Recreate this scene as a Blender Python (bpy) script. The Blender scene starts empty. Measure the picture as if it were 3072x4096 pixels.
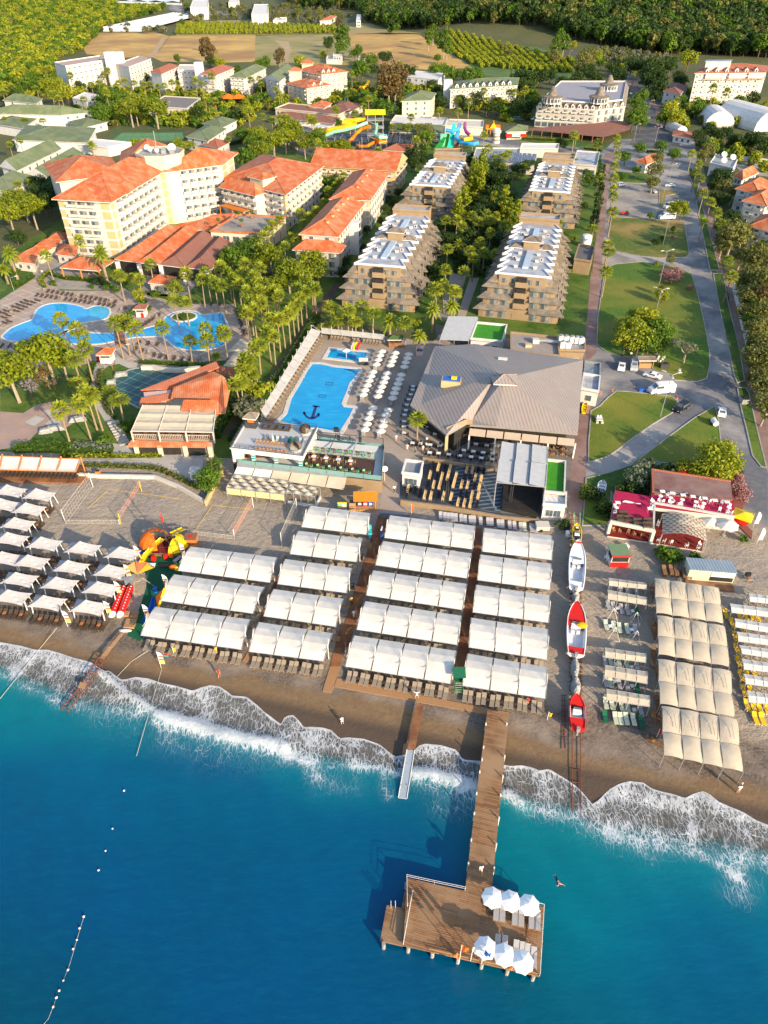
import bpy,math,random
from math import cos,sin,pi,radians,atan2
import numpy as np
from mathutils import Vector as Vc,Matrix
from mathutils.geometry import tessellate_polygon
En=enumerate;Rg=range;random.seed(7);R=random.Random(11)
def XY(*a): return[(p[0],p[1])for p in(a[0]if len(a)==1 else a)]
def Vz(z): return Vc((0,0,z))
def Z_(s): return[tuple(map(float,p.split(",")))for p in s.split()]
SC=bpy.context.scene;COL=SC.collection
# camera, sky, sun, exposure
CH,PITCH,F,CU,CV=85.0,radians(38.5),1536.0,829.5,1106.0
cd=bpy.data.cameras.new('camera');cam=bpy.data.objects.new('camera',cd);COL.objects.link(cam)
cam.location=(0,0,CH);cam.rotation_euler=(pi/2-PITCH,0,0)
cd.sensor_fit='VERTICAL';cd.sensor_height=36;cd.lens=F/2212*36;cd.clip_start=1;cd.clip_end=9000
SC.camera=cam
SUN_EL,SUN_AZ=radians(19.5),radians(38)
world=bpy.data.worlds.new('World');SC.world=world;world.use_nodes=True
wn=world.node_tree;sky=wn.nodes.new('ShaderNodeTexSky');sky.sky_type='NISHITA';sky.sun_disc=False
sky.sun_elevation=SUN_EL;sky.sun_rotation=pi-SUN_AZ;sky.altitude=50;sky.dust_density=1.2
bg=wn.nodes['Background'];wn.links.new(sky.outputs[0],bg.inputs[0]);bg.inputs[1].default_value=0.15
sd=bpy.data.lights.new('sun','SUN');sd.energy=4.2;sd.angle=radians(0.6);sd.color=(1.0,.78,.52)
sun=bpy.data.objects.new('sun',sd);COL.objects.link(sun)
SDIR=Vc((sin(SUN_AZ)*cos(SUN_EL),-cos(SUN_AZ)*cos(SUN_EL),sin(SUN_EL)))
sun.rotation_euler=SDIR.to_track_quat('Z','Y').to_euler();sun.location=(0,0,200)
SC.view_settings.view_transform='Standard';SC.view_settings.look='None'
SC.view_settings.exposure=1.04;SC.view_settings.gamma=1;SC.view_settings.use_curve_mapping=False
SC.cycles.max_bounces=5;SC.cycles.diffuse_bounces=3;SC.cycles.glossy_bounces=2;SC.cycles.transparent_max_bounces=12
SC.cycles.transmission_bounces=2;SC.cycles.caustics_reflective=False;SC.cycles.caustics_refractive=False
# measuring: view coordinates to places on the ground
ZR={'r4':(0,500,1024),'r5':(1000,500,1024),'r6':(2000,500,1072),'t1':(0,0,1024),'t2':(1024,0,1024),'t3':(2048,0,1024),'a':(0,1100,1024),'b':(850,1100,1024),'c':(1600,1250,800),'d':(2272,1100,800),'e':(0,1800,1024),'f':(850,1800,1024),'g':(1874,2050,637.6),'h':(2372,1900,824.9),'s1':(0,2400,1024),'s2':(1024,2500,1024),'s3':(2048,2700,1024),'j':(1450,3300,850),'k':(850,1650,750),'l':(2400,1850,650),'w':(1100,400,1200),'p':(500,2000,500),'D':(0,0,3072.2)}
def q(k,x,y):
 ox,oy,w=ZR[k];s=.54*w/1659
 if k=='D':return(x,y)
 return(.54*ox+s*x,.54*oy+s*y)
def Ls(x):return 57.6-.2555*x
def sstep(a):a=min(1,max(0,a));return a*a*(3-2*a)
ZG=2.0
def gz(x,y):
 t=y-Ls(x)
 if t<0:return max(-6,.15+.09*t)
 z=min(ZG,.15+.045*t)
 if y>780:z+=75*sstep((y-830)/560)*sstep((x+40-.12*(y-800))/240)
 return z
def Pz(u,v,z):
 a=(u-CU)/F;b=(CV-v)/F
 dy=cos(PITCH)+b*sin(PITCH);dz=-sin(PITCH)+b*cos(PITCH)
 t=(CH-z)/-dz;return Vc((a*t,dy*t,z))
def P(u,v,h=0):
 z=ZG
 for _ in Rg(7):
  w=Pz(u,v,z+h);z=gz(w.x,w.y)
 w=Pz(u,v,z+h);return w
def W(k,pts,h=0):return[P(*q(k,*p),h)for p in pts]
def G(k,x,y,h=0):
 w=P(*q(k,x,y),h);return Vc((w.x,w.y,w.z-h))
# mesh building
class MB:
 def __init__(s):s.v=[];s.f=[];s.m=[];s.mats=[]
 def mi(s,m):
  if m not in s.mats:s.mats.append(m)
  return s.mats.index(m)
 def face(s,pts,m):
  i=len(s.v);s.v+=[tuple(p)for p in pts];s.f.append(tuple(Rg(i,i+len(pts))));s.m.append(s.mi(m))
 def grid(s,rows,m,closed=False):
  i0=len(s.v);n=len(rows[0]);k=s.mi(m)
  for r in rows:s.v+=[tuple(p)for p in r]
  for a in Rg(len(rows)-1):
   for b in Rg(n if closed else n-1):
    c=(b+1)%n
    s.f.append((i0+a*n+b,i0+a*n+c,i0+(a+1)*n+c,i0+(a+1)*n+b));s.m.append(k)
 def box(s,c,d,m,rz=0,M=None):
  i=len(s.v);k=s.mi(m);ca,sa=cos(rz),sin(rz)
  for z in(-.5,.5):
   for x,y in((-.5,-.5),(.5,-.5),(.5,.5),(-.5,.5)):
    p=Vc((x*d[0]*ca-y*d[1]*sa,x*d[0]*sa+y*d[1]*ca,z*d[2]))
    if M:p=M@p
    s.v.append((p.x+c[0],p.y+c[1],p.z+c[2]))
  for a in((3,2,1,0),(4,5,6,7),(0,1,5,4),(1,2,6,5),(2,3,7,6),(3,0,4,7)):
   s.f.append(tuple(i+b for b in a));s.m.append(k)
 def pr(s,poly,z0,z1,m,top=None,bot=False):
  n=len(poly);i=len(s.v);k=s.mi(m);kt=s.mi(top or m)
  f0=z0 if callable(z0)else(lambda x,y:z0);f1=z1 if callable(z1)else(lambda x,y:z1)
  for p in poly:s.v.append((p[0],p[1],f0(p[0],p[1])))
  for p in poly:s.v.append((p[0],p[1],f1(p[0],p[1])))
  for a in Rg(n):
   b=(a+1)%n;s.f.append((i+a,i+b,i+n+b,i+n+a));s.m.append(k)
  for t in tessellate_polygon([[Vc((p[0],p[1],0))for p in poly]]):
   s.f.append(tuple(i+n+a for a in t));s.m.append(kt)
   if bot:s.f.append(tuple(i+a for a in t));s.m.append(k)
 def tb(s,p,r,m,r2=None,n=6,cap=True):
  """p: list of points, r: radius (or list)"""
  p=[Vc(a)for a in p];rows=[]
  for j,a in En(p):
   d=(p[min(j+1,len(p)-1)]-p[max(j-1,0)]).normalized()
   e=d.cross(Vz(1)if abs(d.z)<.95 else Vc((1,0,0))).normalized();g=d.cross(e)
   rr=r[j]if isinstance(r,(list,tuple))else(r if r2 is None else r+(r2-r)*j/(len(p)-1))
   rows.append([a+(e*cos(2*pi*t/n)+g*sin(2*pi*t/n))*rr for t in Rg(n)])
  s.grid(rows,m,True)
  if cap:s.face(rows[0],m);s.face(rows[-1],m)
 def sph(s,c,r,m,nu=8,nv=5,sq=(1,1,1)):
  rows=[]
  for b in Rg(nv+1):
   t=pi*b/nv;rows.append([(c[0]+r*sq[0]*sin(t)*cos(2*pi*a/nu),c[1]+r*sq[1]*sin(t)*sin(2*pi*a/nu),c[2]+r*sq[2]*cos(t))for a in Rg(nu)])
  s.grid(rows,m,True)
 def cone(s,c,r,h,m,n=8,ph=0):
  ring=[(c[0]+r*cos(2*pi*a/n+ph),c[1]+r*sin(2*pi*a/n+ph),c[2])for a in Rg(n)]
  for a in Rg(n):s.face([ring[a],ring[(a+1)%n],(c[0],c[1],c[2]+h)],m)
 def strip(s,line,w,z0,z1,m,closed=False):
  """wall or kerb of width w along a line of xy points"""
  L=[Vc(p[:2])for p in line];L=[p for i,p in En(L)if(i==0 and not closed)or(p-L[i-1]).length>.02];n=len(L);rows=[]
  for i,p in En(L):
   a=(p-L[i-1]).normalized()if closed or i else(L[1]-p).normalized();b=(L[(i+1)%n]-p).normalized()if closed or i<n-1 else a
   m_=Vc((-a.y-b.y,a.x+b.x));m_=m_/max(.5,m_.length_squared)*w;rows.append([(*(p-m_),z0),(*(p-m_),z1),(*(p+m_),z1),(*(p+m_),z0)])
  if closed:rows.append(rows[0])
  s.grid(rows,m,True)
  if not closed:s.face(rows[0],m);s.face(rows[-1],m)
 def bd(s,name,parent=None,base=(0,0,0),smooth=False):
  me=bpy.data.meshes.new(name);b=base
  me.from_pydata([(x-b[0],y-b[1],z-b[2])for x,y,z in s.v],[],s.f)
  for m in s.mats:me.materials.append(m)
  me.polygons.foreach_set('material_index',s.m)
  if smooth:me.polygons.foreach_set('use_smooth',[True]*len(s.f))
  me.update();o=bpy.data.objects.new(name,me);COL.objects.link(o)
  if parent:o.parent=parent
  else:o.location=b
  return o
def tag(o,label=None,cat=None,group=None,kind=None):
 if label:o['label']=label
 if cat:o['category']=cat
 if group:o['group']=group
 if kind:o['kind']=kind
 return o
def Em(name,loc,label=None,cat=None,group=None,rz=0):
 o=bpy.data.objects.new(name,None);COL.objects.link(o);o.location=loc;o.rotation_euler=(0,0,rz)
 o.empty_display_size=.2
 return tag(o,label,cat,group)
KIDS={}
def copy_tree(o,parent=None):
 c=o.copy();COL.objects.link(c)
 for k in('label','group'):
  if parent is None and k in c:del c[k]
 if parent:c.parent=parent
 if o.name not in KIDS:KIDS[o.name]=list(o.children)
 for ch in KIDS[o.name]:copy_tree(ch,c)
 return c
class Proto:
 """first use places the source itself, later uses place copies with copies of every part"""
 def __init__(s,o):s.o=o;s.used=False
 def __call__(s,loc,rz=0,sc=1.0,label=None,cat=None,group=None):
  if s.used:c=copy_tree(s.o)
  else:
   KIDS[s.o.name]=list(s.o.children);c=s.o;s.used=True
  c.location=loc;c.rotation_euler=(0,0,rz);c.scale=(sc,sc,sc)if not isinstance(sc,tuple)else sc
  return tag(c,label,cat,group)
 def end(s):
  if not s.used:
   for ch in list(s.o.children):bpy.data.objects.remove(ch)
   bpy.data.objects.remove(s.o)
ORD=['first','second','third','fourth','fifth','sixth','seventh','eighth','ninth','tenth','eleventh','twelfth','thirteenth','fourteenth','fifteenth','sixteenth','seventeenth','eighteenth','nineteenth','twentieth','twenty-first','twenty-second','twenty-third','twenty-fourth','twenty-fifth','twenty-sixth','twenty-seventh','twenty-eighth','twenty-ninth','thirtieth']
AUTO=[];FOOT=[]
def auto(o,desc,cat,group):tag(o,None,cat,group);AUTO.append((o,desc));return o
LM=[]
def Lk(name,p):LM.append((name,Vc((p[0],p[1]))))
# materials
MC={}
def nt(name):
 m=bpy.data.materials.new(name);m.use_nodes=True;t=m.node_tree;return m,t,t.nodes['Principled BSDF']
def N(t,ty,**kw):
 n=t.nodes.new(ty)
 for k,v in kw.items():
  if k.startswith('i_'):
   n.inputs[k[2:].replace('_',' ')].default_value=v
  elif k.startswith('n_'):n.inputs[int(k[2:])].default_value=v
  else:setattr(n,k,v)
 return n
def Mx_(t,fac,a,b,mode='MIX'):
 n=t.nodes.new('ShaderNodeMix');n.data_type='RGBA';n.blend_type=mode
 for s,x in((0,fac),(6,a),(7,b)):
  if isinstance(x,(int,float)):n.inputs[s].default_value=x
  elif isinstance(x,tuple):n.inputs[s].default_value=(*x,1)
  else:t.links.new(x,n.inputs[s])
 return n.outputs[2]
def mth(t,op,a,b=None,c=None,clamp=False):
 n=t.nodes.new('ShaderNodeMath');n.operation=op;n.use_clamp=clamp
 for i,x in En((a,b,c)):
  if x is None:continue
  if isinstance(x,(int,float)):n.inputs[i].default_value=x
  else:t.links.new(x,n.inputs[i])
 return n.outputs[0]
def pos(t,rz=0,world=True,sc=(1,1,1)):
 s=t.nodes.new('ShaderNodeNewGeometry').outputs['Position']if world else t.nodes.new('ShaderNodeTexCoord').outputs['Object']
 if rz or sc!=(1,1,1):
  m=N(t,'ShaderNodeMapping');m.vector_type='POINT';m.inputs['Rotation'].default_value=(0,0,rz);m.inputs['Scale'].default_value=sc
  t.links.new(s,m.inputs[0]);s=m.outputs[0]
 return s
def Nz(t,p,scale,detail=3,rough=.55,lo=.3,hi=.7):
 n=N(t,'ShaderNodeTexNoise',i_Scale=scale,i_Detail=detail,i_Roughness=rough);t.links.new(p,n.inputs['Vector'])
 r=N(t,'ShaderNodeMapRange',n_1=lo,n_2=hi);t.links.new(n.outputs[0],r.inputs[0]);return r.outputs[0]
def bump(t,b,h,strength=.3,dist=.1):
 n=N(t,'ShaderNodeBump',i_Strength=strength,i_Distance=dist);t.links.new(h,n.inputs['Height']);t.links.new(n.outputs[0],b.inputs['Normal'])
def mat(name,c1,c2=None,scale=1.0,rough=.8,c3=None,s3=.12,bm=0,metal=0,world=True,spec=.3,emit=None):
 if name in MC:return MC[name]
 m,t,b=nt(name);b.inputs['Roughness'].default_value=rough;b.inputs['Metallic'].default_value=metal
 b.inputs['Specular IOR Level'].default_value=spec
 c2=c2 or tuple(x*.82 for x in c1);p=pos(t,world=world)
 o=Mx_(t,Nz(t,p,scale),c1,c2)
 if c3:o=Mx_(t,Nz(t,p,s3,4,.6,.42,.62),o,c3)
 t.links.new(o,b.inputs['Base Color'])
 if bm:bump(t,b,Nz(t,p,scale*2,4),bm,.1)
 if emit:b.inputs['Emission Color'].default_value=(*c1,1);b.inputs['Emission Strength'].default_value=emit
 MC[name]=m;return m
def leafmat(name,c1,c2,tr=.35):
 m,t,b=nt(name);b.inputs['Roughness'].default_value=.55;b.inputs['Specular IOR Level'].default_value=.25
 oi=N(t,'ShaderNodeObjectInfo');p=pos(t)
 f=mth(t,'ADD',mth(t,'MULTIPLY',oi.outputs['Random'],.45),mth(t,'MULTIPLY',Nz(t,p,.9,3),.6),clamp=True)
 c=Mx_(t,f,c1,c2);t.links.new(c,b.inputs['Base Color'])
 tl=N(t,'ShaderNodeBsdfTranslucent');t.links.new(c,tl.inputs[0]);mx=N(t,'ShaderNodeMixShader',n_0=tr)
 t.links.new(b.outputs[0],mx.inputs[1]);t.links.new(tl.outputs[0],mx.inputs[2]);t.links.new(mx.outputs[0],t.nodes['Material Output'].inputs[0])
 MC[name]=m;return m
def brickmat(name,c1,c2,mortar,bw,bh,ms=.02,rz=0,rough=.8,off=.5,var=None,spec=.3,world=True,bm=.0,axes=None):
 m,t,b=nt(name);b.inputs['Roughness'].default_value=rough;b.inputs['Specular IOR Level'].default_value=spec
 p=pos(t,rz,world)
 n=N(t,'ShaderNodeTexBrick',offset=off);t.links.new(p,n.inputs['Vector'])
 n.inputs['Color1'].default_value=(*c1,1);n.inputs['Color2'].default_value=(*c2,1);n.inputs['Mortar'].default_value=(*mortar,1)
 n.inputs['Scale'].default_value=1;n.inputs['Mortar Size'].default_value=ms;n.inputs['Brick Width'].default_value=bw;n.inputs['Row Height'].default_value=bh
 n.inputs['Mortar Smooth'].default_value=.1
 o=n.outputs[0]
 if var:o=Mx_(t,Nz(t,pos(t),var[1],4,.6,.4,.65),o,var[0])
 t.links.new(o,b.inputs['Base Color'])
 MC[name]=m;return m
def tilemat(name,c1,c2,c3,rz,period=.3,rough=.75):
 """roofing with ribs running down the slope"""
 m,t,b=nt(name);b.inputs['Roughness'].default_value=rough;b.inputs['Specular IOR Level'].default_value=.3
 p=pos(t,rz);n=N(t,'ShaderNodeTexWave',bands_direction='X',i_Scale=pi/10/period*1.0,i_Distortion=.4);t.links.new(p,n.inputs['Vector'])
 o=Mx_(t,mth(t,'MULTIPLY',n.outputs[1],.8),c1,c2);o=Mx_(t,Nz(t,p,.35,5,.65,.42,.66),o,c3)
 t.links.new(o,b.inputs['Base Color']);bump(t,b,n.outputs[1],.5,.06);MC[name]=m;return m
AX=radians(-10.6)
Wt=mat('white_paint',(.64,.635,.625),(.54,.535,.525),.5)
Ow=mat('offwhite_render',(.56,.535,.485),(.47,.445,.40),.3)
CREAM=mat('cream_render',(.60,.53,.40),(.53,.46,.345),.2)
OCHRE=mat('ochre_render',(.52,.40,.21),(.46,.34,.17),.3)
Gl=mat('window_glass',(.05,.07,.09),(.10,.13,.15),.6,rough=.12,spec=.6)
CURT=mat('curtained_glass',(.32,.31,.27),(.10,.13,.13),1.2,rough=.25,spec=.5)
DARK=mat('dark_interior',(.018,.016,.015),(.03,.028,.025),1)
Me=mat('grey_metal',(.35,.36,.37),(.28,.29,.3),1,rough=.5,metal=.3)
Dm=mat('dark_metal',(.04,.045,.05),(.06,.06,.065),1,rough=.5)
CONC=mat('concrete',(.40,.38,.35),(.32,.31,.28),.6,c3=(.26,.25,.23),s3=.2)
Tr=tilemat('terracotta_tiles',(.50,.12,.035),(.33,.07,.022),(.47,.22,.12),AX,.45)
T2=tilemat('old_terracotta_tiles',(.38,.12,.06),(.28,.08,.045),(.32,.14,.09),AX,.45)
Bt=tilemat('brown_roof_tiles',(.26,.10,.07),(.19,.075,.055),(.22,.12,.09),AX,.5)
SHING=mat('grey_brown_shingles',(.17,.145,.12),(.115,.10,.085),2.5,c3=(.22,.19,.155),s3=.5,rough=.9)
Gr=mat('sage_green_roofing',(.13,.17,.085),(.10,.14,.07),1.2,c3=(.17,.20,.11),s3=.2)
FABW=mat('white_canopy_fabric',(.68,.65,.59),(.58,.555,.51),.8,rough=.7,c3=(.56,.54,.495),s3=.2,bm=.12)
FABB=mat('beige_canopy_fabric',(.56,.48,.36),(.49,.42,.31),.8,rough=.7,c3=(.46,.40,.305),s3=.2,bm=.12)
FABS=mat('pale_grey_sail_fabric',(.39,.39,.41),(.33,.33,.35),.8,rough=.6)
WOOD=mat('weathered_wood',(.20,.09,.045),(.13,.06,.03),2,c3=(.30,.16,.08),s3=.5)
WOODL=mat('light_wood',(.42,.25,.12),(.34,.19,.09),3)
ORNG=mat('orange_timber',(.60,.20,.04),(.50,.16,.03),2)
# terrain
def terrain():
 m,t,b=nt('beach_gravel_and_earth');b.inputs['Roughness'].default_value=.9;b.inputs['Specular IOR Level'].default_value=.2
 g=t.nodes.new('ShaderNodeNewGeometry');sx=t.nodes.new('ShaderNodeSeparateXYZ');t.links.new(g.outputs[0],sx.inputs[0]);p=g.outputs[0]
 tt=mth(t,'ADD',mth(t,'MULTIPLY',sx.outputs[0],.2555),mth(t,'SUBTRACT',sx.outputs[1],57.6))
 wob=mth(t,'MULTIPLY',mth(t,'SUBTRACT',Nz(t,p,.09,4,.6,0,1),.5),9)
 tw=mth(t,'ADD',tt,wob)
 dry=Mx_(t,Nz(t,p,1.3,5,.75,.3,.7),(.35,.31,.26),(.19,.165,.145))
 dry=Mx_(t,Nz(t,p,.10,3,.5,.35,.7),dry,(.36,.30,.23))
 peb=Mx_(t,Nz(t,p,3.0,4,.8,.35,.65),(.20,.165,.135),(.06,.05,.045))
 peb=Mx_(t,Nz(t,p,.25,4,.6,.4,.7),peb,(.26,.21,.165))
 wet=Mx_(t,Nz(t,p,1.5,3,.6),(.215,.145,.082),(.165,.11,.062))
 def ramp(x,a,bb):
  r=N(t,'ShaderNodeMapRange',n_1=a,n_2=bb);r.interpolation_type='SMOOTHSTEP';t.links.new(x,r.inputs[0]);return r.outputs[0]
 c=Mx_(t,ramp(tw,3.2,5.5),wet,peb);c=Mx_(t,ramp(tw,9.5,13.0),c,dry)
 c=Mx_(t,ramp(tt,2.6,.4),c,(.085,.062,.046))
 mo=N(t,'ShaderNodeTexNoise',i_Scale=.75,i_Detail=5,i_Roughness=.7);t.links.new(pos(t,-.25,True,(1,1.35,1)),mo.inputs['Vector'])
 inland=Mx_(t,Nz(t,p,.03,5,.6),(.11,.13,.04),(.05,.075,.018));inland=Mx_(t,Nz(t,p,.3,4),inland,(.11,.10,.05))
 c=Mx_(t,ramp(tt,76,84),c,inland)
 t.links.new(c,b.inputs['Base Color'])
 h=mth(t,'MULTIPLY',mo.outputs[0],ramp(tw,4,13));h2=mth(t,'ADD',h,mth(t,'MULTIPLY',Nz(t,p,2.2,4,.7,0,1),.25))
 bump(t,b,h2,.85,.4)
 xs=sorted(set([-3500,-2200,-1400,-1000]+list(Rg(-800,801,20))+[1000,1400,2200,3500]))
 ts=[-330,-200,-120,-70.5,-40,-15,0,10,20,30,41.1,60,100,200,400,600]+list(Rg(700,1500,20))+[1600,1800,2200,3000,4200,6000]
 B=MB();B.grid([[(x,Ls(x)*(1 if tv<500 else 0)+tv,gz(x,Ls(x)*(1 if tv<500 else 0)+tv))for x in xs]for tv in ts],m)
 tag(B.bd('ground'),'beach and land',None,None,'structure')
terrain()
# sea with surf
A_=[('s1',Z_('-60,262 0,275 140,300 230,325 310,325 400,350 470,375 550,395 600,410 640,440 680,470 710,462 750,495 790,520 880,500 960,510 1050,540 1150,560 1250,590 1300,570 1360,555 1420,562 1480,600 1500,620 1600,630')),('s2',Z_('20,530 50,560 100,595 160,640 190,590 240,583 280,620 310,660 350,657 430,662 490,680 540,730 600,725 700,735 800,770 900,850 1000,830 1060,780 1100,770 1200,780 1300,810 1340,870 1450,880 1600,905')),('s3',Z_('0,590 60,585 130,600 180,620 240,610 300,645 360,680 420,720 470,770 520,835 560,810 600,770 640,735 700,705 760,690 850,700 900,735 960,755 1050,775 1120,800 1180,770 1240,755 1290,780 1330,820 1400,850 1500,890 1580,940 1659,970 1740,1000'))]
C_=[('s1',Z_('-60,440 0,460 60,490 150,540 300,590 400,650 600,690 750,710 900,720 1030,745 1150,790 1300,850 1450,890 1640,915')),('s2',Z_('120,765 200,830 400,880 600,900 800,930 950,955 1050,960 1250,1000 1400,1070 1600,1110')),('s3',Z_('0,820 150,860 300,885 400,900 480,960 600,1000 800,1050 1000,1090 1150,1120 1300,1150 1500,1165 1659,1190 1740,1200'))]
def line(L):
 pts=sorted([tuple(Pz(*q(k,*p),.15))[:2]for k,ps in L for p in ps]);out=[]
 for p in pts:
  if not out or p[0]>out[-1][0]+.15:out.append(p)
 return np.array(out)
LA,LC=line(A_),line(C_)
def fA(x):return np.interp(x,LA[:,0],LA[:,1])+np.where(x>LA[-1,0],-.2555*(x-LA[-1,0]),0)+np.where(x<LA[0,0],-.2555*(x-LA[0,0]),0)
def fC(x):return np.interp(x,LC[:,0],LC[:,1])+np.where(x>LC[-1,0],-.2555*(x-LC[-1,0]),0)+np.where(x<LC[0,0],-.2555*(x-LC[0,0]),0)
def seg(k,pts):return[tuple(Pz(*q(k,*p),.1))[:2]for p in pts]
FO=[(seg('s1',Z_('130,440 250,350 380,390 500,420 600,440')),2.2,.95),(seg('s1',Z_('-60,330 60,340 140,360')),1.6,.45),(seg('s1',Z_('640,480 700,510 800,590 880,650 1000,720')),.9,1.0),(seg('s1',Z_('1030,745 1150,780 1300,825 1450,870 1640,910')),1.25,1.2),(seg('s1',Z_('1300,600 1330,700 1300,760')),1.5,.6),(seg('s2',Z_('0,745 80,755 180,790')),1.0,1.0),(seg('s2',Z_('180,760 260,720 330,730 420,760')),1.6,.6),(seg('s2',Z_('560,730 700,790 850,830 950,890')),.8,.8),(seg('s2',Z_('1020,960 1130,965 1250,990 1340,1020 1440,1060')),1.1,1.1),(seg('s2',[(1600,1090),(1680,1120)]),1,1),(seg('s2',Z_('200,850 400,890 380,970')),.8,.5),(seg('s2',Z_('600,900 830,935 950,970')),.7,.65),(seg('s2',Z_('1040,790 1100,820 1200,840')),1.4,.4),(seg('s3',[(0,800),(60,830)]),.8,1),(seg('s3',Z_('190,640 200,700 190,770')),.6,.6),(seg('s3',Z_('420,885 520,860 600,800 700,780')),1.0,.8),(seg('s3',Z_('640,760 900,800 1100,850')),2.0,.85),(seg('s3',Z_('1150,830 1230,800 1330,850 1480,900 1700,960')),1.8,.9),(seg('s3',Z_('1160,870 1180,1000 1170,1100')),.9,.85),(seg('s3',Z_('1150,1110 1250,1170 1350,1230 1450,1290')),.9,.75),(seg('s3',Z_('1450,1290 1540,1370 1500,1440 1400,1390')),1.3,.5),(seg('s3',Z_('480,960 700,1010 1000,1060')),1.6,.45),(seg('s3',Z_('640,1050 760,1090 860,1150')),1.4,.42),(seg('s3',[(100,880),(300,910)]),1.2,.35),(seg('s3',[(1500,1180),(1640,1210)]),1.3,.6),(seg('s1',Z_('660,740 900,800 1150,860')),2.6,.25),(seg('s1',Z_('1150,880 1300,950 1640,990')),3.0,.30),(seg('s2',Z_('180,820 330,900 390,980')),1.0,.6),(seg('s2',[(420,1020),(640,1040)]),1.6,.32),(seg('s2',[(830,1000),(850,1110)]),.8,.5),(seg('s2',Z_('1050,1010 1250,1060 1400,1120')),1.6,.45),(seg('s2',[(1200,1180),(1380,1200)]),1.6,.3),(seg('s2',[(20,800),(160,860)]),1.4,.35)]
def dseg(X,Y,line):
 d=np.full(X.shape,1e9)
 for(x0,y0),(x1,y1)in zip(line[:-1],line[1:]):
  L=(x1-x0)**2+(y1-y0)**2;t=np.clip(((X-x0)*(x1-x0)+(Y-y0)*(y1-y0))/L,0,1)
  d=np.minimum(d,np.hypot(X-x0-t*(x1-x0),Y-y0-t*(y1-y0)))
 return d
def sea():
 xs=np.concatenate([[-900,-500,-300,-180,-120,-95],np.arange(-80,80.1,.4),[95,120,180,300,500,900]])
 ds=np.concatenate([np.arange(0,3,.22),np.arange(3,30,.45),np.arange(30,80,2),[100,140,200,300]])
 X,D=np.meshgrid(xs,ds);A=fA(X);C=fC(X);Y=A-D;n,k=X.shape
 f=np.zeros_like(X);W_=np.maximum(A-C,1.0);s=D/W_
 f+=.95*np.exp(-(D/.28)**2)
 f+=np.where(s<1,.40*(1-.35*s)*np.clip(W_/4,.3,1),0);f+=.42*np.exp(-((s-1)/.18)**2)*(s>=1)+.10*np.exp(-np.maximum(s-1,0)*W_/3)
 crest=np.zeros_like(X)
 for L,w,st in FO:
  e=np.exp(-(dseg(X,Y,L)/w)**2);f=np.maximum(f,st*e)if st>.7 else f+st*e*.6;crest=np.maximum(crest,e*(st>.95))
 al=np.clip((s-.72)/.42,0,1)*.8+.2;al=np.where(s>1.12,1,al);al=al*al*(3-2*al)
 off=np.maximum(Y*0,C-Y)
 sh=np.exp(-off/22.0)
 for(u,v,r,a)in((1430,1880,16,.50),(150,1560,11,.45),(560,1680,11,.30),(300,1640,14,.35),(1150,1850,9,.35),(1560,1980,15,.35),(900,1750,8,-.15),(1000,1690,8,-.1),(1320,1830,10,.3),(700,1700,8,.1)):
  c=Pz(u,v,0);sh+=a*np.exp(-(((X-c.x)/r)**2+((Y-c.y)/(r*.7))**2))
 dp=np.zeros_like(X)
 for(u,v,r)in((250,1830,16),(430,1750,10),(0,1760,16),(640,2150,20),(800,1900,14),(1560,2100,14)):
  c=Pz(u,v,0);dp+=np.exp(-(((X-c.x)/r)**2+((Y-c.y)/(r*.8))**2))
 base=np.vectorize(lambda x,y:max(0,gz(x,y)))(X,Y)
 Z=base+.03+.10*np.exp(-((s-.02)/.05)**2)*0+crest*.55+.04*np.sin(X*1.1+Y*.5)*np.clip(off/4,0,1)
 m,t,b=nt('sea_water')
 def at(nm):a=N(t,'ShaderNodeAttribute');a.attribute_name=nm;return a.outputs['Fac']
 fo,sh_,al_,dp_=at('foam'),at('shal'),at('alpha'),at('blue');p=pos(t)
 col=Mx_(t,sh_,(.000,.024,.062),(.000,.195,.215));col=Mx_(t,mth(t,'MULTIPLY',dp_,.75,clamp=True),col,(.000,.060,.19))
 col=Mx_(t,mth(t,'MULTIPLY',Nz(t,p,.06,5,.6,.3,.75),.45),col,(.000,.055,.105))
 col=Mx_(t,mth(t,'MULTIPLY',Nz(t,pos(t,-.3,True,(1,3,1)),.5,5,.7,.45,.8),.22),col,(.005,.14,.20))
 t.links.new(col,b.inputs['Base Color']);b.inputs['Roughness'].default_value=.14;b.inputs['Specular IOR Level'].default_value=.28
 bump(t,b,mth(t,'ADD',Nz(t,pos(t,-.3,True,(1,2.2,1)),.9,5,.65,0,1),mth(t,'MULTIPLY',Nz(t,pos(t,-.2,True,(1,3,1)),.11,3,.5,0,1),3.5)),.15,.25)
 wn_=N(t,'ShaderNodeTexNoise',i_Scale=.55,i_Detail=4);t.links.new(p,wn_.inputs['Vector'])
 wv=t.nodes.new('ShaderNodeVectorMath');wv.operation='MULTIPLY_ADD';t.links.new(wn_.outputs[1],wv.inputs[0]);wv.inputs[1].default_value=(1.6,1.6,0);
 mp=N(t,'ShaderNodeMapping');mp.inputs['Rotation'].default_value=(0,0,-.25+.35);mp.inputs['Scale'].default_value=(1.7,.62,1);t.links.new(p,mp.inputs[0]);t.links.new(mp.outputs[0],wv.inputs[2])
 def net(sc):
  v=N(t,'ShaderNodeTexVoronoi',i_Scale=sc);v.feature='DISTANCE_TO_EDGE';t.links.new(wv.outputs[0],v.inputs['Vector']);return v.outputs['Distance']
 l1,l2=net(1.15),net(2.7)
 lace=mth(t,'MINIMUM',mth(t,'MULTIPLY',l1,1.0),mth(t,'ADD',mth(t,'MULTIPLY',l2,1.0),.02))
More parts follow.
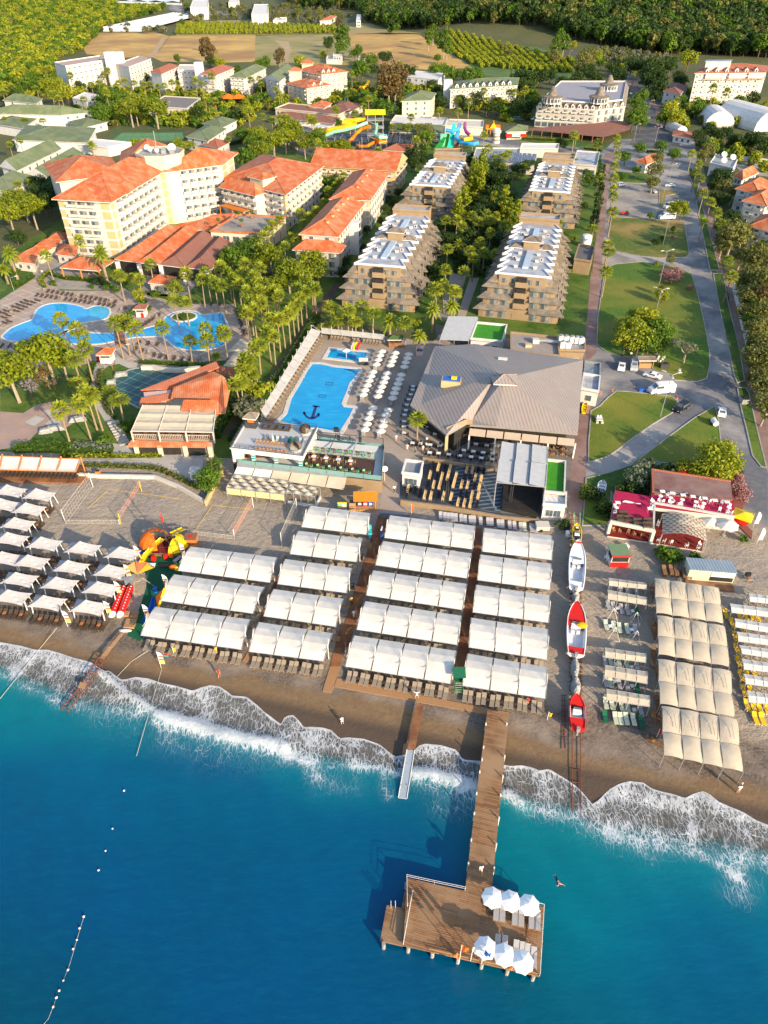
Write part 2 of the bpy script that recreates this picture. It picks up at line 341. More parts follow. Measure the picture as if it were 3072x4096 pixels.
 nz=Nz(t,p,.35,4,.6,.25,.75);thr=mth(t,'MULTIPLY',mth(t,'MULTIPLY',fo,mth(t,'ADD',mth(t,'MULTIPLY',nz,.95),.2)),.29)
 ff=mth(t,'MULTIPLY',mth(t,'SUBTRACT',thr,lace),9,clamp=True)
 sol=mth(t,'MULTIPLY',mth(t,'SUBTRACT',mth(t,'ADD',fo,mth(t,'MULTIPLY',Nz(t,p,1.6,4,.7,.2,.8),.45)),1.02),3.0,clamp=True)
 ff=mth(t,'MAXIMUM',ff,sol)
 veil=mth(t,'MULTIPLY',mth(t,'MULTIPLY',fo,Nz(t,p,.8,4,.7,.3,.8)),.35,clamp=True)
 ff=mth(t,'MAXIMUM',ff,veil)
 ff=mth(t,'MULTIPLY',ff,mth(t,'ADD',mth(t,'MULTIPLY',Nz(t,p,.5,4,.7,.3,.7),.45),.5),clamp=True)
 fb=N(t,'ShaderNodeBsdfDiffuse');fb.inputs[0].default_value=(.64,.67,.70,1);fbn=N(t,'ShaderNodeBump',i_Strength=.6,i_Distance=.3);t.links.new(Nz(t,p,1.8,5,.7,0,1),fbn.inputs['Height']);t.links.new(fbn.outputs[0],fb.inputs['Normal'])
 tr=N(t,'ShaderNodeBsdfTransparent');m1=N(t,'ShaderNodeMixShader');m2=N(t,'ShaderNodeMixShader')
 t.links.new(al_,m1.inputs[0]);t.links.new(tr.outputs[0],m1.inputs[1]);t.links.new(b.outputs[0],m1.inputs[2])
 t.links.new(ff,m2.inputs[0]);t.links.new(m1.outputs[0],m2.inputs[1]);t.links.new(fb.outputs[0],m2.inputs[2]);t.links.new(m2.outputs[0],t.nodes['Material Output'].inputs[0])
 me=bpy.data.meshes.new('sea');idx=np.arange(n*k).reshape(n,k)
 fc=np.stack([idx[:-1,:-1],idx[1:,:-1],idx[1:,1:],idx[:-1,1:]],-1).reshape(-1,4)
 me.from_pydata(np.stack([X,Y,Z],-1).reshape(-1,3).tolist(),[],fc.tolist());me.materials.append(m)
 for nm,a in(('foam',f),('shal',np.clip(sh,0,1)),('alpha',al),('blue',np.clip(dp,0,1))):
  at_=me.attributes.new(nm,'FLOAT','POINT');at_.data.foreach_set('value',a.reshape(-1).astype('f'))
 me.polygons.foreach_set('use_smooth',[True]*len(me.polygons));me.update()
 o=bpy.data.objects.new('sea',me);COL.objects.link(o);tag(o,'blue sea with surf',None,None,'structure')
sea()
# ground sheets
def clip(poly,side):
 """keep the part of a polygon on one side of the line where the beach slope meets the flat"""
 f=lambda p:(p[1]-Ls(p[0])-41.11)*side
 out=[]
 for i,p in En(poly):
  r=poly[(i+1)%len(poly)];a,b=f(p),f(r)
  if a>=0:out.append((p[0],p[1]))
  if a*b<0:s=a/(a-b);out.append((p[0]+(r[0]-p[0])*s,p[1]+(r[1]-p[1])*s))
 return out
def St(name,poly,eps,m,kind='structure',label=None,cat=None,thick=None):
 B=MB();z=lambda x,y:gz(x,y)+eps;zb=lambda x,y:gz(x,y)-.05
 for s in(1,-1):
  c=clip(poly,s)
  if len(c)>2:B.pr(c,zb,z,m)
 o=B.bd(name);return tag(o,label,cat,None,kind)
def S(name,k,pts,eps,m):return St(name,W(k,pts),eps,m)
def kerbs(k,pts,h=.16,w=.25):
 B=MB();B.strip(W(k,pts),w,ZG-.05,ZG+h,CONC,True);tag(B.bd('kerb'),None,None,None,'structure')
LAWN=mat('lawn_grass',(.090,.175,.012),(.045,.105,.008),1.6,c3=(.17,.18,.022),s3=.05,bm=.5)
LAWN2=mat('garden_lawn',(.060,.135,.010),(.028,.07,.007),.9,c3=(.11,.16,.02),s3=.1,bm=.5)
LAWN3=mat('worn_grass',(.12,.16,.02),(.06,.10,.012),1.2,c3=(.28,.20,.06),s3=.045,bm=.5)
ASPH=mat('worn_asphalt',(.15,.155,.17),(.11,.115,.13),.9,c3=(.34,.32,.30),s3=.06)
ASPH2=mat('dark_asphalt',(.055,.06,.072),(.075,.08,.09),.8,c3=(.12,.12,.12),s3=.1)
PAVE=brickmat('red_block_paving',(.22,.115,.095),(.17,.09,.08),(.26,.20,.17),.4,.2,.02,AX,var=((.30,.21,.18),.15))
PAVE2=brickmat('dark_red_paving',(.15,.075,.06),(.11,.055,.05),(.17,.11,.09),.4,.2,.02,AX,var=((.10,.07,.06),.2))
DECK=brickmat('beige_pool_tiles',(.40,.33,.27),(.35,.29,.24),(.29,.24,.2),.6,.6,.02,AX,var=((.31,.26,.22),.12))
DECK2=brickmat('lattice_pool_paving',(.40,.30,.24),(.35,.265,.215),(.58,.54,.48),3.4,3.4,.14,radians(33),off=0,var=((.34,.28,.24),.3))
GRAV=mat('pale_gravel',(.38,.34,.29),(.27,.25,.22),1,c3=(.20,.19,.18),s3=.1)
PATH=mat('pale_concrete_path',(.46,.44,.40),(.40,.38,.35),.6,c3=(.36,.35,.33),s3=.12)
WP=brickmat('wet_deck_planks',(.21,.085,.038),(.15,.06,.028),(.06,.03,.02),3.0,.16,.012,AX+.05,var=((.29,.135,.06),.35))
WPL=brickmat('pale_slatted_planks',(.44,.255,.125),(.37,.21,.10),(.20,.12,.07),.10,2.4,.02,-.255,var=((.33,.18,.085),.4))
JW=brickmat('jetty_planks',(.33,.175,.08),(.17,.085,.04),(.05,.03,.02),2.6,.22,.02,.26,off=.35,var=((.30,.19,.105),.25))
S('garden','D',Z_('0,560 140,470 190,380 430,330 560,320 690,330 870,350 930,300 1230,300 1318,318 1275,600 1262,760 1150,760 960,740 930,715 680,690 575,910 500,990 0,975'),.004,LAWN2)
S('pool_paving','D',Z_('0,648 90,590 130,628 275,628 400,656 505,657 532,685 549,740 530,775 440,782 330,800 250,770 170,790 120,780 0,812'),.012,DECK2)
S('terrace_paving','D',Z_('80,615 60,560 110,545 150,560 300,640 320,590 330,560 460,580 400,640 275,628 135,625'),.010,GRAV)
S('event_plaza','a',Z_('0,885 150,895 240,840 360,815 470,860 560,900 400,1010 240,1020 150,1110 0,1130'),.012,brickmat('rose_plaza_paving',(.40,.26,.21),(.36,.23,.19),(.46,.38,.33),.5,.5,.02,.5,var=((.30,.24,.21),.25)))
S('plaza_panel','a',Z_('280,885 340,860 400,880 330,920'),.018,PATH);S('plaza_panel','a',Z_('160,955 230,910 290,930 220,980'),.018,PATH);S('plaza_panel','a',Z_('290,965 340,930 400,955 360,1000'),.018,PATH)
S('garden_path','a',Z_('640,545 700,545 760,530 830,560 915,585 915,602 830,602 770,575 700,590 660,620 635,680 640,790 700,890 740,945 790,950 800,975 700,980 620,850 580,730 590,640'),.020,PATH)
B=MB()
for i in Rg(9):
 a=W('a',[(700+i*9,975+i*16),(775+i*8,962+i*15)]);d=Vc((a[1]-a[0]))[:2]
 c=(a[0]+a[1])/2;B.box((c.x,c.y,ZG+.04+.035*(9-i)),((a[1]-a[0]).length,.75,.08+.07*(9-i)),PATH,atan2(d[1],d[0]))
tag(B.bd('garden_steps'),None,None,None,'structure')
S('promenade','e',Z_('520,60 850,72 1060,62 1060,28 1320,25 1310,130 1270,220 1180,195 1080,130 1000,112 560,105'),.012,PATH)
S('promenade','a',Z_('730,1090 850,1110 880,1170 1060,1180 1340,1150 1330,1200 1060,1200 740,1200'),.016,PATH)
S('brick_path','b',Z_('790,55 830,60 640,400 480,640 385,712 338,705 460,530 600,320'),.014,PAVE2)
S('brick_path','b',Z_('330,720 300,770 110,1040 60,1030 180,880 260,720'),.014,PAVE2)
S('anchor_pool_deck','D',Z_('560,905 672,708 935,738 985,690 1015,600 1035,600 1000,700 960,760 960,960 890,985 880,1120 815,1118 836,1000 560,960'),.010,DECK)
S('garden_walk','b',Z_('1420,260 1480,230 1540,0 1650,-80 1659,-30 1560,260 1500,300'),.013,GRAV)
S('service_yard','D',Z_('940,700 1262,760 1262,1110 1000,1110 960,900'),.006,mat('yard_paving',(.20,.185,.17),(.15,.14,.13),.7))
LI=[0]
S('street','D',Z_('1300,330 1330,300 1500,300 1530,560 1570,700 1600,830 1659,900 1659,1140 1560,1080 1500,1110 1232,1150 1262,760 1290,540'),.006,ASPH)
S('coast_road','r6',Z_('0,140 0,85 350,130 640,150 700,150 1090,130 1220,170 1150,230 1080,225 900,190 640,185 300,170'),.010,ASPH)
S('coast_road','w',Z_('930,178 1659,262 1659,300 1200,255 900,240'),.008,ASPH)
S('avenue','t3',Z_('870,829 880,690 800,600 745,535 690,480 560,380 350,350 350,330 600,360 760,440 850,500 880,600 940,640 970,700 975,760 1080,829'),.008,ASPH2)
S('avenue','r6',Z_('760,-60 1100,-60 1080,30 1120,110 1100,150 920,150 800,120 830,60'),.012,ASPH2)
S('avenue_paving','t3',Z_('745,530 800,560 900,640 960,700 975,829 940,829 930,700 860,640 780,590 740,560'),.014,PAVE)
S('brick_promenade','r6',Z_('650,175 700,165 660,480 645,700 610,1090 550,1090 590,740 620,480'),.018,PAVE)
S('brick_promenade','d',Z_('190,-20 272,-20 240,500 235,640 150,740 140,560 165,280'),.022,PAVE)
S('brick_promenade','d',Z_('85,1080 190,1080 170,1300 160,1560 145,1690 120,1960 95,2120 0,2120 15,1700 50,1400'),.018,PAVE)
S('car_park','r6',Z_('700,365 980,365 985,420 985,520 960,580 690,570 680,470'),.014,GRAV)
S('gravel_lane','r6',Z_('650,690 700,790 880,845 1100,850 1180,880 1190,920 1100,895 880,855 700,862 600,880 590,740'),.016,GRAV)
for pts,k,m in((Z_('715,290 920,300 1000,345 900,362 725,358 700,330'),'r6',LAWN2),(Z_('985,400 1105,410 1100,425 1025,440 1020,520 985,500'),'r6',LAWN3),(Z_('690,570 960,585 1140,600 1172,800 1150,820 1000,825 880,815 720,785 672,700'),'r6',LAWN3),(Z_('655,885 720,862 880,848 1100,885 1185,925 1215,1020 1240,1120 1270,1250 1295,1390 1300,1480 1280,1570 1220,1590 1080,1580 1060,1545 980,1530 830,1440 700,1420 650,1400 600,1360 605,1200 640,960'),'r6',LAWN),(Z_('400,965 500,970 860,1010 910,1050 870,1140 700,1240 550,1345 440,1430 330,1510 170,1555 170,1400 192,1130 270,1085 330,1020'),'d',LAWN),(Z_('1220,1090 1245,1200 1270,1400 1220,1560 900,1575 585,1530 640,1490 800,1370 1060,1180'),'d',LAWN),(Z_('150,1690 350,1640 560,1565 900,1580 1300,1560 1440,1650 1480,1800 1470,1850 1365,1850 700,1700 690,1850 360,1800 340,2080 120,2080'),'d',LAWN2),(Z_('1205,-10 1290,-10 1330,250 1420,600 1465,880 1405,895 1380,840 1330,600 1262,300'),'d',LAWN2),(Z_('1405,938 1475,940 1500,980 1560,1250 1645,1600 1600,1590 1530,1500 1480,1280 1430,1080'),'d',LAWN2),(Z_('1165,265 1200,275 1240,430 1215,470'),'r6',LAWN2),(Z_('1215,474 1245,474 1345,850 1358,900 1302,900 1290,850'),'r6',LAWN2)):
 LI[0]+=1;S('lawn',k,pts,.10+.002*LI[0],m);kerbs(k,pts)
S('right_walkway','d',Z_('1290,-20 1365,-20 1375,90 1455,430 1545,760 1659,1180 1700,1400 1700,1800 1659,1660 1560,1250 1490,940 1430,640 1340,280'),.016,PAVE)
S('right_walkway','r6',Z_('1215,250 1260,260 1300,470 1370,850 1420,1083 1395,1083 1320,850 1245,470'),.016,PAVE)
def walk(k,pts,m,eps=.07):S('boardwalk',k,pts,eps,m)
walk('D',Z_('818,1113 843,1113 753,1398 728,1398'),WP);walk('s2',Z_('547,0 620,0 545,270 480,270'),WP,.074);walk('s2',Z_('480,270 545,270 492,442 430,434'),WPL,.07)
walk('D',Z_('1029,1140 1042,1140 1016,1447 983,1444'),WP);walk('f',Z_('470,690 485,690 330,1115 298,1115'),WP);walk('s1',Z_('1612,330 1650,340 1612,408 1570,398'),WPL)
walk('s2',Z_('525,345 1005,435 1085,460 1640,570 1630,602 1500,580 1088,510 1000,490 508,402'),WPL,.10)
walk('g',Z_('40,190 150,175 120,215 30,235'),WP,.068)
for k,pts in(('s2',Z_('505,70 548,75 540,110 500,105')),('f',Z_('1000,605 1035,605 1030,640 995,635')),('f',Z_('840,993 890,995 890,1020 840,1015')),('f',Z_('352,925 375,925 372,948 350,945'))):walk(k,pts,WPL,.09)
# small repeated furniture
def vm(name,c,**k):return mat(name,c,tuple(x*.88 for x in c),2,world=False,**k)
TAUPE=vm('taupe_sling',(.30,.255,.20));BRN=vm('brown_slats',(.22,.12,.06));DKBRN=vm('dark_wicker',(.075,.05,.035));YEL=vm('yellow_sling',(.78,.50,.02))
GREY=vm('grey_sling',(.38,.38,.40));PALEG=vm('pale_green_towel',(.50,.54,.42));WPL_=vm('white_plastic',(.82,.82,.80),rough=.4);ORTAB=vm('orange_wood',(.48,.17,.05));BLK=vm('black_plastic',(.02,.02,.022),rough=.5)
RED=vm('red_paint',(.62,.02,.015),rough=.35);BLUE=vm('blue_paint',(.02,.12,.50),rough=.4);Yp=vm('yellow_paint',(.85,.55,.01),rough=.35);ORP=vm('orange_cloth',(.85,.16,.01));TEAL=vm('teal_mesh',(.02,.30,.30));DGRN=vm('dark_green_paint',(.01,.12,.06));LGRN=vm('light_green_metal',(.22,.55,.25))
GW=vm('gloss_white',(.80,.80,.80),rough=.25);TARP=mat('grey_tarpaulin',(.36,.37,.36),(.24,.25,.25),1.5,world=False,bm=.8)
def lounger_mesh(m,fm,name='sun_lounger',cush=.07):
 B=MB();B.box((0,-.25,.34),(.64,1.25,cush),m)
 M=Matrix.Rotation(radians(28),3,'X');B.box((0,.66,.50),(.64,.75,cush),m,M=M)
 for x in(-.29,.29):
  B.box((x,0,.28),(.05,1.9,.06),fm)
  for y in(-.8,.75):B.box((x,y,.14),(.05,.05,.27),fm)
 B.box((0,.9,.5),(.5,.04,.3),fm)
 return B.bd(name)
LB={k:Proto(lounger_mesh(a,b))for k,(a,b)in dict(taupe=(TAUPE,WOODL),brown=(BRN,BRN),dark=(DKBRN,BLK),yellow=(YEL,WPL_),grey=(GREY,Me),pale=(PALEG,DGRN),green=(DGRN,DGRN)).items()}
def table_mesh(top,leg,r=.22,h=.42,name='side_table',sq=True,rx=None):
 B=MB()
 if sq:B.box((0,0,h),(r*2,(rx or r)*2,.05),top);[B.box((x*r*.8,y*(rx or r)*.8,h/2),(.05,.05,h),leg)for x in(-1,1)for y in(-1,1)]
 else:B.pr([(r*cos(a*pi/5),r*sin(a*pi/5))for a in Rg(10)],h-.03,h+.03,top,bot=True);B.tb([(0,0,0),(0,0,h)],.04,leg);B.box((0,0,.02),(r*1.2,r*1.2,.04),leg)
 return B.bd(name)
TB=dict(brown=Proto(table_mesh(DKBRN,DKBRN)),orange=Proto(table_mesh(ORTAB,ORTAB,.26)),white=Proto(table_mesh(WPL_,WPL_,.28)),dine=Proto(table_mesh(WPL_,Me,.45,.75,'dining_table',True,.38)),round=Proto(table_mesh(WPL_,WPL_,.42,.74,'round_table',False)),tan=Proto(table_mesh(BRN,Me,.40,.74,'round_table',False)))
def chair_mesh(m,name='chair',arm=False):
 B=MB();B.box((0,0,.45),(.46,.46,.05),m);B.box((0,.22,.70),(.46,.05,.48),m)
 for x in(-1,1):
  for y in(-1,1):B.box((x*.2,y*.2,.22),(.045,.045,.44),m)
  if arm:B.box((x*.23,0,.64),(.05,.44,.05),m)
 return B.bd(name)
CHR={k:Proto(chair_mesh(m,'chair',True))for k,m in dict(black=BLK,white=WPL_,green=LGRN,tan=WOODL,yellow=vm('cream_yellow_plastic',(.62,.47,.25)),navy=vm('navy_plastic',(.012,.016,.03)),blue=BLUE).items()}
def z3(w,dz=0):return(w.x,w.y,w.z+dz)
def deckz(p,z):return(p[0],p[1],z)
# white arched beach canopies
def lerp2(a,b,t):return a+(b-a)*t
def Cr(k,c,bays,fab,label,h=2.35,arch=.75,pole=Wt,gapm=.10,seg=4,group='white arched beach canopies',brackets=True):
 TL,TR,BR,BL=[P(*q(*(p if len(p)==3 else(k,*p))),h)for p in c]
 base=Vc(((TL.x+BR.x)/2,(TL.y+BR.y)/2));base=Vc((base.x,base.y,gz(base.x,base.y)))
 ro=Em('canopy_row',base,label,'beach canopy',group)
 def pt(s,t):a=lerp2(TL,TR,s);b=lerp2(BL,BR,s);p=lerp2(a,b,t);return Vc((p.x,p.y,p.z+arch*sin(pi*(.08+.84*t))-.2*arch))
 fr=MB()
 for b_ in Rg(bays):
  s0,s1=b_/bays,(b_+1)/bays;g=gapm/((TR-TL).length);B=MB();rows=[]
  for j in Rg(seg+1):
   t=j/seg;row=[]
   for i in Rg(5):
    s=s0+g+(s1-s0-2*g)*i/4;w=pt(s,t);w.z+=-.025*sin(pi*i/4)+R.uniform(-.015,.015);row.append(w)
   rows.append(row)
  B.grid(rows,fab);B.bd('canopy_fabric',ro,base)
 for b_ in Rg(bays+1):
  s=b_/bays;fr.tb([pt(s,t/6)+Vz(-.05)for t in Rg(7)],.04,Dm if 0<b_<bays else Me,n=4)
  if brackets:
   m_=pt(s,.62);e=(pt(s,0)-pt(s,1)).normalized()
   fr.tb([m_+e*1.35*sin(a)+Vc((0,0,.75*(1-cos(a))*.9))for a in(-.9,-.45,0,.5,1.0,1.5)],.035,pole,n=5)
   fr.tb([m_+Vz(-.1),m_+e*.9+Vz(.85)],.04,pole,n=4)
 for t in(0,1):fr.tb([pt(0,t),pt(1,t)],.035,Me,n=4)
 fr.bd('frame',ro,base)
 for b_ in Rg(bays+1):
  for t in((.55,)if brackets else(.03,.97)):
   w=pt(b_/bays,t);g_=gz(w.x,w.y);B=MB();B.tb([(w.x,w.y,g_),(w.x,w.y,w.z)],.07,pole);B.bd('post',ro,base)
 return TL,TR,BR,BL,ro
def front_loungers(TL,TR,BR,BL,kind,pairs,rowname,out=.02,tables=True,grp='beige loungers under the white canopies',dsc='beige lounger',step=None):
 d=(BR-BL);L=d.length;d=d/L;dep=((TL-BL).normalized()+(TR-BR).normalized()).normalized();rz=atan2(-dep.x,dep.y)
 n=0;rng=random.Random(int(BL.x*100))
 for i in Rg(pairs):
  c=(i+.5)/pairs*L
  for o in(-.38,.38):
   n+=1;w=BL+d*(c+o+rng.uniform(-.04,.04))-dep*(out+rng.uniform(-.12,.12));g=gz(w.x,w.y)
   LB[kind]((w.x,w.y,g+.02),rz+rng.uniform(-.03,.03),1,f'{ORD[n-1]} {dsc} from left, {rowname}','sun lounger',grp)
  if tables and i<pairs-1:
   w=BL+d*((i+1)/pairs*L)-dep*(out-.1);TB['brown']((w.x,w.y,gz(w.x,w.y)),rz,1,f'{ORD[i]} brown side table from left, {rowname}','side table','brown side tables between the beach loungers')
blocks={'second':[(('f',635,363),('f',1025,412),('f',1000,550),('f',575,500)),(('f',555,525),('f',975,577),('f',935,727),('f',500,675)),(('f',470,708),('f',905,768),('f',870,928),('f',420,870)),(('f',395,903),('f',850,967),('f',800,1147),('f',330,1078)),(('f',300,1117),('f',780,1190),('s2',440,237),('D',537,1408,))],'third':[(('f',1150,425),('g',72,145),('g',42,385),('f',1112,570)),(('f',1105,592),('g',35,430),('f',1650,833),('f',1055,747)),(('f',1040,782),('f',1650,870),('f',1620,1038),('f',995,943)),(('f',990,982),('f',1615,1077),('f',1588,1265),('f',933,1165)),(('s2',635,70),('s2',1300,170),('s2',1262,383),('s2',577,270))],'fourth':[(('g',162,165),('g',868,245),('g',870,497),('g',140,407)),(('g',122,440),('g',862,538),('g',850,808),('g',90,705)),(('g',78,755),('g',845,868),('g',837,1150),('g',42,1040)),(('g',25,1098),('g',828,1218),('g',820,1535),('g',0,1405)),(('s2',1370,187),('g',818,1615),('g',803,1940),('s2',1335,395))],'first':[(('p',870,622),('D',599,1205),('D',584,1259),('p',700,940)),(('p',650,990),('D',572,1269),('D',547,1326),('p',470,1340)),(('p',400,1420),('D',541,1339),('D',522,1404),('p',205,1800))]}
for bn,rows in blocks.items():
 bays=4 if bn in('third','first')else 3;n=len(rows)
 for i,c in En(rows):
  rn=f'{ORD[n-1-i]} row from the sea, {bn} white canopy block from left'
  TL,TR,BR,BL,ro=Cr(None,c,bays,FABW,f'white arched canopy of {bays} bays, {rn}')
  front_loungers(TL,TR,BR,BL,'taupe',bays*2,f'{ORD[n-1-i]} row from sea, {bn} white canopy block',.3 if i==n-1 else-.05)
  if i in(0,2,4)and bn in('second','third'):Lk(f'{ORD[n-1-i]} row of the {bn} white canopy block',ro.location)
def sail():
 ro=Em('sail_canopy',(0,0,0));B=MB();rows=[];n=8;hw,hd=2.25,1.6
 for j in Rg(n+1):
  b_=j/n*2-1;row=[]
  for i in Rg(n+1):
   a=i/n*2-1;x=a*hw*(1-.10*(1-b_*b_));y=b_*hd*(1-.16*(1-a*a))
   z=2.15+.42*(1-a*a)*(.6+.4*(1-abs(b_)))+1.5*max(0,1-max(abs(a),abs(b_)))**1.3+.10*abs(a*b_)
   row.append((x,y,z))
  rows.append(row)
 B.grid(rows,FABS);B.bd('sail_fabric',ro)
 for x,y in((-2.0,-.9),(2.15,-.9),(-2.0,1.1),(2.15,1.1)):
  B=MB();B.tb([(x,y,0),(x*.97,y*.6,2.45)],.085,Wt);B.bd('post',ro)
 return ro
SAIL=Proto(sail());sr=-.12
sails=Z_('60,265 248,290 20,355 182,382 110,478 65,575 282,605 532,635 790,668 30,700 197,722 455,757 715,785 120,835 380,865 648,895 70,948 300,985 572,1015')
srow={0:0,1:0,2:1,3:1,4:2,5:3,6:3,7:3,8:3,9:4,10:4,11:4,12:4,13:5,14:5,15:5,16:6,17:6,18:6};cnt={}
for i,(x,y)in En(sails):
 g=G('e',x,y,2.5);r=srow[i];cnt[r]=cnt.get(r,0)+1
 SAIL(g,sr-.06,(1.27,.93,1.0),f'pale grey peaked sail canopy, {ORD[cnt[r]-1]} from left in the {ORD[6-r]} row from the sea','beach canopy','pale grey sail canopies on the left beach')
 for j in Rg(6):
  a=(j-2.5)*.92-.05;w=Vc((g.x+a*cos(sr)+.3,g.y+a*sin(sr)-2.0+R.uniform(-.1,.1)))
  LB['dark']((w.x,w.y,gz(w.x,w.y)),sr+R.uniform(-.05,.05),1,f'{ORD[j]} dark lounger below sail canopy {ORD[cnt[r]-1]} from left, {ORD[6-r]} row from sea','sun lounger','dark wicker loungers under the sail canopies')
 for j in Rg(2):
  a=(j*2-1)*1.42;w=Vc((g.x+a*cos(sr)+.3,g.y+a*sin(sr)-1.75))
  TB['orange']((w.x,w.y,gz(w.x,w.y)),sr,1,f'{("left", "right")[j]} orange side table under sail canopy {ORD[cnt[r]-1]} from left, {ORD[6-r]} row from sea','side table','orange side tables under the sail canopies')
Lk('the pale grey sail canopies',G('e',380,760))
def big_canopy(c,label):
 TL,TR,ML,MR,BL,BR=[P(*q(*p),2.5)for p in c];base=G(*c[2],2.5);ro=Em('canopy_block',base,label,'beach canopy','large beige canopy blocks on the right beach')
 for a,b_,c_,d_ in((TL,TR,ML,MR),(ML,MR,BL,BR)):
  for i in Rg(4):
   s0,s1=i/4,(i+1)/4;rows=[]
   for j in Rg(6):
    t=j/5;row=[]
    for k_ in Rg(6):
     s=s0+(s1-s0)*(k_/5*.98+.01);p=lerp2(lerp2(a,b_,s),lerp2(c_,d_,s),t*.985)
     u_=k_/5;p=Vc((p.x+.12*sin(pi*t)*(-1 if a is TL else 1)*0,p.y,p.z+.28*sin(pi*t)*(.5+.5*(1-u_))+.16*sin(pi*u_)))
     row.append(p)
    rows.append(row)
   B=MB();B.grid(rows,FABB);B.bd('canopy_fabric',ro,base,True)
   B=MB();m_=lerp2(lerp2(a,b_,s0),lerp2(c_,d_,s0),1);m2=lerp2(lerp2(a,b_,s1),lerp2(c_,d_,s1),.8);t_=lerp2(a,b_,s0+.02)
   if a is TL:B.tb([m_+Vz(.25),lerp2(m_,t_,.45)+Vc((.5,0,.62)),lerp2(m_,t_,.62)+Vc((1.3,0,.72)),lerp2(m2,m_,.3)+Vz(.45)],.035,Me,n=4);B.bd('bracket',ro,base)
 for i in Rg(5):
  B=MB()
  for a,b_ in((TL,TR),(ML,MR),(BL,BR)):
   w=lerp2(a,b_,i/4);B.tb([(w.x,w.y,gz(w.x,w.y)),w],.05,Me)
  w=[lerp2(a,b_,i/4)+Vz(.03)for a,b_ in((TL,TR),(ML,MR),(BL,BR))];B.tb(w,.03,Me,n=4);B.bd('frame',ro,base)
 return TL,TR,BL,BR
bc=[(('h',495,832),('h',1012,910),('h',500,985),('h',1030,1050),('h',510,1112),('h',1048,1198)),(('h',515,1130),('h',1060,1217),('h',522,1298),('h',1083,1385),('h',527,1445),('h',1097,1548)),(('h',523,1480),('h',1110,1578),('h',527,1660),('h',1118,1772),('h',540,1843),('h',1143,1952)),(('h',553,1858),('h',1165,1970),('s3',975,370),('s3',1475,460),('s3',985,522),('s3',1500,632))]
for i,c in En(bc):
 TL,TR,BL,BR=big_canopy(c,f'large beige canopy of eight panels, {ORD[3-i]} from the sea on the right beach')
 if i<3:
  for j in Rg(14):
   w=lerp2(BL,BR,(j+.5)/14);LB['brown']((w.x,w.y-.1,gz(w.x,w.y)),-.2,1,f'{ORD[j]} brown lounger from left along seaward side of beige canopy block {ORD[3-i]} from sea','sun lounger','brown loungers under the beige canopies')
Lk('the large beige canopy blocks',G('h',800,1500))
thin=[((125,830),(430,870),(430,920),(130,892)),((118,925),(430,985),(430,1048),(120,1002)),((95,1390),(425,1440),(425,1510),(98,1470)),((97,1530),(437,1585),(437,1682),(93,1620)),((108,1722),(455,1778),(455,1866),(108,1812))]
for i,c in En(thin):Cr('h',c,4,FABB,f'narrow beige strip canopy on thin poles, {ORD[4-i]} from the sea beside the boat slipway',2.1,.35,Me,.02,2,'narrow beige strip canopies',False)
whites=[((1250,955),(1520,985),(1520,1048),(1262,1020)),((1100,1035),(1520,1090),(1520,1158),(1115,1108)),((1140,1155),(1520,1217),(1520,1288),(1145,1225)),((1155,1262),(1520,1312),(1520,1386),(1170,1340)),((1175,1370),(1520,1415),(1520,1490),(1200,1440)),((1195,1480),(1520,1530),(1520,1600),(1215,1565)),((1210,1600),(1520,1658),(1520,1722),(1230,1682)),((1237,1735),(1520,1785),(1520,1850),(1255,1830))]
for i,c in En(whites):Cr('h',c,4,FABW,f'narrow white strip canopy over yellow loungers, {ORD[7-i]} from the sea at right edge',2.1,.3,Me,.02,2,'narrow white strip canopies',False)
hl={'grey':Z_('125,1050 165,1063 230,1080 280,1088 145,945 228,945 283,950 358,965 343,1250 358,1545 107,1665 212,1680 275,1690 385,1895 100,1505'),'pale':Z_('107,1210 170,1222 215,1233 277,1240 145,1505 210,1510 275,1528 145,1672 105,1840 155,1850 235,1865 282,1878 183,1960 225,1965 270,1965 327,1970'),'green':Z_('100,1950 390,1988 360,1720 355,1105'),'yellow':Z_('1120,1190 1145,1300 1160,1400 1175,1505 1195,1615 1217,1740 1243,1855 1300,1880 1347,1880 1400,1880 1268,1725 1310,1960 1365,1965 1175,1118 1225,1126 1280,1132 1322,1138 1200,1235 1300,1600 1245,1605 1070,1120'),'brown':Z_('485,955 497,1245 497,1275 497,1440 497,1480 520,1590 520,1825 495,1960 545,1965 488,2132 522,2150')}
nm=dict(grey='grey lounger',pale='lounger with pale green towel',green='dark green lounger',yellow='yellow lounger with white frame',brown='brown slatted lounger')
for k,L in hl.items():
 for x,y in L:
  g=G('h',x,y,.4);o=LB[k](g,-.06 if y<2100 else 1.0,1);auto(o,nm[k],'sun lounger',nm[k]+'s on the right beach')
for x,y in[(195,1070),(320,1092),(138,1215),(313,1243),(182,1522),(314,1547),(180,1660),(318,1695),(333,1888)]:auto(TB['white'](G('h',x,y,.4),.1),'white plastic side table','side table','white plastic tables on the right beach')
for n_,(x,y)in En(Z_('573,775 628,770 668,775 732,795 770,800')):
 g=G('h',x,y,.6)
 for j in Rg(4):LB['brown']((g.x,g.y,g.z+.17*j),-.1,1,f'brown lounger {("lowest", "second from bottom", "third from bottom", "topmost")[j]} in the {ORD[n_]} stack from left by the shed','sun lounger','brown loungers stacked beside the shed')
for x,y in((480,880),(495,1195),(500,1515),(520,1905)):
 g=G('h',x,y,.3);B=MB();B.box((g.x,g.y,g.z+.3),(1.5,1.2,.08),WOODL);[B.box((g.x+a,g.y+b_,g.z+.15),(.08,.08,.3),WOODL)for a in(-.6,.6)for b_ in(-.5,.5)]
 o=B.bd('low_table',None,g);auto(o,'low wooden platform table','low table','low wooden tables at the left of the beige canopies')
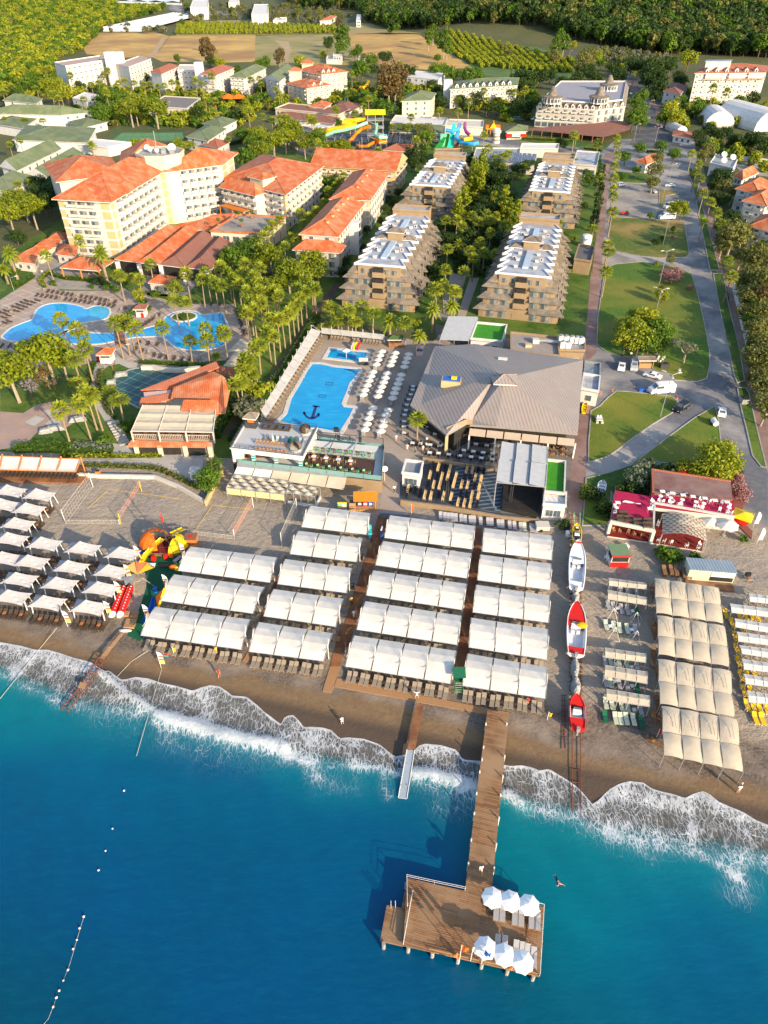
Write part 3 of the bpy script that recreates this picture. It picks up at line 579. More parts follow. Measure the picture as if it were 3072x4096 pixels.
for n_,(pts)in En([Z_('155,1122 105,1178 200,1190'),Z_('340,1160 295,1200 375,1215'),Z_('165,1270 118,1330 215,1342'),Z_('335,1300 290,1360 388,1372')]):
 w=[G('h',x,y,0)for x,y in pts];c=(w[0]+w[1]+w[2])/3;B=MB();top=c+Vc((0,.3,2.2))
 for p in(w[0]+Vc((-1,0,0)),w[0]+Vc((1,0,0)),w[1],w[2]):B.tb([p,top],.035,Wt,n=4)
 B.tb([w[1],w[2]],.035,Wt,n=4)
 tag(B.bd('bare_shelter',None,c),f'bare white canopy frame without fabric, {ORD[n_]} from the land on the right beach','frame','bare canopy frames')
# umbrellas
def umbrella(fab,r=1.12,h=2.2,drop=.5,n=8):
 ro=Em('umbrella',(0,0,0));B=MB();rim=[(r*cos(2*pi*(a+.5)/n),r*sin(2*pi*(a+.5)/n),h-drop)for a in Rg(n)]
 mid=[(x*.5,y*.5,h-drop*.42)for x,y,z in rim]
 for a in Rg(n):
  b_=(a+1)%n;e=(Vc(rim[a])+Vc(rim[b_]))/2*.955;e.z=h-drop+.03
  B.face([mid[a],rim[a],e],fab);B.face([mid[a],e,mid[b_]],fab);B.face([mid[b_],e,rim[b_]],fab);B.face([mid[a],mid[b_],(0,0,h)],fab)
  B.face([rim[a],(rim[a][0],rim[a][1],h-drop-.12),(e.x,e.y,h-drop-.08),e],fab);B.face([e,(e.x,e.y,h-drop-.08),(rim[b_][0],rim[b_][1],h-drop-.12),rim[b_]],fab)
 B.bd('umbrella_canopy',ro)
 B=MB();B.tb([(0,0,0),(0,0,h+.12)],.035,Wt);B.bd('pole',ro)
 B=MB();B.box((0,0,.06),(.55,.55,.12),CONC);B.bd('base',ro);return ro
UMB=Proto(umbrella(FABW));UMBJ=Proto(umbrella(mat('bright_white_canvas',(.86,.86,.85),(.82,.82,.82),1),1.22,2.3,.5));UMBB=Proto(umbrella(FABW,1.75,2.9,.7))
ucol={'upper left':Z_('1098,488 1085,514 1074,542 1062,572'),'upper middle':Z_('1185,498 1174,525 1164,551 1152,577'),'upper right':Z_('1273,507 1264,533 1253,560 1244,588'),'central left':Z_('1040,620 1027,648 1015,677 1002,707 987,738 976,767'),'central middle':Z_('1133,630 1121,658 1108,687 1096,716 1083,746 1071,778'),'central right':Z_('1225,640 1215,670 1203,698 1191,728 1179,758 1168,790'),'lower left':Z_('1040,853 1028,887 1013,920 1000,957 987,992'),'lower right':Z_('1140,868 1126,899 1115,934 1103,968 1089,1003')}
for cn,L in ucol.items():
 for i,(x,y)in En(L):
  g=G('b',x,y,1.95);n_=len(L)-i-1
  UMB(g,.1*i,1,f'white octagonal umbrella, {ORD[n_]} from the sea in the {cn} column beside the anchor pool','umbrella','white umbrellas beside the anchor pool')
  for j,dx in En((-.45,)):LB['grey'](g+Vc((dx,-.25,.01)),AX+.05,1,f'grey lounger of umbrella {ORD[n_]} from sea, {cn} column by anchor pool','sun lounger','grey loungers under the poolside umbrellas')
Lk('the white umbrellas beside the anchor pool',G('b',1110,700))
# jetty and platforms
JZ=1.5
def J(x,y,z=JZ,k='j'):return Pz(*q(k,x,y),z)
ro=Em('jetty',J(900,600,0),'long brown plank jetty ending in a wide bathing platform over the sea','jetty')
b0=ro.location
B=MB();pl=[J(*p)for p in((345,412),(800,515))]+[J(862,0),J(1500,550,JZ,'s2'),J(1640,575,JZ,'s2'),J(1058,0),J(1012,480)]+[J(1418,640),J(1385,1182),J(320,940)]
B.pr(pl,JZ-.22,JZ,JW,bot=True);B.bd('deck',ro,b0)
B=MB();lp=[J(*p,JZ-.5)for p in((190,625),(358,655),(318,945),(137,905))];B.pr(lp,JZ-.7,JZ-.5,JW,bot=True);B.bd('lower_deck',ro,b0)
B=MB();lp2=[J(*p,JZ-.27)for p in((328,520),(385,530),(362,655),(308,645))];B.pr(lp2,JZ-.45,JZ-.25,JW,bot=True);B.bd('step',ro,b0)
for x,y in((165,918),(358,945),(548,985),(750,1030),(935,1072),(1137,1120),(1340,1165),(345,450),(600,480),(820,470),(990,440),(1400,700),(1395,900)):
 w=J(x,y);B=MB();B.tb([(w.x,w.y,-5),(w.x,w.y,JZ-.2)],.22,CONC,n=8);B.bd('pile',ro,b0)
for k_,L in(('s2',Z_('1490,640 1475,790 1465,870 1450,950 1430,1090 1415,1220 1625,640 1612,850 1600,980 1585,1100 1575,1250')),('j',Z_('850,115 827,300 1045,150 1028,335'))):
 for x,y in L:
  w=J(x,y,JZ+.3,k_);B=MB();B.tb([(w.x,w.y,-2),(w.x,w.y,JZ+.5)],.09,Wt);B.bd('bollard',ro,b0)
def rail(pts,h,ro,b0,m=Wt,mid=True,r=.035):
 B=MB()
 for i in Rg(len(pts)-1):
  a,b_=Vc(pts[i]),Vc(pts[i+1]);n=max(1,int((b_-a).length/1.8))
  for j in Rg(n+1):w=a.lerp(b_,j/n);B.tb([w,w+Vz(h)],r,m,n=4)
  for z in((h,h*.55)if mid else(h,)):B.tb([a+Vz(z),b_+Vz(z)],r*.7,m,n=4)
 return B.bd('railing',ro,b0)
rail([J(350,640),J(345,415),J(560,462),J(800,512)],.9,ro,b0);rail([J(1345,625),J(1412,642),J(1380,1178)],.75,ro,b0,mid=False,r=.05);rail([J(520,975),J(750,1030),J(1380,1172)],.35,ro,b0,WOODL);rail([J(318,932),J(392,520)],.3,ro,b0,r=.05)
B=MB()
for s_ in(0,.45):
 a=J(222,632,JZ-.5)+Vc((s_*1.1,0,0));B.tb([a+Vc((0,.4,-1.5)),a+Vc((0,.15,.9)),a+Vc((0,-.15,.9)),a+Vc((0,-.2,0))],.04,Wt,n=5)
B.bd('ladder',ro,b0)
Lk('the bathing platform',J(900,800)[:2])
ro=Em('swimming_pier',Pz(*q('s2',1000,900),0),'narrow plank pier with a blue-grey metal ramp running into the surf','pier');b0=ro.location
def tp(x,y,z):return Pz(*q('s2',x,y),z)
B=MB();a,b_,c,d=tp(1040,510,1.2),tp(1085,515,1.2),tp(1030,812,.9),tp(980,806,.9)
B.face([a,b_,c,d],WP);B.face([d-Vz(.15),c-Vz(.15),c,d],WP);B.face([a-Vz(.15),a,d,d-Vz(.15)],WP);B.face([b_,b_-Vz(.15),c-Vz(.15),c],WP);B.bd('deck',ro,b0)
B=MB();RM=mat('blue_grey_ramp',(.30,.36,.42),(.25,.31,.37),3,rough=.4);a,b_,c,d=tp(978,808,.92),tp(1028,812,.92),tp(978,1125,.12),tp(922,1118,.12)
B.face([a,b_,c,d],RM);e,f_=tp(972,1142,-.1),tp(930,1138,-.1);B.face([d,c,e,f_],RM)
for s0,s1 in((a,d),(b_,c)):B.tb([s0+Vz(.04),s1+Vz(.04)],.06,Wt,n=5)
B.bd('ramp',ro,b0)
for p in((1000,760),(990,900),(960,1050)):
 w=tp(*p,0);B=MB();B.tb([(w.x-.4,w.y,-2),(w.x-.4,w.y,.5)],.06,Me);B.tb([(w.x+.4,w.y,-2),(w.x+.4,w.y,.5)],.06,Me);B.bd('support',ro,b0)
ro=Em('rusty_pier_frame',Pz(*q('s1',540,560),0),'rusty bare pier frame with a few boards crossing the surf on the left','pier');b0=ro.location
RUST=mat('rusty_steel',(.20,.055,.03),(.10,.035,.025),3)
L1,L2=Z_('640,370 520,560 400,700'),Z_('690,372 555,565 442,715');z_=(1.1,.8,.45)
A1=[Pz(*q('s1',*p),z)for p,z in zip(L1,z_)];A2=[Pz(*q('s1',*p),z)for p,z in zip(L2,z_)]
B=MB();B.tb(A1,.08,RUST);B.tb(A2,.08,RUST)
for i in Rg(9):
 t_=i/8*2;j=min(1,int(t_));a=A1[j].lerp(A1[j+1],t_-j);b_=A2[j].lerp(A2[j+1],t_-j);B.tb([a,b_],.07,RUST)
 for w in(a,b_):B.tb([w,(w.x,w.y,-1.5)],.06,RUST)
B.bd('frame',ro,b0)
for p4,z in((Z_('505,565 520,530 560,540 548,575'),.9),(Z_('650,370 700,305 725,310 675,380'),1.15),(Z_('705,305 780,215 805,210 728,308'),1.25)):
 B=MB();B.pr([Pz(*q('s1',*p),z)for p in p4],z-.08,z,WOODL,bot=True);B.bd('board',ro,b0)
for n_,(k_,pts)in En((('s1',Z_('0,640 160,440 250,325 370,180')),('s1',Z_('1050,440 960,750 885,1010')),('s1',Z_('760,495 850,400 1050,270')))):
 B=MB();B.tb([Pz(*q(k_,*p),.25 if i<len(pts)-1 or n_==1 else 1.0)for i,p in En(pts)],.035,vm('pale_rope',(.5,.48,.42)),n=4)
 b0=Pz(*q(k_,*pts[1]),.2);tag(B.bd('mooring_rope',None,b0),['pale rope running from the beach flag into the sea at far left','pale rope running into the sea below the middle beach flag','thin rope lying across the wet sand right of the rusty pier'][n_],'rope')
BUOY=None
for x,y in((268,1708),(243,1790),(228,1838),(213,1880),(181,1980),(172,2005),(166,2030),(158,2050),(147,2095),(137,2118),(128,2140),(122,2155),(115,2175)):
 if BUOY is None:
  B=MB();B.sph((0,0,.05),.17,Wt,10,6);B.tb([(0,0,.15),(0,0,.3)],.05,ORP);BUOY=Proto(B.bd('buoy'))
 auto(BUOY(Pz(x,y,.05),0,R.uniform(.5,.85)),'small white buoy floating','buoy','line of white buoys at left in the sea')
B=MB();pp=[Pz(x,y,.05)for x,y in((181,1980),(166,2030),(150,2085),(128,2140),(105,2200),(80,2230))];B.tb(pp,.015,Wt,n=4);tag(B.bd('buoy_rope',None,pp[2]),'pale floating rope linking the white buoys at the bottom left','rope')
lj=Em('sun_lounger',(0,0,0));B=MB();B.box((0,-.3,.36),(.60,1.25,.05),GREY);B.bd('seat',lj)
B=MB();B.box((0,.66,.50),(.60,.78,.05),GREY,M=Matrix.Rotation(radians(24),3,'X'));B.bd('backrest',lj)
B=MB();[B.box((x,0,.32),(.05,2.0,.07),WOODL)for x in(-.31,.31)];B.box((0,-.97,.32),(.6,.05,.07),WOODL);B.bd('frame',lj)
for x in(-.31,.31):
 for y in(-.92,.7):B=MB();B.box((x,y,.15),(.06,.06,.3),WOODL);B.bd('leg',lj)
LJ=Proto(lj)
for row,L in(('land',Z_('1045,675 1093,685 1190,710 1240,722 1320,738 1368,748')),('sea',Z_('1055,940 1110,950 1200,985 1250,1000 1290,1015 1338,1040'))):
 for i,(x,y)in En(L):LJ(J(x,y,JZ+.35)-Vz(.34),-.17,1,f'grey lounger on the bathing platform, {ORD[i]} from left in the {row}ward row','sun lounger','grey loungers on the bathing platform')
for i,(x,y)in En(Z_('1015,562 1157,588 1300,620 962,955 1108,1010 1250,1065')):
 w=J(x,y,JZ+1.95);UMBJ((w.x,w.y,JZ),.2+i,1,f'bright white umbrella on the bathing platform, {("left","middle","right")[i%3]} of the {("landward","seaward")[i//3]} three','umbrella','white umbrellas on the bathing platform')
for i,(x,y)in En(Z_('1000,650 1145,675 1278,705')):TB['brown'](J(x,y,JZ+.3)-Vz(.3),-.17,1,f'{ORD[i]} small brown table from left beneath the platform umbrellas','side table','small tables on the platform')
def Fg(loc,h,cm,w=1.1,hh=.7,label='',group='flags',name='flag',rz=-.4,pm=Wt):
 r_=Em('flagpole',loc,label,'flag',group);B=MB();B.tb([(0,0,0),(0,0,h)],.045,pm);ob=B.bd('pole',r_);B=MB();rows=[]
 for j in Rg(5):rows.append([(cos(rz)*w*i/6,sin(rz)*w*i/6+.09*sin(i*1.3+j*.4),h-.05-hh*j/4-.12*i/6*w)for i in Rg(7)])
 B.grid(rows,cm);B.bd('flag_cloth',r_);return r_
for x,y,m_,lb in((758,1045,ORP,'orange'),(843,1062,WPL_,'white'),(928,1083,BLUE,'blue and white')):Fg(J(x,y),3.6,m_,.75,1.15,f'{lb} flag on a white pole at the seaward edge of the platform','flags on the platform edge')
def lifebuoy(loc,label,rz=0):
 B=MB();B.tb([(.32*cos(a),.08*sin(a*2)*.3,.55+.32*sin(a))for a in[i*pi/6 for i in Rg(13)]],.075,ORP,n=6);B.tb([(0,0,0),(0,.05,1.0)],.04,Wt);o=B.bd('lifebuoy');o.location=loc;o.rotation_euler=(0,0,rz);return tag(o,label,'lifebuoy','lifebuoys')
lifebuoy(J(735,1035),'orange lifebuoy at the left end of the platform flags');lifebuoy(J(1165,1135),'orange lifebuoy on the platform edge near the right umbrellas')
# buildings
def winmb(kind):
 B=MB()
 if kind=='window':B.box((0,-.03,0),(1,.10,1),Wt);B.box((-.23,-.06,0),(.42,.10,.9),Gl);B.box((.23,-.06,0),(.42,.10,.9),Gl)
 elif kind=='tall_window':B.box((0,-.03,0),(1,.10,1),Me);B.box((-.24,-.06,0),(.42,.10,.92),Gl);B.box((.24,-.06,0),(.42,.10,.92),CURT)
 elif kind=='panel':B.box((0,-.03,0),(1,.08,1),OCHRE)
 elif kind=='pane':B.box((0,-.03,0),(1,.08,1),Gl)
 elif kind in('balcony','balcony_angled'):
  B.box((0,-.5,-.45),(1,1.0,.12),Wt)
  if kind=='balcony':B.box((0,-.98,-.12),(1,.06,.55),Ow);B.box((-.48,-.5,-.12),(.03,1,.55),Ow);B.box((.48,-.5,-.12),(.03,1,.55),Ow);B.box((.2,-.5,-.28),(.2,.4,.3),BRN)
  else:B.pr(Z_('-.5,-.05 .5,-.05 .5,-1.0 .1,-1.2 -.5,-.6'),-.45,.12,Ow)
 elif kind=='dormer':B.pr(Z_('-.5,.6 .5,.6 .5,-.5 -.5,-.5'),-.5,.3,Wt);B.face(Z_('-.6,-.6,.25 0,-.6,.95 0,.9,.95 -.6,.9,.25'),Tr);B.face(Z_('.6,-.6,.25 .6,.9,.25 0,.9,.95 0,-.6,.95'),Tr);B.face(Z_('-.5,-.5,.3 .5,-.5,.3 0,-.5,.85'),Wt);B.box((0,-.55,-.05),(.45,.1,.5),Gl)
 elif kind=='dark_dormer':B.pr(Z_('-.5,.6 .5,.6 .5,-.5 -.5,-.5'),-.5,.3,Wt);B.face(Z_('-.6,-.6,.25 0,-.6,.95 0,.9,.95 -.6,.9,.25'),SHING);B.face(Z_('.6,-.6,.25 .6,.9,.25 0,.9,.95 0,-.6,.95'),SHING);B.face(Z_('-.5,-.5,.3 .5,-.5,.3 0,-.5,.85'),Wt);B.box((0,-.55,-.05),(.45,.1,.5),Gl)
 elif kind=='chimney':B.box((0,0,0),(.8,.8,1.4),OCHRE);B.box((0,0,.75),(1.0,1.0,.12),Tr)
 elif kind=='vent':B.box((0,0,0),(.9,.9,.5),Ow);B.box((0,0,.3),(1.2,1.2,.1),Wt)
 elif kind=='pillar':B.box((0,0,0),(1,1,1),Wt)
 elif kind=='round_window':B.tb([(0,.9,0),(0,-.45,0)],.95,SHING,n=10);B.tb([(0,-.4,0),(0,-.55,0)],.72,DARK,n=10)
 elif kind=='railing':B.box((0,-.9,.0),(1,.05,.9),Wt)
 elif kind=='air_conditioner':B.box((0,0,.4),(.9,.5,.8),Ow);B.tb([(0,-.2,.45),(0,-.28,.45)],.28,DARK,n=8)
 elif kind=='skylight':B.box((0,0,0),(1,1,1),mat('skylight_glass',(.42,.50,.58),(.34,.42,.5),1,rough=.2))
 return B
WM,WMB={},{}
CAM=Vz(CH)
class Bld:
 def __init__(s,label,c,cat='building',group=None,name='building'):
  s.root=Em(name,(c[0],c[1],ZG),label,cat,group);s.b=Vc((c[0],c[1],ZG));s.it=[]
 def pt(s,B,name,smooth=False):return B.bd(name,s.root,s.b,smooth)
 def add(s,kind,loc,rz=0,sc=(1,1,1)):s.it.append((kind,Vc(loc),rz,sc))
 def win(s,A,B_,z0,fh,floors,cols,kind='window',w=1.3,h=1.5,cent=None,off=0,margin=.0,dep=1,zc=None):
  A=Vc((A[0],A[1]));B_=Vc((B_[0],B_[1]));d=B_-A;L=d.length;d/=L;nrm=Vc((d.y,-d.x))
  cen=cent or s.b.xy
  if(A+B_).dot(nrm)/2<Vc(cen[:2]).dot(nrm):nrm=-nrm
  rz=atan2(nrm.y,nrm.x)+pi/2
  for f in Rg(floors):
   for c in Rg(cols):
    p=A+d*(margin+(L-2*margin)*(c+.5)/cols)+nrm*off
    s.add(kind,(p.x,p.y,z0+f*fh+(fh*.5 if zc is None else zc)),rz,(w,dep,h))
 def fin(s):
  by={}
  for it in s.it:by.setdefault(it[0],[]).append(it)
  for k,L in by.items():
   if k not in WMB:WMB[k]=winmb(k);o=WMB[k].bd(k);WM[k]=o.data;bpy.data.objects.remove(o)
   L.sort(key=lambda i:(i[1]-CAM).length)
   for _,loc,rz,sc in L[:99]:
    o=bpy.data.objects.new(k,WM[k]);COL.objects.link(o);o.parent=s.root;o.location=loc-s.b;o.rotation_euler=(0,0,rz);o.scale=sc
   if len(L)>99:
    B=MB();src=WMB[k]
    for _,loc,rz,sc in L[99:]:
     i=len(B.v);ca,sa=cos(rz),sin(rz)
     for x,y,z in src.v:x,y,z=x*sc[0],y*sc[1],z*sc[2];B.v.append((loc.x+x*ca-y*sa,loc.y+x*sa+y*ca,loc.z+z))
     B.f+=[tuple(i+a for a in f)for f in src.f];B.m+=src.m
    B.mats=src.mats;o=B.bd(k,s.root,s.b);o['kind']='stuff'
def par(A,B,C):return A+C-B
def xy(*P_):return[Vc((p[0],p[1]))for p in P_]
def grow(poly,d):
 c=sum((Vc(p[:2])for p in poly),Vc((0,0)))/len(poly);out=[]
 n=len(poly)
 for i in Rg(n):
  p=Vc(poly[i][:2]);a=(p-Vc(poly[i-1][:2])).normalized();b=(Vc(poly[(i+1)%n][:2])-p).normalized()
  na,nb=Vc((a.y,-a.x)),Vc((b.y,-b.x))
  if na.dot(p-c)<0 and nb.dot(p-c)<0:na,nb=-na,-nb
  m=(na+nb);m=m/max(.3,m.length_squared)*2;out.append(p+m*d)
 return out
def hip(B,quad,z,over,rise,m,soffit=None,inset=.5,gable=False):
 """roof over a four-cornered plan; ridge runs along the longer sides"""
 qd=grow(quad,over);A,b,c,d=[Vc((p.x,p.y,z))for p in qd]
 if(b-A).length+(d-c).length>(c-b).length+(A-d).length:A,b,c,d=b,c,d,A
 w=((b-A).length+(c-d).length)/2;L=((c-b).length+(d-A).length)/2;k=0 if gable else min(.499,inset*w/L)
 m0,m1=(A+b)/2,(c+d)/2;r0=m0.lerp(m1,k)+Vz(rise);r1=m0.lerp(m1,1-k)+Vz(rise)
 t=Vz(-.22);S_=soffit or Wt
 B.face([b,c,r1,r0],m);B.face([d,A,r0,r1],m)
 B.face([A,b,r0],S_ if gable else m);B.face([c,d,r1],S_ if gable else m)
 for p,q_ in((A,b),(b,c),(c,d),(d,A)):B.face([p+t,q_+t,q_,p],S_)
 B.face([A+t,d+t,c+t,b+t],S_)
 for p,q_ in((A,r0),(b,r0),(c,r1),(d,r1),(r0,r1)):
  if not gable or q_ is r1 and p is r0:B.tb([p+Vz(.03),q_+Vz(.03)],.13,m,n=4)
def flat(B,poly,z,m,par_=.5,w=.3,wm=Wt,eps=.02):
 B.pr(poly,z-.3,z+eps,wm,m);B.strip(poly,w,z-.3+.31,z+par_,wm,True)
def Sm(label,k,pts,h,floors=3,roof='hip',rm=Tr,wall=CREAM,cols=(3,5),bal=True,rise=3,over=.8,group=None,kind='window',wsz=(1.4,1.5),name='building',z0=0,extra=None,chim=0,panels=False):
 A,B_,C=[Vc(p[:2])for p in(W(k,pts,h)if isinstance(pts[0],tuple)else pts)];D=A+C-B_;c=(A+B_+C+D)/4;FOOT.append(grow([A,B_,C,D],3))
 b=Bld(label,c,group=group,name=name);z=ZG+h;m=MB();m.pr([A,B_,C,D],ZG-.2,z,wall);b.pt(m,'wall')
 if floors>1:
  m=MB()
  for f in Rg(1,floors):m.strip([A,B_,C,D],.12,ZG+f*h/floors-.12,ZG+f*h/floors+.1,Wt,True)
  b.pt(m,'string_course')
 m=MB()
 if roof=='hip':hip(m,[A,B_,C,D],z,over,rise,rm)
 elif roof=='gable':hip(m,[A,B_,C,D],z,over,rise,rm,gable=True,soffit=wall)
 else:flat(m,[A,B_,C,D],z,rm,.6,.3,wall)
 b.pt(m,'roof');fh=h/floors
 for(p,q_),n in(((A,B_),cols[0]),((B_,C),cols[1])):
  if n:
   b.win(p,q_,ZG,fh,floors,n,kind,wsz[0],min(wsz[1],fh*.7),cent=c,margin=.6)
   if bal and floors>1:b.win(p,q_,ZG+fh,fh,floors-1,n,'balcony',(q_-p).length/n*.72,1.25,cent=c,margin=.6)
   if panels:
    for s_ in(0,1):e=(q_-p);b.win(p+e*(s_*.94+.003),p+e*(s_*.94+.06),ZG,fh,floors,1,'panel',e.length*.05,fh*.72,cent=c)
 if chim:
  w_=(B_-A).length<(C-B_).length;m0,m1=((A+B_)/2,(C+D)/2)if w_ else((B_+C)/2,(A+D)/2);e=((B_-A)if w_ else(C-B_)).normalized()
  for i in Rg(chim):p=m0.lerp(m1,(i+.7)/(chim+.4))+e*1.6;b.add('chimney',(p.x,p.y,z+rise*.75),AX)
 if extra:extra(b,A,B_,C,D,z)
 b.fin();return b,(A,B_,C,D)
# --- main hotel
def main_hotel():
 A,B_,C=xy((-107,246),(-88.7,242.4),(-80,292));D=A+C-B_;E,F_,G_=xy((-80,281),(-61.8,292.3),(-59.8,309));H_=E+G_-F_
 tc=Vc((-83,289));h=18.5;z=ZG+h;b=Bld('big cream six-storey hotel with angled wings, balconies, orange hipped roofs and flat octagonal tower',tc)
 for q4,nm in(([A,B_,C,D],'wing'),([E,F_,G_,H_],'wing')):
  m=MB();m.pr(q4,ZG-.2,z,Ow);
  for f in Rg(1,6):m.strip(q4,.16,ZG+f*3.08-.25,ZG+f*3.08+.05,Wt,True)
  b.pt(m,nm);m=MB();hip(m,q4,z,1.3,5.2,Tr,inset=.75);b.pt(m,'roof')
 m=MB();P4=xy((-129,296),(-108,305),(-98,283),(-116,272));m.pr(P4,ZG-.2,z-1,Ow);b.pt(m,'wing');m=MB();hip(m,P4,z-1,1.3,4.5,Tr);b.pt(m,'roof')
 P5=xy((-104,312),(-84,316),(-78,292),(-98,288));m=MB();m.pr(P5,ZG-.2,z,Ow);b.pt(m,'wing');m=MB();hip(m,P5,z,1.3,6.5,Tr);b.pt(m,'roof')
 m=MB();hip(m,[A.lerp(B_,.12)-Vc((0,1)),B_.lerp(A,.25)-Vc((0,1)),B_.lerp(A,.25)+Vc((1.5,9)),A.lerp(B_,.12)+Vc((1.5,9))],z+.05,.6,3.2,Tr);b.pt(m,'roof')
 p=B_.lerp(C,.18);m=MB();hip(m,[p-Vc((4,0)),p+Vc((1.6,-.3)),p+Vc((2.6,9)),p+Vc((-3,9))],z+.05,.3,2.2,Tr);b.pt(m,'roof')
 o8=[tc+Vc((8.8*cos(a),8.8*sin(a)))for a in[radians(22.5+45*i)for i in Rg(8)]]
 m=MB();m.pr(o8,ZG,z+4.6,CREAM);m.strip(o8,.4,z+4.6,z+5.3,CREAM,True);b.pt(m,'tower')
 m=MB();m.pr([tc+(p-tc)*.93 for p in o8],z+4.6,z+4.75,CONC);b.pt(m,'tower_roof')
 m=MB();m.tb([(tc.x-1,tc.y,z+4.7),(tc.x-1,tc.y,z+12)],.12,Me);b.pt(m,'mast')
 for dx,dy,r in((-5,2,1.1),(-3,-1,.9),(4.5,1,1.6),(0,-3,.8)):
  m=MB();rows=[[(r*t*cos(a),r*t*sin(a),.35*r*t*t)for a in[i*pi/5 for i in Rg(10)]]for t in(.05,.5,1)]
  Mx=Matrix.Rotation(radians(55),3,'X');m.grid([[Mx@Vc(v)+Vc((tc.x+dx,tc.y+dy,z+6))for v in r_]for r_ in rows],Wt,True);m.tb([(tc.x+dx,tc.y+dy,z+4.7),(tc.x+dx,tc.y+dy+.3,z+5.9)],.1,Me);b.pt(m,'satellite_dish')
 for dx,dy in((2,-2),(1,2),(-2,3),(5,-2)):m=MB();m.box((tc.x+dx,tc.y+dy,z+5.4),(1.6,1.1,1.3),Me);b.pt(m,'air_conditioner')
 fh=3.08
 def fac(p,q_,cols,kind='balcony',m_=.5):
  b.win(p,q_,ZG,fh,6,cols,'tall_window',(q_-p).length/cols*.72,2.2,cent=tc,margin=m_);b.win(p,q_,ZG,fh,6,cols,kind,(q_-p).length/cols*.86,1.3,cent=tc,margin=m_,dep=1.15)
 b.win(A,A.lerp(B_,.12),ZG,fh,6,1,'panel',1.8,2.3,cent=tc);fac(A.lerp(B_,.14),A.lerp(B_,.74),3);b.win(A.lerp(B_,.78),B_,ZG,fh,6,1,'panel',2.9,2.3,cent=tc)
 b.win(B_,B_.lerp(C,.05),ZG,fh,6,1,'panel',2.0,2.3,cent=tc+Vc((-20,-20)));fac(B_.lerp(C,.06),B_.lerp(C,.72),8,'balcony_angled')
 fac(E.lerp(F_,.22),E.lerp(F_,.98),5);
 for i in(5,6):b.win(o8[i-1],o8[i],ZG,fh,6,1,'panel',5.2,2.3,cent=tc)
 b.win(F_,G_,ZG,fh,6,2,'panel',5,2.3,cent=tc)
 b.fin();Lk('the big cream hotel',Vc((-92,250)))
main_hotel()
# --- hotel with the orange canopy
def ex(b,A,B_,C,D,z):
 e=(B_-A).normalized();n=Vc((e.y,-e.x));p=A.lerp(B_,.42);q4=[p-e*9+n*5,p+e*9+n*5,p+e*9,p-e*9]
 m=MB();m.pr(q4,ZG,z-1.2,Ow);b.pt(m,'wall');m=MB();hip(m,q4,z-1.2,1.0,3.2,Tr);b.pt(m,'roof')
 b.win(q4[0],q4[1],ZG,(z-ZG-1.2)/4,4,5,'tall_window',1.9,1.7,cent=b.b.xy);b.win(q4[0],q4[1],ZG,(z-ZG-1.2)/4,4,5,'balcony',3,1.3,cent=b.b.xy)
 m=MB();m.pr([p-e*7+n*9,p+e*6+n*9,p+e*6+n*5.1,p-e*7+n*5.1],ZG+6,ZG+6.3,ORNG,bot=True);[m.tb([(w.x,w.y,ZG+3),(w.x,w.y,ZG+6)],.18,ORNG)for w in(p-e*7+n*9,p+n*9,p+e*6+n*9)];b.pt(m,'orange_canopy')
 w=A.lerp(B_,.55);q4=[w-e*3,w+e*4,w+e*4-n*6,w-e*3-n*6];m=MB();m.pr(q4,z,z+3,CREAM);hip(m,q4,z+3,.6,1.6,Tr);b.pt(m,'roof_tower')
Sm('cream five-storey hotel with orange tile roof and orange entrance canopy between big hotel and terrace','r5',xy((-62,294),(-35.9,273.2),(-25.6,314)),13,5,cols=(7,9),wall=Ow,rise=4.2,over=1.1,extra=ex,panels=True)
# --- stepped row of three
def exA(b,A,B_,C,D,z):
 e=(B_-A).normalized();n=(B_-C).normalized();q4=[A+n*6-e*.5,B_+n*6+e*2,B_+e*2+n*.1,A+n*.1-e*.5];m=MB();m.pr(q4,ZG,ZG+8,Ow);b.pt(m,'wall');m=MB();hip(m,q4,ZG+8,.8,2.4,Tr);b.pt(m,'roof')
 b.win(q4[0],q4[1],ZG,2.67,3,3,'tall_window',1.8,1.8,cent=b.b.xy);b.win(q4[1],q4[2],ZG,2.67,3,2,'panel',2,1.9,cent=b.b.xy)
 p=B_.lerp(C,.42);q4=[p,p-n*3.5,p-n*3.5+e*3.4,p+e*3.4];m=MB();m.pr(q4,ZG,z-.4,Wt);b.pt(m,'stair_tower');b.win(q4[3],q4[2],ZG,2.7,4,1,'pane',2,1.5,cent=b.b.xy)
Sm('nearest ochre and cream block of the stepped row, maroon and orange roof with small chimneys','r5',xy((-26.4,233.6),(-15.0,231.2),(-7.6,268)),11,4,cols=(2,11),wall=Ow,rise=3.2,bal=False,chim=5,extra=exA,panels=True)
Sm('middle ochre block of the stepped row with orange tile roof','r5',xy((-19,272),(-5.5,270.5),(1.2,308)),11.5,4,cols=(3,11),wall=Ow,rise=3.2,bal=False,chim=4,panels=True)
Sm('long low ochre block with gabled orange roof crossing behind the stepped row','r5',xy((-31,329),(4.6,319.5),(9.5,342)),10,3,'gable',cols=(10,3),wall=OCHRE,rise=4.5,chim=0,bal=True)
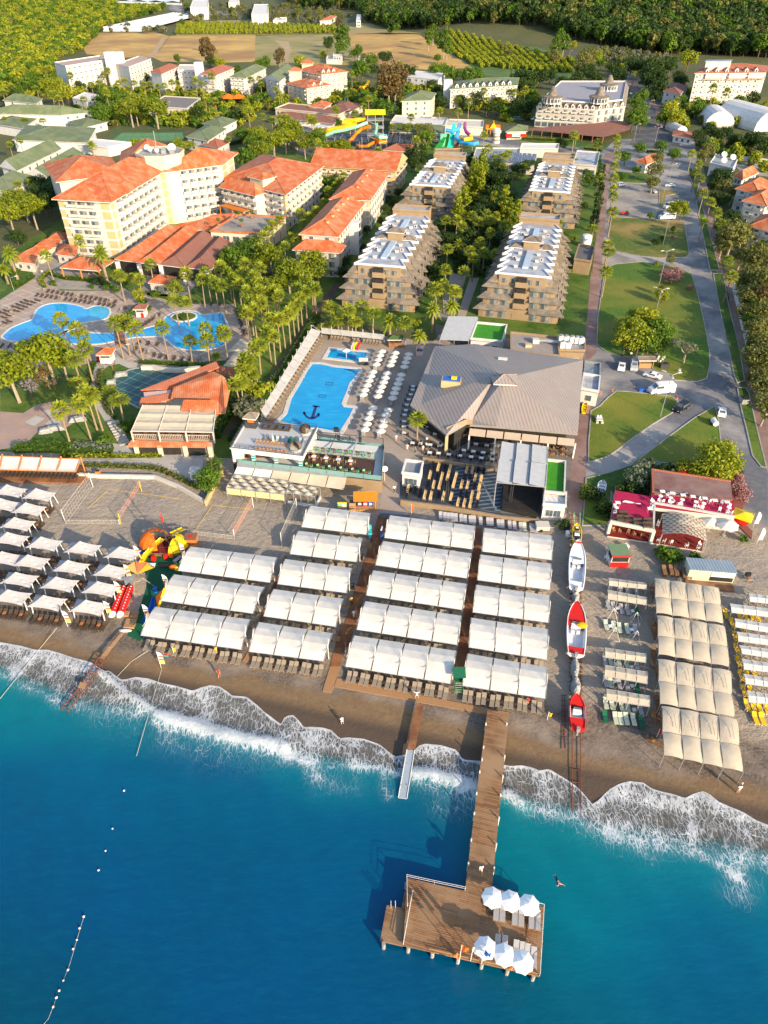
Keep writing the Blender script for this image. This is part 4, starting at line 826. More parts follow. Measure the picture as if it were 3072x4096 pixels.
# --- hotel restaurant with big low roofs
b=Bld('sprawling low restaurant with maroon and orange tiled hips in front of the cream hotel',G('r4',1100,800,4.5));F4=W('r4',Z_('745,870 895,890 1040,905 1200,925 1370,935'),4.2);K4=W('r4',Z_('1050,680 1180,668 1290,690 1400,730 1500,768'),4.2)
for i in Rg(4):
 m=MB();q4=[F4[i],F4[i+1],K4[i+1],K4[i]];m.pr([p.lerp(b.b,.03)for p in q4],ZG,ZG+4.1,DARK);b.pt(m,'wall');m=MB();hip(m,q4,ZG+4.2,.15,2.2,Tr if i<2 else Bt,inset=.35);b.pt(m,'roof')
m=MB();hip(m,W('r4',Z_('1090,668 1370,690 1520,580 1380,600'),4.2),ZG+4.4,.1,1.6,Tr);b.pt(m,'roof')
m=MB();hip(m,W('r4',Z_('390,925 640,945 740,880 500,850'),3.4),ZG+3.4,.1,2,Tr);b.pt(m,'roof')
for p in((400,930),(520,940),(640,945),(740,890)):w=G('r4',*p,3.4);m=MB();m.tb([w,w+Vz(3.4)],.25,ORNG);b.pt(m,'pillar')
for p in((760,880),(900,895),(1040,905),(1190,925),(1340,935)):w=G('r4',*p,4.2);m=MB();m.box((w.x,w.y-.2,ZG+2),(1.2,.8,4),Wt);b.pt(m,'pillar')
b.fin()
A,B_,C=W('r4',Z_('1365,690 1690,708 1850,600'),6.5);b=Bld('low cream wing with pebbled roof terrace and potted trees below the orange canopy',(A+C)/2);D=A+C-B_
m=MB();m.pr([A,B_,C,D],ZG,ZG+6.4,CREAM);b.pt(m,'wall');m=MB();flat(m,[A,B_,C,D],ZG+6.5,GRAV,.5,.4,Tr);b.pt(m,'roof');b.win(A,B_,ZG+3,3,1,5,'window',2.6,1.7);b.fin()
for i,(x,y)in En(((1420,660),(1550,615),(1570,665),(1635,610))):
 w=G('r4',x,y,6.5);r=Em('potted_tree',w+Vz(6.6),f'small round potted tree on the pebbled roof terrace, {ORD[i]} from left','potted tree','potted trees on the roof terrace');m=MB();m.cone((0,0,.9),.6,-.9,Tr);m.pr([(.6*cos(a),.6*sin(a))for a in[j for j in Rg(6)]],.7,.9,Tr);m.bd('pot',r);m=MB();m.tb([(0,0,.8),(0,0,2)],.07,WOOD);m.bd('trunk',r);POTCROWN=r if i==0 else POTCROWN;r['pc']=1
for i,(pts,h,lb)in En(((Z_('90,880 215,895 235,850'),3,'small white kiosk with orange tiled roof at the left pool gate'),(Z_('155,830 255,840 330,800'),3,'orange-roofed porch behind the white kiosk left of the hotel'),(Z_('235,785 350,790 390,750'),3.2,'orange tiled pavilion between kiosk and pine trees'),(Z_('315,740 420,745 450,705'),3,'orange tiled shed nearest the hotel side wall'),(Z_('370,835 480,850 500,790'),3,'maroon tiled lean-to at the foot of the hotel'),(Z_('970,1020 1110,1035 1130,990'),3,'small maroon tiled pool bar among the palms'))):
 Sm(lb,'r4',pts,h,1,cols=(2,1),wall=Ow,rise=1.5,bal=False,over=.5,wsz=(1.2,1.2))
# --- green roofed complex at left
for pts,k,h,rf,cols,lb,rs in((Z_('-90,735 400,745 590,728'),'t1',7,'hip',(0,3),'long white hall with sage green hipped roof at far left',4),(Z_('25,648 230,668 268,640'),'t1',6,'hip',(2,1),'small white house with sage green hip roof behind the long hall',3),(Z_('90,95 560,112 612,20'),'r4',5.5,'hip',(0,0),'wide low building with dark green roof behind the cream hotel',3.5),(Z_('10,265 108,292 388,155'),'r4',7,'gable',(1,6),'white gabled house with green roof and row of small windows',3.5),(Z_('165,322 330,348 562,208'),'r4',5,'gable',(0,0),'large plain green gabled roof left of the cream hotel',3.5),(Z_('-90,400 60,428 205,332'),'r4',5,'hip',(0,0),'green hipped roof at left edge above the pine trees',3),(Z_('1215,75 1345,100 1460,25'),'r4',6,'hip',(2,4),'white house with small green roof beside the tennis court',2),(Z_('445,790 530,829 690,790'),'t1',4,'hip',(1,2),'small white pavilion with green roof left of the tennis court',2),(Z_('1320,800 1430,829 1530,780'),'t1',4,'hip',(1,2),'white pavilion with green roof right of the tennis court',2),(Z_('-40,800 140,829 230,770'),'t1',5,'hip',(0,0),'low green roofed shed in front of the long white hall',2)):
 Sm(lb,k,pts,h,1 if h<6 else 2,rf,Gr,Wt,cols,False,rs)
Sm('long flat white roof between green roofs and the cream hotel','r4',Z_('440,125 700,150 850,118'),4,1,'flat',Wt,Wt,(0,0),False)
Sm('low hip roofed red house right of the tennis court','r4',Z_('1320,125 1410,150 1480,112'),4,1,'hip',T2,Wt,(1,1),False,2)
Sm('low grey flat-roofed market hall behind the stone pines','t1',Z_('960,692 1210,708 1300,640'),4,1,'flat',mat('grey_roof',(.20,.19,.175),(.16,.15,.14),.5),Ow,(6,0),False)
Sm('white single-storey annex behind the broad trees at left','t1',Z_('470,640 560,660 640,620'),5,2,'flat',Wt,Wt,(2,2),False)
# --- far white hotels
def tower(k,x,y,w,h,z=0):
 def f(b,A,B_,C,D,zt):
  g=G(k,x,y,h);m=MB();m.box((g.x,g.y,ZG+h/2),(w,w,h),Wt);b.pt(m,'tower')
 return f
Sm('leftmost white five-storey hotel by the orange grove','t1',Z_('352,408 425,432 725,385'),17,5,'flat',mat('rose_roof',(.42,.30,.27),(.36,.26,.23),.5),Wt,(0,9),True,extra=tower('t1',705,335,6,23),wsz=(2.2,1.8))
Sm('second white hotel from left with zigzag roof edge','t1',Z_('755,418 835,438 978,385'),15,5,'flat',mat('rose_roof',(.42,.30,.27)),Wt,(0,7),True,extra=tower('t1',770,335,5,22),wsz=(2.2,1.8))
Sm('left wing of the white hotel with red roof edge and pale blue balconies','t1',Z_('978,465 1045,478 1155,430'),13,4,'hip',T2,Wt,(0,5),True,2,wsz=(2,1.6))
Sm('central recessed part of the white and pale blue hotel','t1',Z_('1150,458 1300,460 1308,425'),12,4,'flat',Ow,Wt,(5,0),True,extra=tower('t1',1285,402,5.5,19))
Sm('right wing of the white hotel with red tiled roof','t1',Z_('1300,478 1400,485 1512,440'),13,4,'hip',T2,Wt,(2,6),True,2.5,wsz=(2,1.6))
Sm('white hotel with sage green roof left of the orange hotel','t1',Z_('1490,500 1590,505 1720,440'),11,4,'hip',Gr,Wt,(3,4),True,3)
Sm('white and pale blue hotel with green dormered roof next to the orange hotel','t2',Z_('62,505 150,525 248,450'),12,4,'gable',Gr,Wt,(2,6),True,3)
def dorm(n,p0=0,p1=1,side='f',kind='dormer',s=2.2,dz=1.1,inn=2.0):
 def f(b,A,B_,C,D,z):
  P_,Q_=(A,B_)if side=='f'else(B_,C)
  b.win(P_.lerp(Q_,p0),P_.lerp(Q_,p1),z+dz,0,1,n,kind,s,s*.9,off=-inn,zc=0,dep=s)
 return f
Sm('front block of the orange and cream hotel with white dormers','t2',Z_('205,540 328,572 482,548'),9.5,4,'hip',Tr,CREAM,(4,4),True,3,extra=dorm(2,.2,.8,'s'))
Sm('rear block of the orange and cream hotel with three dormers','t2',Z_('270,455 425,482 592,465'),14,5,'hip',Tr,CREAM,(2,5),True,4,extra=dorm(3,.0,.6,'s'))
for x,y,lb in((252,455,'square orange-roofed turret at left of the orange hotel'),(330,408,'topmost orange-roofed turret of the orange hotel')):
 g=G('t2',x,y,16);Sm(lb,'t2',xy((g.x-3.5,g.y-3),(g.x+3.5,g.y-3.6),(g.x+4.2,g.y+3)),16,5,'hip',Tr,CREAM,(0,0),False,2)
Sm('long low flat-roofed beige wing before the orange hotel','t2',Z_('125,705 535,748 610,712'),4,1,'flat',Bt,CREAM,(14,0),False)
Sm('maroon roofed low hall behind the yellow slide','t2',Z_('470,700 600,725 690,680'),4,1,'hip',Bt,Ow,(3,1),False,2)
Sm('small terracotta pavilion roof beside the beige wing','t2',Z_('350,690 440,698 485,670'),5,1,'hip',Tr,Ow,(0,0),False,2)
Sm('pale three-storey house with sloped green side roofs above the shops','t2',Z_('948,655 1128,650 1160,605'),11,4,'hip',Gr,CREAM,(3,2),False,3)
Sm('low white flat-roofed building behind the brown eucalyptus','t2',Z_('978,500 1180,520 1225,480'),6,2,'flat',Wt,Wt,(5,2),False)
Sm('long white hotel with green dormered roof and white end tower','t2',Z_('1262,578 1690,552 1700,505'),11,4,'hip',Gr,Ow,(13,0),True,3,extra=lambda b,A,B_,C,D,z:(tower('t2',1245,515,5.5,15)(b,A,B_,C,D,z),dorm(9,.05,.95,'f','dark_dormer')(b,A,B_,C,D,z)))
Sm('brown roofed long row house beside the avenue','t3',Z_('985,590 1085,612 1135,560'),7,2,'hip',Bt,Wt,(2,3),False,2)
def exR(b,A,B_,C,D,z):
 e=(B_-A).normalized();n=(B_-C).normalized()
 for t in(.28,.62,.9):
  p=A.lerp(B_,t);q4=[p-e*6+n*1.6,p+e*5+n*1.6,p+e*5-n*4,p-e*6-n*4];m=MB();m.pr(q4,z-3.2,z-.2,Ow);hip(m,q4,z-3.2,.8,1.2,T2);b.pt(m,'roof')
 q4=[A.lerp(B_,.1)-n*5,A.lerp(B_,.45)-n*5,A.lerp(B_,.45)-n*12,A.lerp(B_,.1)-n*12];m=MB();m.pr(q4,z,z+6,Ow);m.pr(grow(q4,.6),z+6,z+6.3,Me,BLUEP,True);b.pt(m,'penthouse')
BLUEP=brickmat('solar_blue',(.05,.08,.16),(.06,.10,.19),(.3,.33,.36),2,1,.08,AX,rough=.3)
Sm('large cream and red-roofed hotel at the right edge behind white hangars','t3',Z_('1192,475 1640,470 1660,430'),18,6,'hip',T2,Ow,(9,0),True,3.5,extra=lambda b,A,B_,C,D,z:(exR(b,A,B_,C,D,z),dorm(6,.1,.95)(b,A,B_,C,D,z),b.win(D,A,ZG,3,6,3,'window',1.5,1.5)))
# --- hotel with turrets
def turret_hotel():
 V=[Vc(p[:2])for p in W('t3',Z_('160,690 545,712 735,690 756,560'),10.5)];V.append(V[0]+(V[3]-V[2])*1.0+Vc((4,0)));c=sum(V,Vc((0,0)))/5;FOOT.append(grow(V,4))
 b=Bld('grey and white hotel with dark dormered mansard and three round conical turrets',c);z=ZG+10.5;m=MB();WG=mat('grey_render',(.42,.41,.38),(.38,.37,.34),.4);m.pr(V,ZG,z,WG);m.strip(V,.3,ZG+3.3,ZG+3.7,Wt,True);m.strip(V,.35,z-.3,z,Wt,True);b.pt(m,'wall')
 i1=grow(V,-2.2);m=MB()
 for a in Rg(5):q_=(a+1)%5;m.face([(*V[a],z),(*V[q_],z),(*i1[q_],z+2.8),(*i1[a],z+2.8)],SHING)
 m.pr(i1,z+2.5,z+2.82,SHING,mat('roof_terrace_tiles',(.30,.29,.33),(.25,.25,.28),.6));m.strip(i1,.2,z+2.8,z+3.5,Wt,True);b.pt(m,'mansard_roof')
 b.win(V[0],V[1],ZG+3.4,3.5,2,7,'tall_window',2.0,2.2);b.win(V[0],V[1],ZG+3.4,3.5,2,7,'balcony',3.4,1.1);b.win(V[1],V[2],ZG+3.4,3.5,2,4,'tall_window',2.2,2.4);b.win(V[2],V[3],ZG+3.4,3.5,2,8,'tall_window',1.6,2)
 b.win(V[0],V[1],z+1,0,1,9,'dark_dormer',2.0,1.9,off=-.6,zc=0,dep=1.6);b.win(V[1],V[2],z+1,0,1,4,'dark_dormer',2.0,1.9,off=-.6,zc=0,dep=1.6);b.win(V[0],V[1],ZG,3.4,1,9,'pane',3.0,2.2)
 for x,y,s in((262,640,1.0),(565,640,1.0),(628,560,1.0)):
  g=G('t3',x,y,15.5);r=4.9*s;m=MB();n=16;ring=[(g.x+r*cos(2*pi*i/n),g.y+r*sin(2*pi*i/n))for i in Rg(n)];m.pr(ring,z+2.8,z+6,Wt);m.pr([(g.x+(p[0]-g.x)*1.03,g.y+(p[1]-g.y)*1.03)for p in ring],z+3.6,z+5.3,Gl)
  for i in Rg(0,n):m.box((g.x+(ring[i][0]-g.x)*1.05,g.y+(ring[i][1]-g.y)*1.05,z+4.4),(.3,.3,3.2),Wt)
  rows=[[(g.x+rr*cos(2*pi*i/n),g.y+rr*sin(2*pi*i/n),z+zz)for i in Rg(n)]for rr,zz in((r+1.0,5.9),(r+1.0,6.3),(r*.62,6.9),(r*.42,8.6),(r*.2,10.9))];m.grid(rows,SHING,True);m.face(rows[-1],Me);b.pt(m,'turret')
 o=W('r6',Z_('140,25 640,75 700,60 805,30 800,-5 735,-15'),3);m=MB();m.face([(p.x,p.y,ZG+3)for p in o[:4]]+[(p.x,p.y,ZG+4)for p in(o[4],o[5])],Bt);m.pr([o[0],o[1],o[1]+Vc((0,3,0)),o[0]+Vc((0,3,0))],ZG+2.9,ZG+3.05,Bt);b.pt(m,'arcade_roof')
 for i in Rg(9):w=o[0].lerp(o[1],i/8);m=MB();m.tb([(w.x,w.y,ZG),(w.x,w.y,ZG+3)],.2,WOOD);b.pt(m,'pillar')
 b.fin();Lk('the hotel with round turrets',c)
turret_hotel()
# --- terraced shingle blocks
def zig(o,ax,w,L,amp,n):
 """sawtooth outline of a block: o front middle, ax axis angle"""
 d=Vc((sin(-ax),cos(-ax)))if False else Vc((-sin(ax),cos(ax)));e=Vc((d.y,-d.x));pts=[]
 pts+=[o-e*(w*.98),o+e*(w*.98)]
 for i in Rg(n):
  y0,y1=L*i/n,L*(i+1)/n;pts+=[o+d*(y0+.2)+e*(w+amp),o+d*(y1-.02)+e*w]
 pts+=[o+d*L+e*(w*.98),o+d*L-e*(w*.98)]
 for i in reversed(Rg(n)):
  y0,y1=L*i/n,L*(i+1)/n;pts+=[o+d*(y1-.02)-e*w,o+d*(y0+.2)-e*(w+amp)]
 return pts,d,e
TAN=mat('tan_render',(.30,.22,.135),(.25,.18,.11),.4);ROOFW=mat('white_roof_membrane',(.42,.45,.50),(.34,.37,.42),.5,c3=(.28,.30,.34),s3=.25)
def terrace_block(FL,FR,BL_,BR_,label):
 o=Vc(((FL.x+FR.x)/2,(FL.y+FR.y)/2));k_=Vc(((BL_.x+BR_.x)/2,(BL_.y+BR_.y)/2));dv=k_-o;L=dv.length;ax=atan2(-dv.x,dv.y);w0=(FR-FL).length/2-.3
 b=Bld(label,o+dv/2,group='terraced shingle-roofed holiday blocks');n=9;z=ZG
 lv=[(w0+2.5,3.0),(w0+1.6,6.0),(w0+.7,9.0)]
 for i,(w,zz)in En(lv):
  pts,d,e=zig(o-dv.normalized()*(.5*(2-i)*1.6),ax,w,L+(2-i)*1.6,1.2,n);m=MB();m.pr(pts,ZG-.1 if i==0 else lv[i-1][1]+ZG-.2,ZG+zz,TAN);b.pt(m,'storey')
  p2,_,_=zig(o-dv.normalized()*(.5*(2-i)*1.6+.9),ax,w+.9,L+(2-i)*1.6+1.8,1.9,n);p3,_,_=zig(o-dv.normalized()*(.5*(2-i)*1.6-1.2),ax,w-1.4,L+(2-i)*1.6-2.4,1.9,n)
  zt,zb=ZG+zz+1.0,ZG+zz-.45;m=MB();q_=len(pts)
  for a in Rg(q_):
   c_=(a+1)%q_
   if a==0:
    for s0,s1 in((0,.36),(.64,1)):
     A0=p2[0].lerp(p2[1],s0);A1=p2[0].lerp(p2[1],s1);C1=p3[0].lerp(p3[1],s1);C0=p3[0].lerp(p3[1],s0);m.face([(*A0,zb),(*A1,zb),(*C1,zt),(*C0,zt)],SHING);m.face([(*A0,zb-.15),(*A1,zb-.15),(*A1,zb),(*A0,zb)],SHING)
   else:m.face([(*p2[a],zb),(*p2[c_],zb),(*p3[c_],zt),(*p3[a],zt)],SHING);m.face([(*p2[a],zb-.15),(*p2[c_],zb-.15),(*p2[c_],zb),(*p2[a],zb)],SHING)
  b.pt(m,'skirt_roof')
 m=MB();p2,_,_=zig(o,ax,w0+.4,L,1.8,n);p3,_,_=zig(o+dv.normalized()*.6,ax,w0-2.2,L-1.2,2.3,n);zt=ZG+12
 for a in Rg(len(p2)):
  c_=(a+1)%len(p2);m.face([(*p2[a],ZG+9.6),(*p2[c_],ZG+9.6),(*p3[c_],zt),(*p3[a],zt)],TAN if a==0 else SHING)
 b.pt(m,'mansard_roof');m=MB();m.pr(p3,zt-.3,zt+.02,Wt,ROOFW)
 m.strip(p3,.28,zt-.28,zt+.38,mat('pale_parapet',(.66,.67,.70),(.6,.61,.64),1),True);b.pt(m,'roof')
 m=MB();m.pr([o-e*(w0-1),o+e*(w0-1),o+e*(w0-1)+d*1.2,o-e*(w0-1)+d*1.2],ZG+9,ZG+11.9,TAN);b.pt(m,'storey')
 for s0,s1 in((.12,.42),(.56,.86)):
  c0=o+d*(L*(s0+s1)/2);b.add('skylight',(c0.x,c0.y,zt+.35),ax,(1.7,L*(s1-s0),.6))
 c0=o+d*(L*.49);q4=[c0-e*2.3-d*1.8,c0+e*2.3-d*1.8,c0+e*2.3+d*1.8,c0-e*2.3+d*1.8];m=MB();m.pr(q4,zt,zt+2.6,TAN);hip(m,q4,zt+2.6,.5,1.0,SHING);b.pt(m,'roof_house')
 m=MB();q4=[o+d*(L*.49)-e*(w0-1.5)-d*1.5,o+d*(L*.49)-e*2.3-d*1.5,o+d*(L*.49)-e*2.3+d*1.5,o+d*(L*.49)-e*(w0-1.5)+d*1.5];hip(m,q4,zt+.4,.2,1.0,SHING);q5=[p+e*(w0+1.0)for p in q4];hip(m,q5,zt+.4,.2,1.0,SHING);b.pt(m,'roof_wing')
 for s_ in Rg(7):
  for sd_ in(-1,1):
   p=o+d*(L*(.13+.115*s_))+e*(sd_*2.7);b.add('vent',(p.x,p.y,zt+.35),ax);p=p+e*sd_*1.2+d*1.5
   if s_%2:b.add('air_conditioner',(p.x,p.y,zt),ax)
 q4=[o+d*(L-1)-e*(w0*.85),o+d*(L-1)+e*(w0*.85),o+d*(L+4.5)+e*(w0*.85),o+d*(L+4.5)-e*(w0*.85)];m=MB();m.pr(q4,ZG,zt+1.2,TAN);flat(m,q4,zt+1.4,ROOFW,.7,.3,TAN);b.pt(m,'rear_tower')
 for f,wd in((0,w0+2.2),(1,w0+1.3),(2,w0+.4)):
  fr=o-dv.normalized()*(.5*(2-f)*1.6)
  for sd_ in(-1,1):
   for t_ in(.45,.8):p=fr+e*(sd_*wd*t_)-d*.03;b.add('tall_window',(p.x,p.y,ZG+3*f+1.35),ax,(2.3,1,2.3))
 for sd_ in(-1,1):
  for t_ in(.35,.72):p=o+e*(sd_*(w0-1)*t_)-d*.03;b.add('tall_window',(p.x,p.y,ZG+10.5),ax,(1.5,1,1.4))
 m=MB()
 for f in Rg(4):m.box((fr.x-d.x*.9,fr.y-d.y*.9,ZG+3*f+1.0),(3.4,1.6-.2*f,1.5),TAN,ax);m.box((fr.x-d.x*.75,fr.y-d.y*.75,ZG+3*f+2.3),(2.6,1.2,1.1),DARK,ax)
 b.pt(m,'stairwell')
 for i in Rg(n):
  for f in Rg(3):
   w=(w0+2.5,w0+1.6,w0+.7)[f]+.95;p=o+d*(L*(i+.28)/n)+e*w;b.add('tall_window',(p.x,p.y,ZG+3*f+1.3),ax+pi/2+.2,(2.0,1,1.9))
   b.add('railing',(p.x,p.y,ZG+3*f+.9),ax+pi/2+.2,(2.6,1,1))
  p=o+d*(L*(i+.45)/n)+e*(w0+.15);b.add('round_window',(p.x,p.y,ZG+10.6),ax+pi/2+.1,(1,1,1))
 b.fin();return b
for c,lb in((Z_('670,905 1005,930 930,575 1160,590'),'tan terraced block with zigzag white roof, nearest the anchor pool'),(Z_('1030,390 1300,405 1190,215 1395,230'),'tan terraced block with zigzag roof, farther of the left pair')):
 w=[Pz(*q('r5',*p),ZG+12)for p in c];terrace_block(*w,lb)
for c,lb in((Z_('-35,925 320,950 115,600 370,622'),'tan terraced block with zigzag roof, nearest behind the grey hall'),(Z_('178,405 435,425 272,228 445,240'),'tan terraced block with zigzag roof, farther of the right pair')):
 w=[Pz(*q('r6',*p),ZG+12)for p in c];terrace_block(*w,lb)
Lk('the nearest left terraced block',G('r5',850,900,12));Lk('the far right terraced block',G('r6',300,420,12));Lk('the nearest right terraced block',G('r6',150,900,12));Lk('the far left terraced block',G('r5',1160,400,12))
# --- great hall
def hall():
 RB=tilemat('ribbed_metal_roof',(.30,.255,.235),(.19,.17,.165),(.27,.24,.225),AX,.7,.5)
 c=G('c',880,620,6);b=Bld('great hall with broad ribbed grey-brown metal roof rising to a small cap',c);z=ZG+5.5
 E_={n_:Pz(*q('c',*p),z)for n_,p in dict(bl=(290,280),bm=(615,262),br=(1520,395),fr=(1475,1005),fm=(800,945),fl=(580,930),n1=(600,890),n2=(385,1015),l=(85,770),ml=(175,760)).items()}
 top=Pz(*q('c',870,545),z+5.5);s1=Pz(*q('c',815,500),z+4.9)
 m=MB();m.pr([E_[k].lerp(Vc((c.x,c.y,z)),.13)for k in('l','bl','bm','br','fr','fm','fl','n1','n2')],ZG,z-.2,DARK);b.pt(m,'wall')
 m=MB();T=lambda*p:m.face(list(p),RB)
 T(E_['br'],top,E_['fr']);T(E_['fr'],top,E_['fm']);T(E_['fm'],top,E_['n1'],E_['fl']);T(E_['n1'],top,s1,E_['n2']);T(E_['n2'],s1,E_['ml'],E_['l']);T(E_['l'],E_['ml'],E_['bl']);T(E_['ml'],s1,E_['bl']);T(E_['bl'],s1,E_['bm']);T(E_['bm'],s1,top,E_['br'])
 ks=('l','bl','bm','br','fr','fm','fl','n1','n2')
 for i in Rg(9):a,c_=E_[ks[i]],E_[ks[(i+1)%9]];t=Vz(-.45);m.face([a+t,c_+t,c_,a],mat('fascia',(.25,.23,.22)))
 b.pt(m,'roof');m=MB();g=top;q4=[g+Vc(v)for v in((-2.3,-1.6,0),(2.0,-2.0,0),(2.6,2.0,0),(-2.2,1.8,0))];hip(m,q4,z+5.1,.3,1.2,RB);b.pt(m,'ridge_cap')
 m=MB();A0,A1,A2=Pz(*q('c',385,955),z+.6),Pz(*q('c',560,885),z+1.2),Pz(*q('c',605,893),z+1.0);t=Vz(-1.3);m.face([A0+t,A1+t,A1,A0],TAN);m.face([A0+Vc((.2,.3,0)),A0,A1,A1+Vc((.2,.3,0))],Wt);m.face([A1+t,A2+t,A2,A1],TAN);m.box((A0.x+.2,A0.y,ZG+2.7),(.6,.6,5.4),OCHRE);b.pt(m,'entrance_gable')
 g=Pz(*q('c',425,580),z+2.2);m=MB();m.box((g.x,g.y,g.z),(4.2,2.6,1.6),OCHRE,AX);m.box((g.x+.1,g.y+.2,g.z+.75),(3.8,2.2,.2),BLUE,AX);m.box((g.x+.6,g.y+.1,g.z+1.0),(1.2,.8,.6),Yp,AX);b.pt(m,'roof_plant_box')
 for x,y in((835,390),(870,393)):g=Pz(*q('c',x,y),z+2.3);b.add('vent',g,AX)
 for i in Rg(6):
  s0,s1_=i/6,(i+1)/6;a=Pz(*q('c',575,960),ZG+4.4);d_=Pz(*q('c',1455,1050),ZG+4.4);a2=Pz(*q('c',565,1020),ZG+3.6);d2=Pz(*q('c',1450,1110),ZG+3.6);m=MB();m.face([a2.lerp(d2,s0+.006),a2.lerp(d2,s1_-.006),a.lerp(d_,s1_-.006),a.lerp(d_,s0+.006)],mat('sand_awning',(.42,.35,.27),(.38,.31,.24),1));b.pt(m,'awning')
 for x,y in((570,1075),(785,1100),(1000,1080),(1225,1110),(1445,1140)):g=G('c',x,y,2);m=MB();m.box((g.x,g.y,ZG+1.8),(.3,.3,3.6),Wt);b.pt(m,'pillar')
 b.fin();Lk('the great grey hall',c)
hall()
# --- flat buildings behind the hall
Sm('flat-roofed kitchen building behind the great hall','c',Z_('918,325 1320,370 1300,215'),5,1,'flat',mat('kitchen_roof',(.30,.27,.24),(.26,.23,.21),.6),TAN,(0,0),False)
Sm('tan service building carrying a row of white cooling units','c',Z_('1320,320 1530,325 1535,240'),5,1,'flat',Me,TAN,(2,0),False)
for i,(x,y)in En(((1333,225),(1375,228),(1424,232),(1465,236),(1500,240),(1345,275),(1390,278))):
 g=G('c',x,y+22,5);B=MB();B.box((0,0,.9),(1.3,1.1,1.6),Wt);B.tb([(0,0,1.7),(0,0,1.95)],.5,Me,n=10);[B.box((a,c_,.08),(.1,.1,.16),Me)for a in(-.5,.5)for c_ in(-.4,.4)];o=B.bd('cooling_unit');o.location=g+Vz(5.05);auto(o,'white cooling unit on the service roof','cooling unit','cooling units behind the hall')
g=G('c',1180,260,5);B=MB();B.tb([g+Vc((-1.5,.5,5.6)),g+Vc((.5,.2,5.8)),g+Vc((4.5,-.8,5.7))],.42,Me,n=8);B.box(g+Vc((-1.6,.6,5.5)),(1.6,1.4,1.1),Ow);B.box(g+Vc((-3.8,-1.8,5.4)),(1.6,1.0,.8),OCHRE);tag(B.bd('air_duct',None,g),'silver ventilation duct on the kitchen roof behind the hall','duct')
Sm('white flat-roofed store at the right side of the great hall','c',Z_('1505,640 1645,665 1657,540'),3.6,1,'flat',ROOFW,Wt,(1,0),False);Sm('small glass-roofed porch behind the white store','c',Z_('1525,520 1655,540 1659,435'),3,1,'flat',mat('dull_glass',(.25,.28,.3),(.2,.23,.25),.5,rough=.3),Me,(0,0),False)
Sm('small white building with bright green turf roof','c',Z_('588,225 845,250 885,115'),3.5,1,'flat',mat('artificial_turf',(.05,.27,.015),(.035,.21,.012),1),Wt,(3,1),False)
Sm('narrow building with green turf roof beside the stage','c',Z_('1200,1495 1360,1515 1370,1250'),3.6,1,'flat',MC['artificial_turf'],Ow,(1,2),False)
Sm('white shed with standing-seam roof below the turf roof','c',Z_('1190,1600 1372,1615 1376,1510'),3.2,1,'flat',tilemat('white_seam_roof',(.66,.66,.66),(.5,.5,.5),(.6,.6,.6),AX,.8),Wt,(2,0),False)
Sm('small grey-roofed ticket hut at the open-air theatre','c',Z_('20,1340 165,1360 190,1255'),3,1,'flat',mat('hut_roof',(.22,.24,.27),(.2,.22,.25),.6),Wt,(2,0),False)
def Sl(label,k,pts,h,rows,m,pm=Me,name='pergola',tilt=.35):
 A,B_,C,D=W(k,pts,h);c=(A+C)/2;b=Em(name,(c.x,c.y,ZG),label,'pergola');bb=Vc((c.x,c.y,ZG))
 for i in Rg(rows):
  t0,t1=i/rows,(i+.96)/rows;B=MB();a,b2,c2,d2=D.lerp(A,t0),C.lerp(B_,t0),C.lerp(B_,t1),D.lerp(A,t1);up=Vz(tilt);B.face([a+up,b2+up,c2,d2],m);B.face([d2-Vz(.1),c2-Vz(.1),c2,d2],pm);B.bd('roof_panel',b,bb)
 B=MB()
 for p in(A,B_,C,D,(A+B_)/2,(C+D)/2):B.tb([(p.x,p.y,ZG),(p.x,p.y,p.z)],.1,pm)
 B.tb([A,B_,C,D,A],.1,pm,n=4);B.bd('frame',b,bb)
RP=mat('retractable_grey_fabric',(.42,.44,.46),(.37,.39,.41),1)
Sl('pergola with four grey retractable roof panels behind the great hall','c',Z_('330,225 570,235 645,45 400,40'),4,4,RP)
Sl('upper grey retractable roof in front of the great hall','c',Z_('1222,1255 1225,1115 845,1080 825,1235'),5.4,3,RP);Sl('large grey retractable roof over the stage','c',Z_('1205,1450 1222,1262 820,1225 798,1410'),5.6,3,RP)
# --- open-air theatre
TST=brickmat('theatre_steps',(.035,.055,.085),(.03,.05,.075),(.16,.20,.24),40,1.15,.18,AX,off=0,rough=.5)
St('theatre_floor',W('c',Z_('0,1410 200,1260 460,1230 830,1300 850,1440 830,1660 400,1590 0,1540')),.10,mat('slate_floor',(.055,.065,.08),(.045,.055,.07),.8,rough=.5),'structure');St('theatre_steps',W('c',Z_('470,1250 820,1300 850,1440 830,1655 410,1585')),.14,TST,'structure')
B=MB();w=W('c',Z_('0,1560 400,1610 840,1690 1140,1720'),1);B.strip(XY(w),.35,ZG-.3,ZG+1.1,TAN);tag(B.bd('theatre_wall',None,w[1]),'long low tan wall between the theatre and the beach','wall')
B=MB();w=W('c',Z_('190,1195 450,1235 820,1290'),1);B.strip(XY(w),.35,ZG-.3,ZG+.9,TAN);tag(B.bd('theatre_wall',None,w[1]),'low tan wall between the dining terrace and the theatre','wall')
b=Bld('black theatre stage with lighting truss under the grey roof',G('c',1000,1560,1),'stage',name='stage');w=W('c',Z_('850,1620 1140,1680 1180,1450 860,1420'),.8);m=MB();m.pr(w,ZG,ZG+.8,DARK);b.pt(m,'stage_floor')
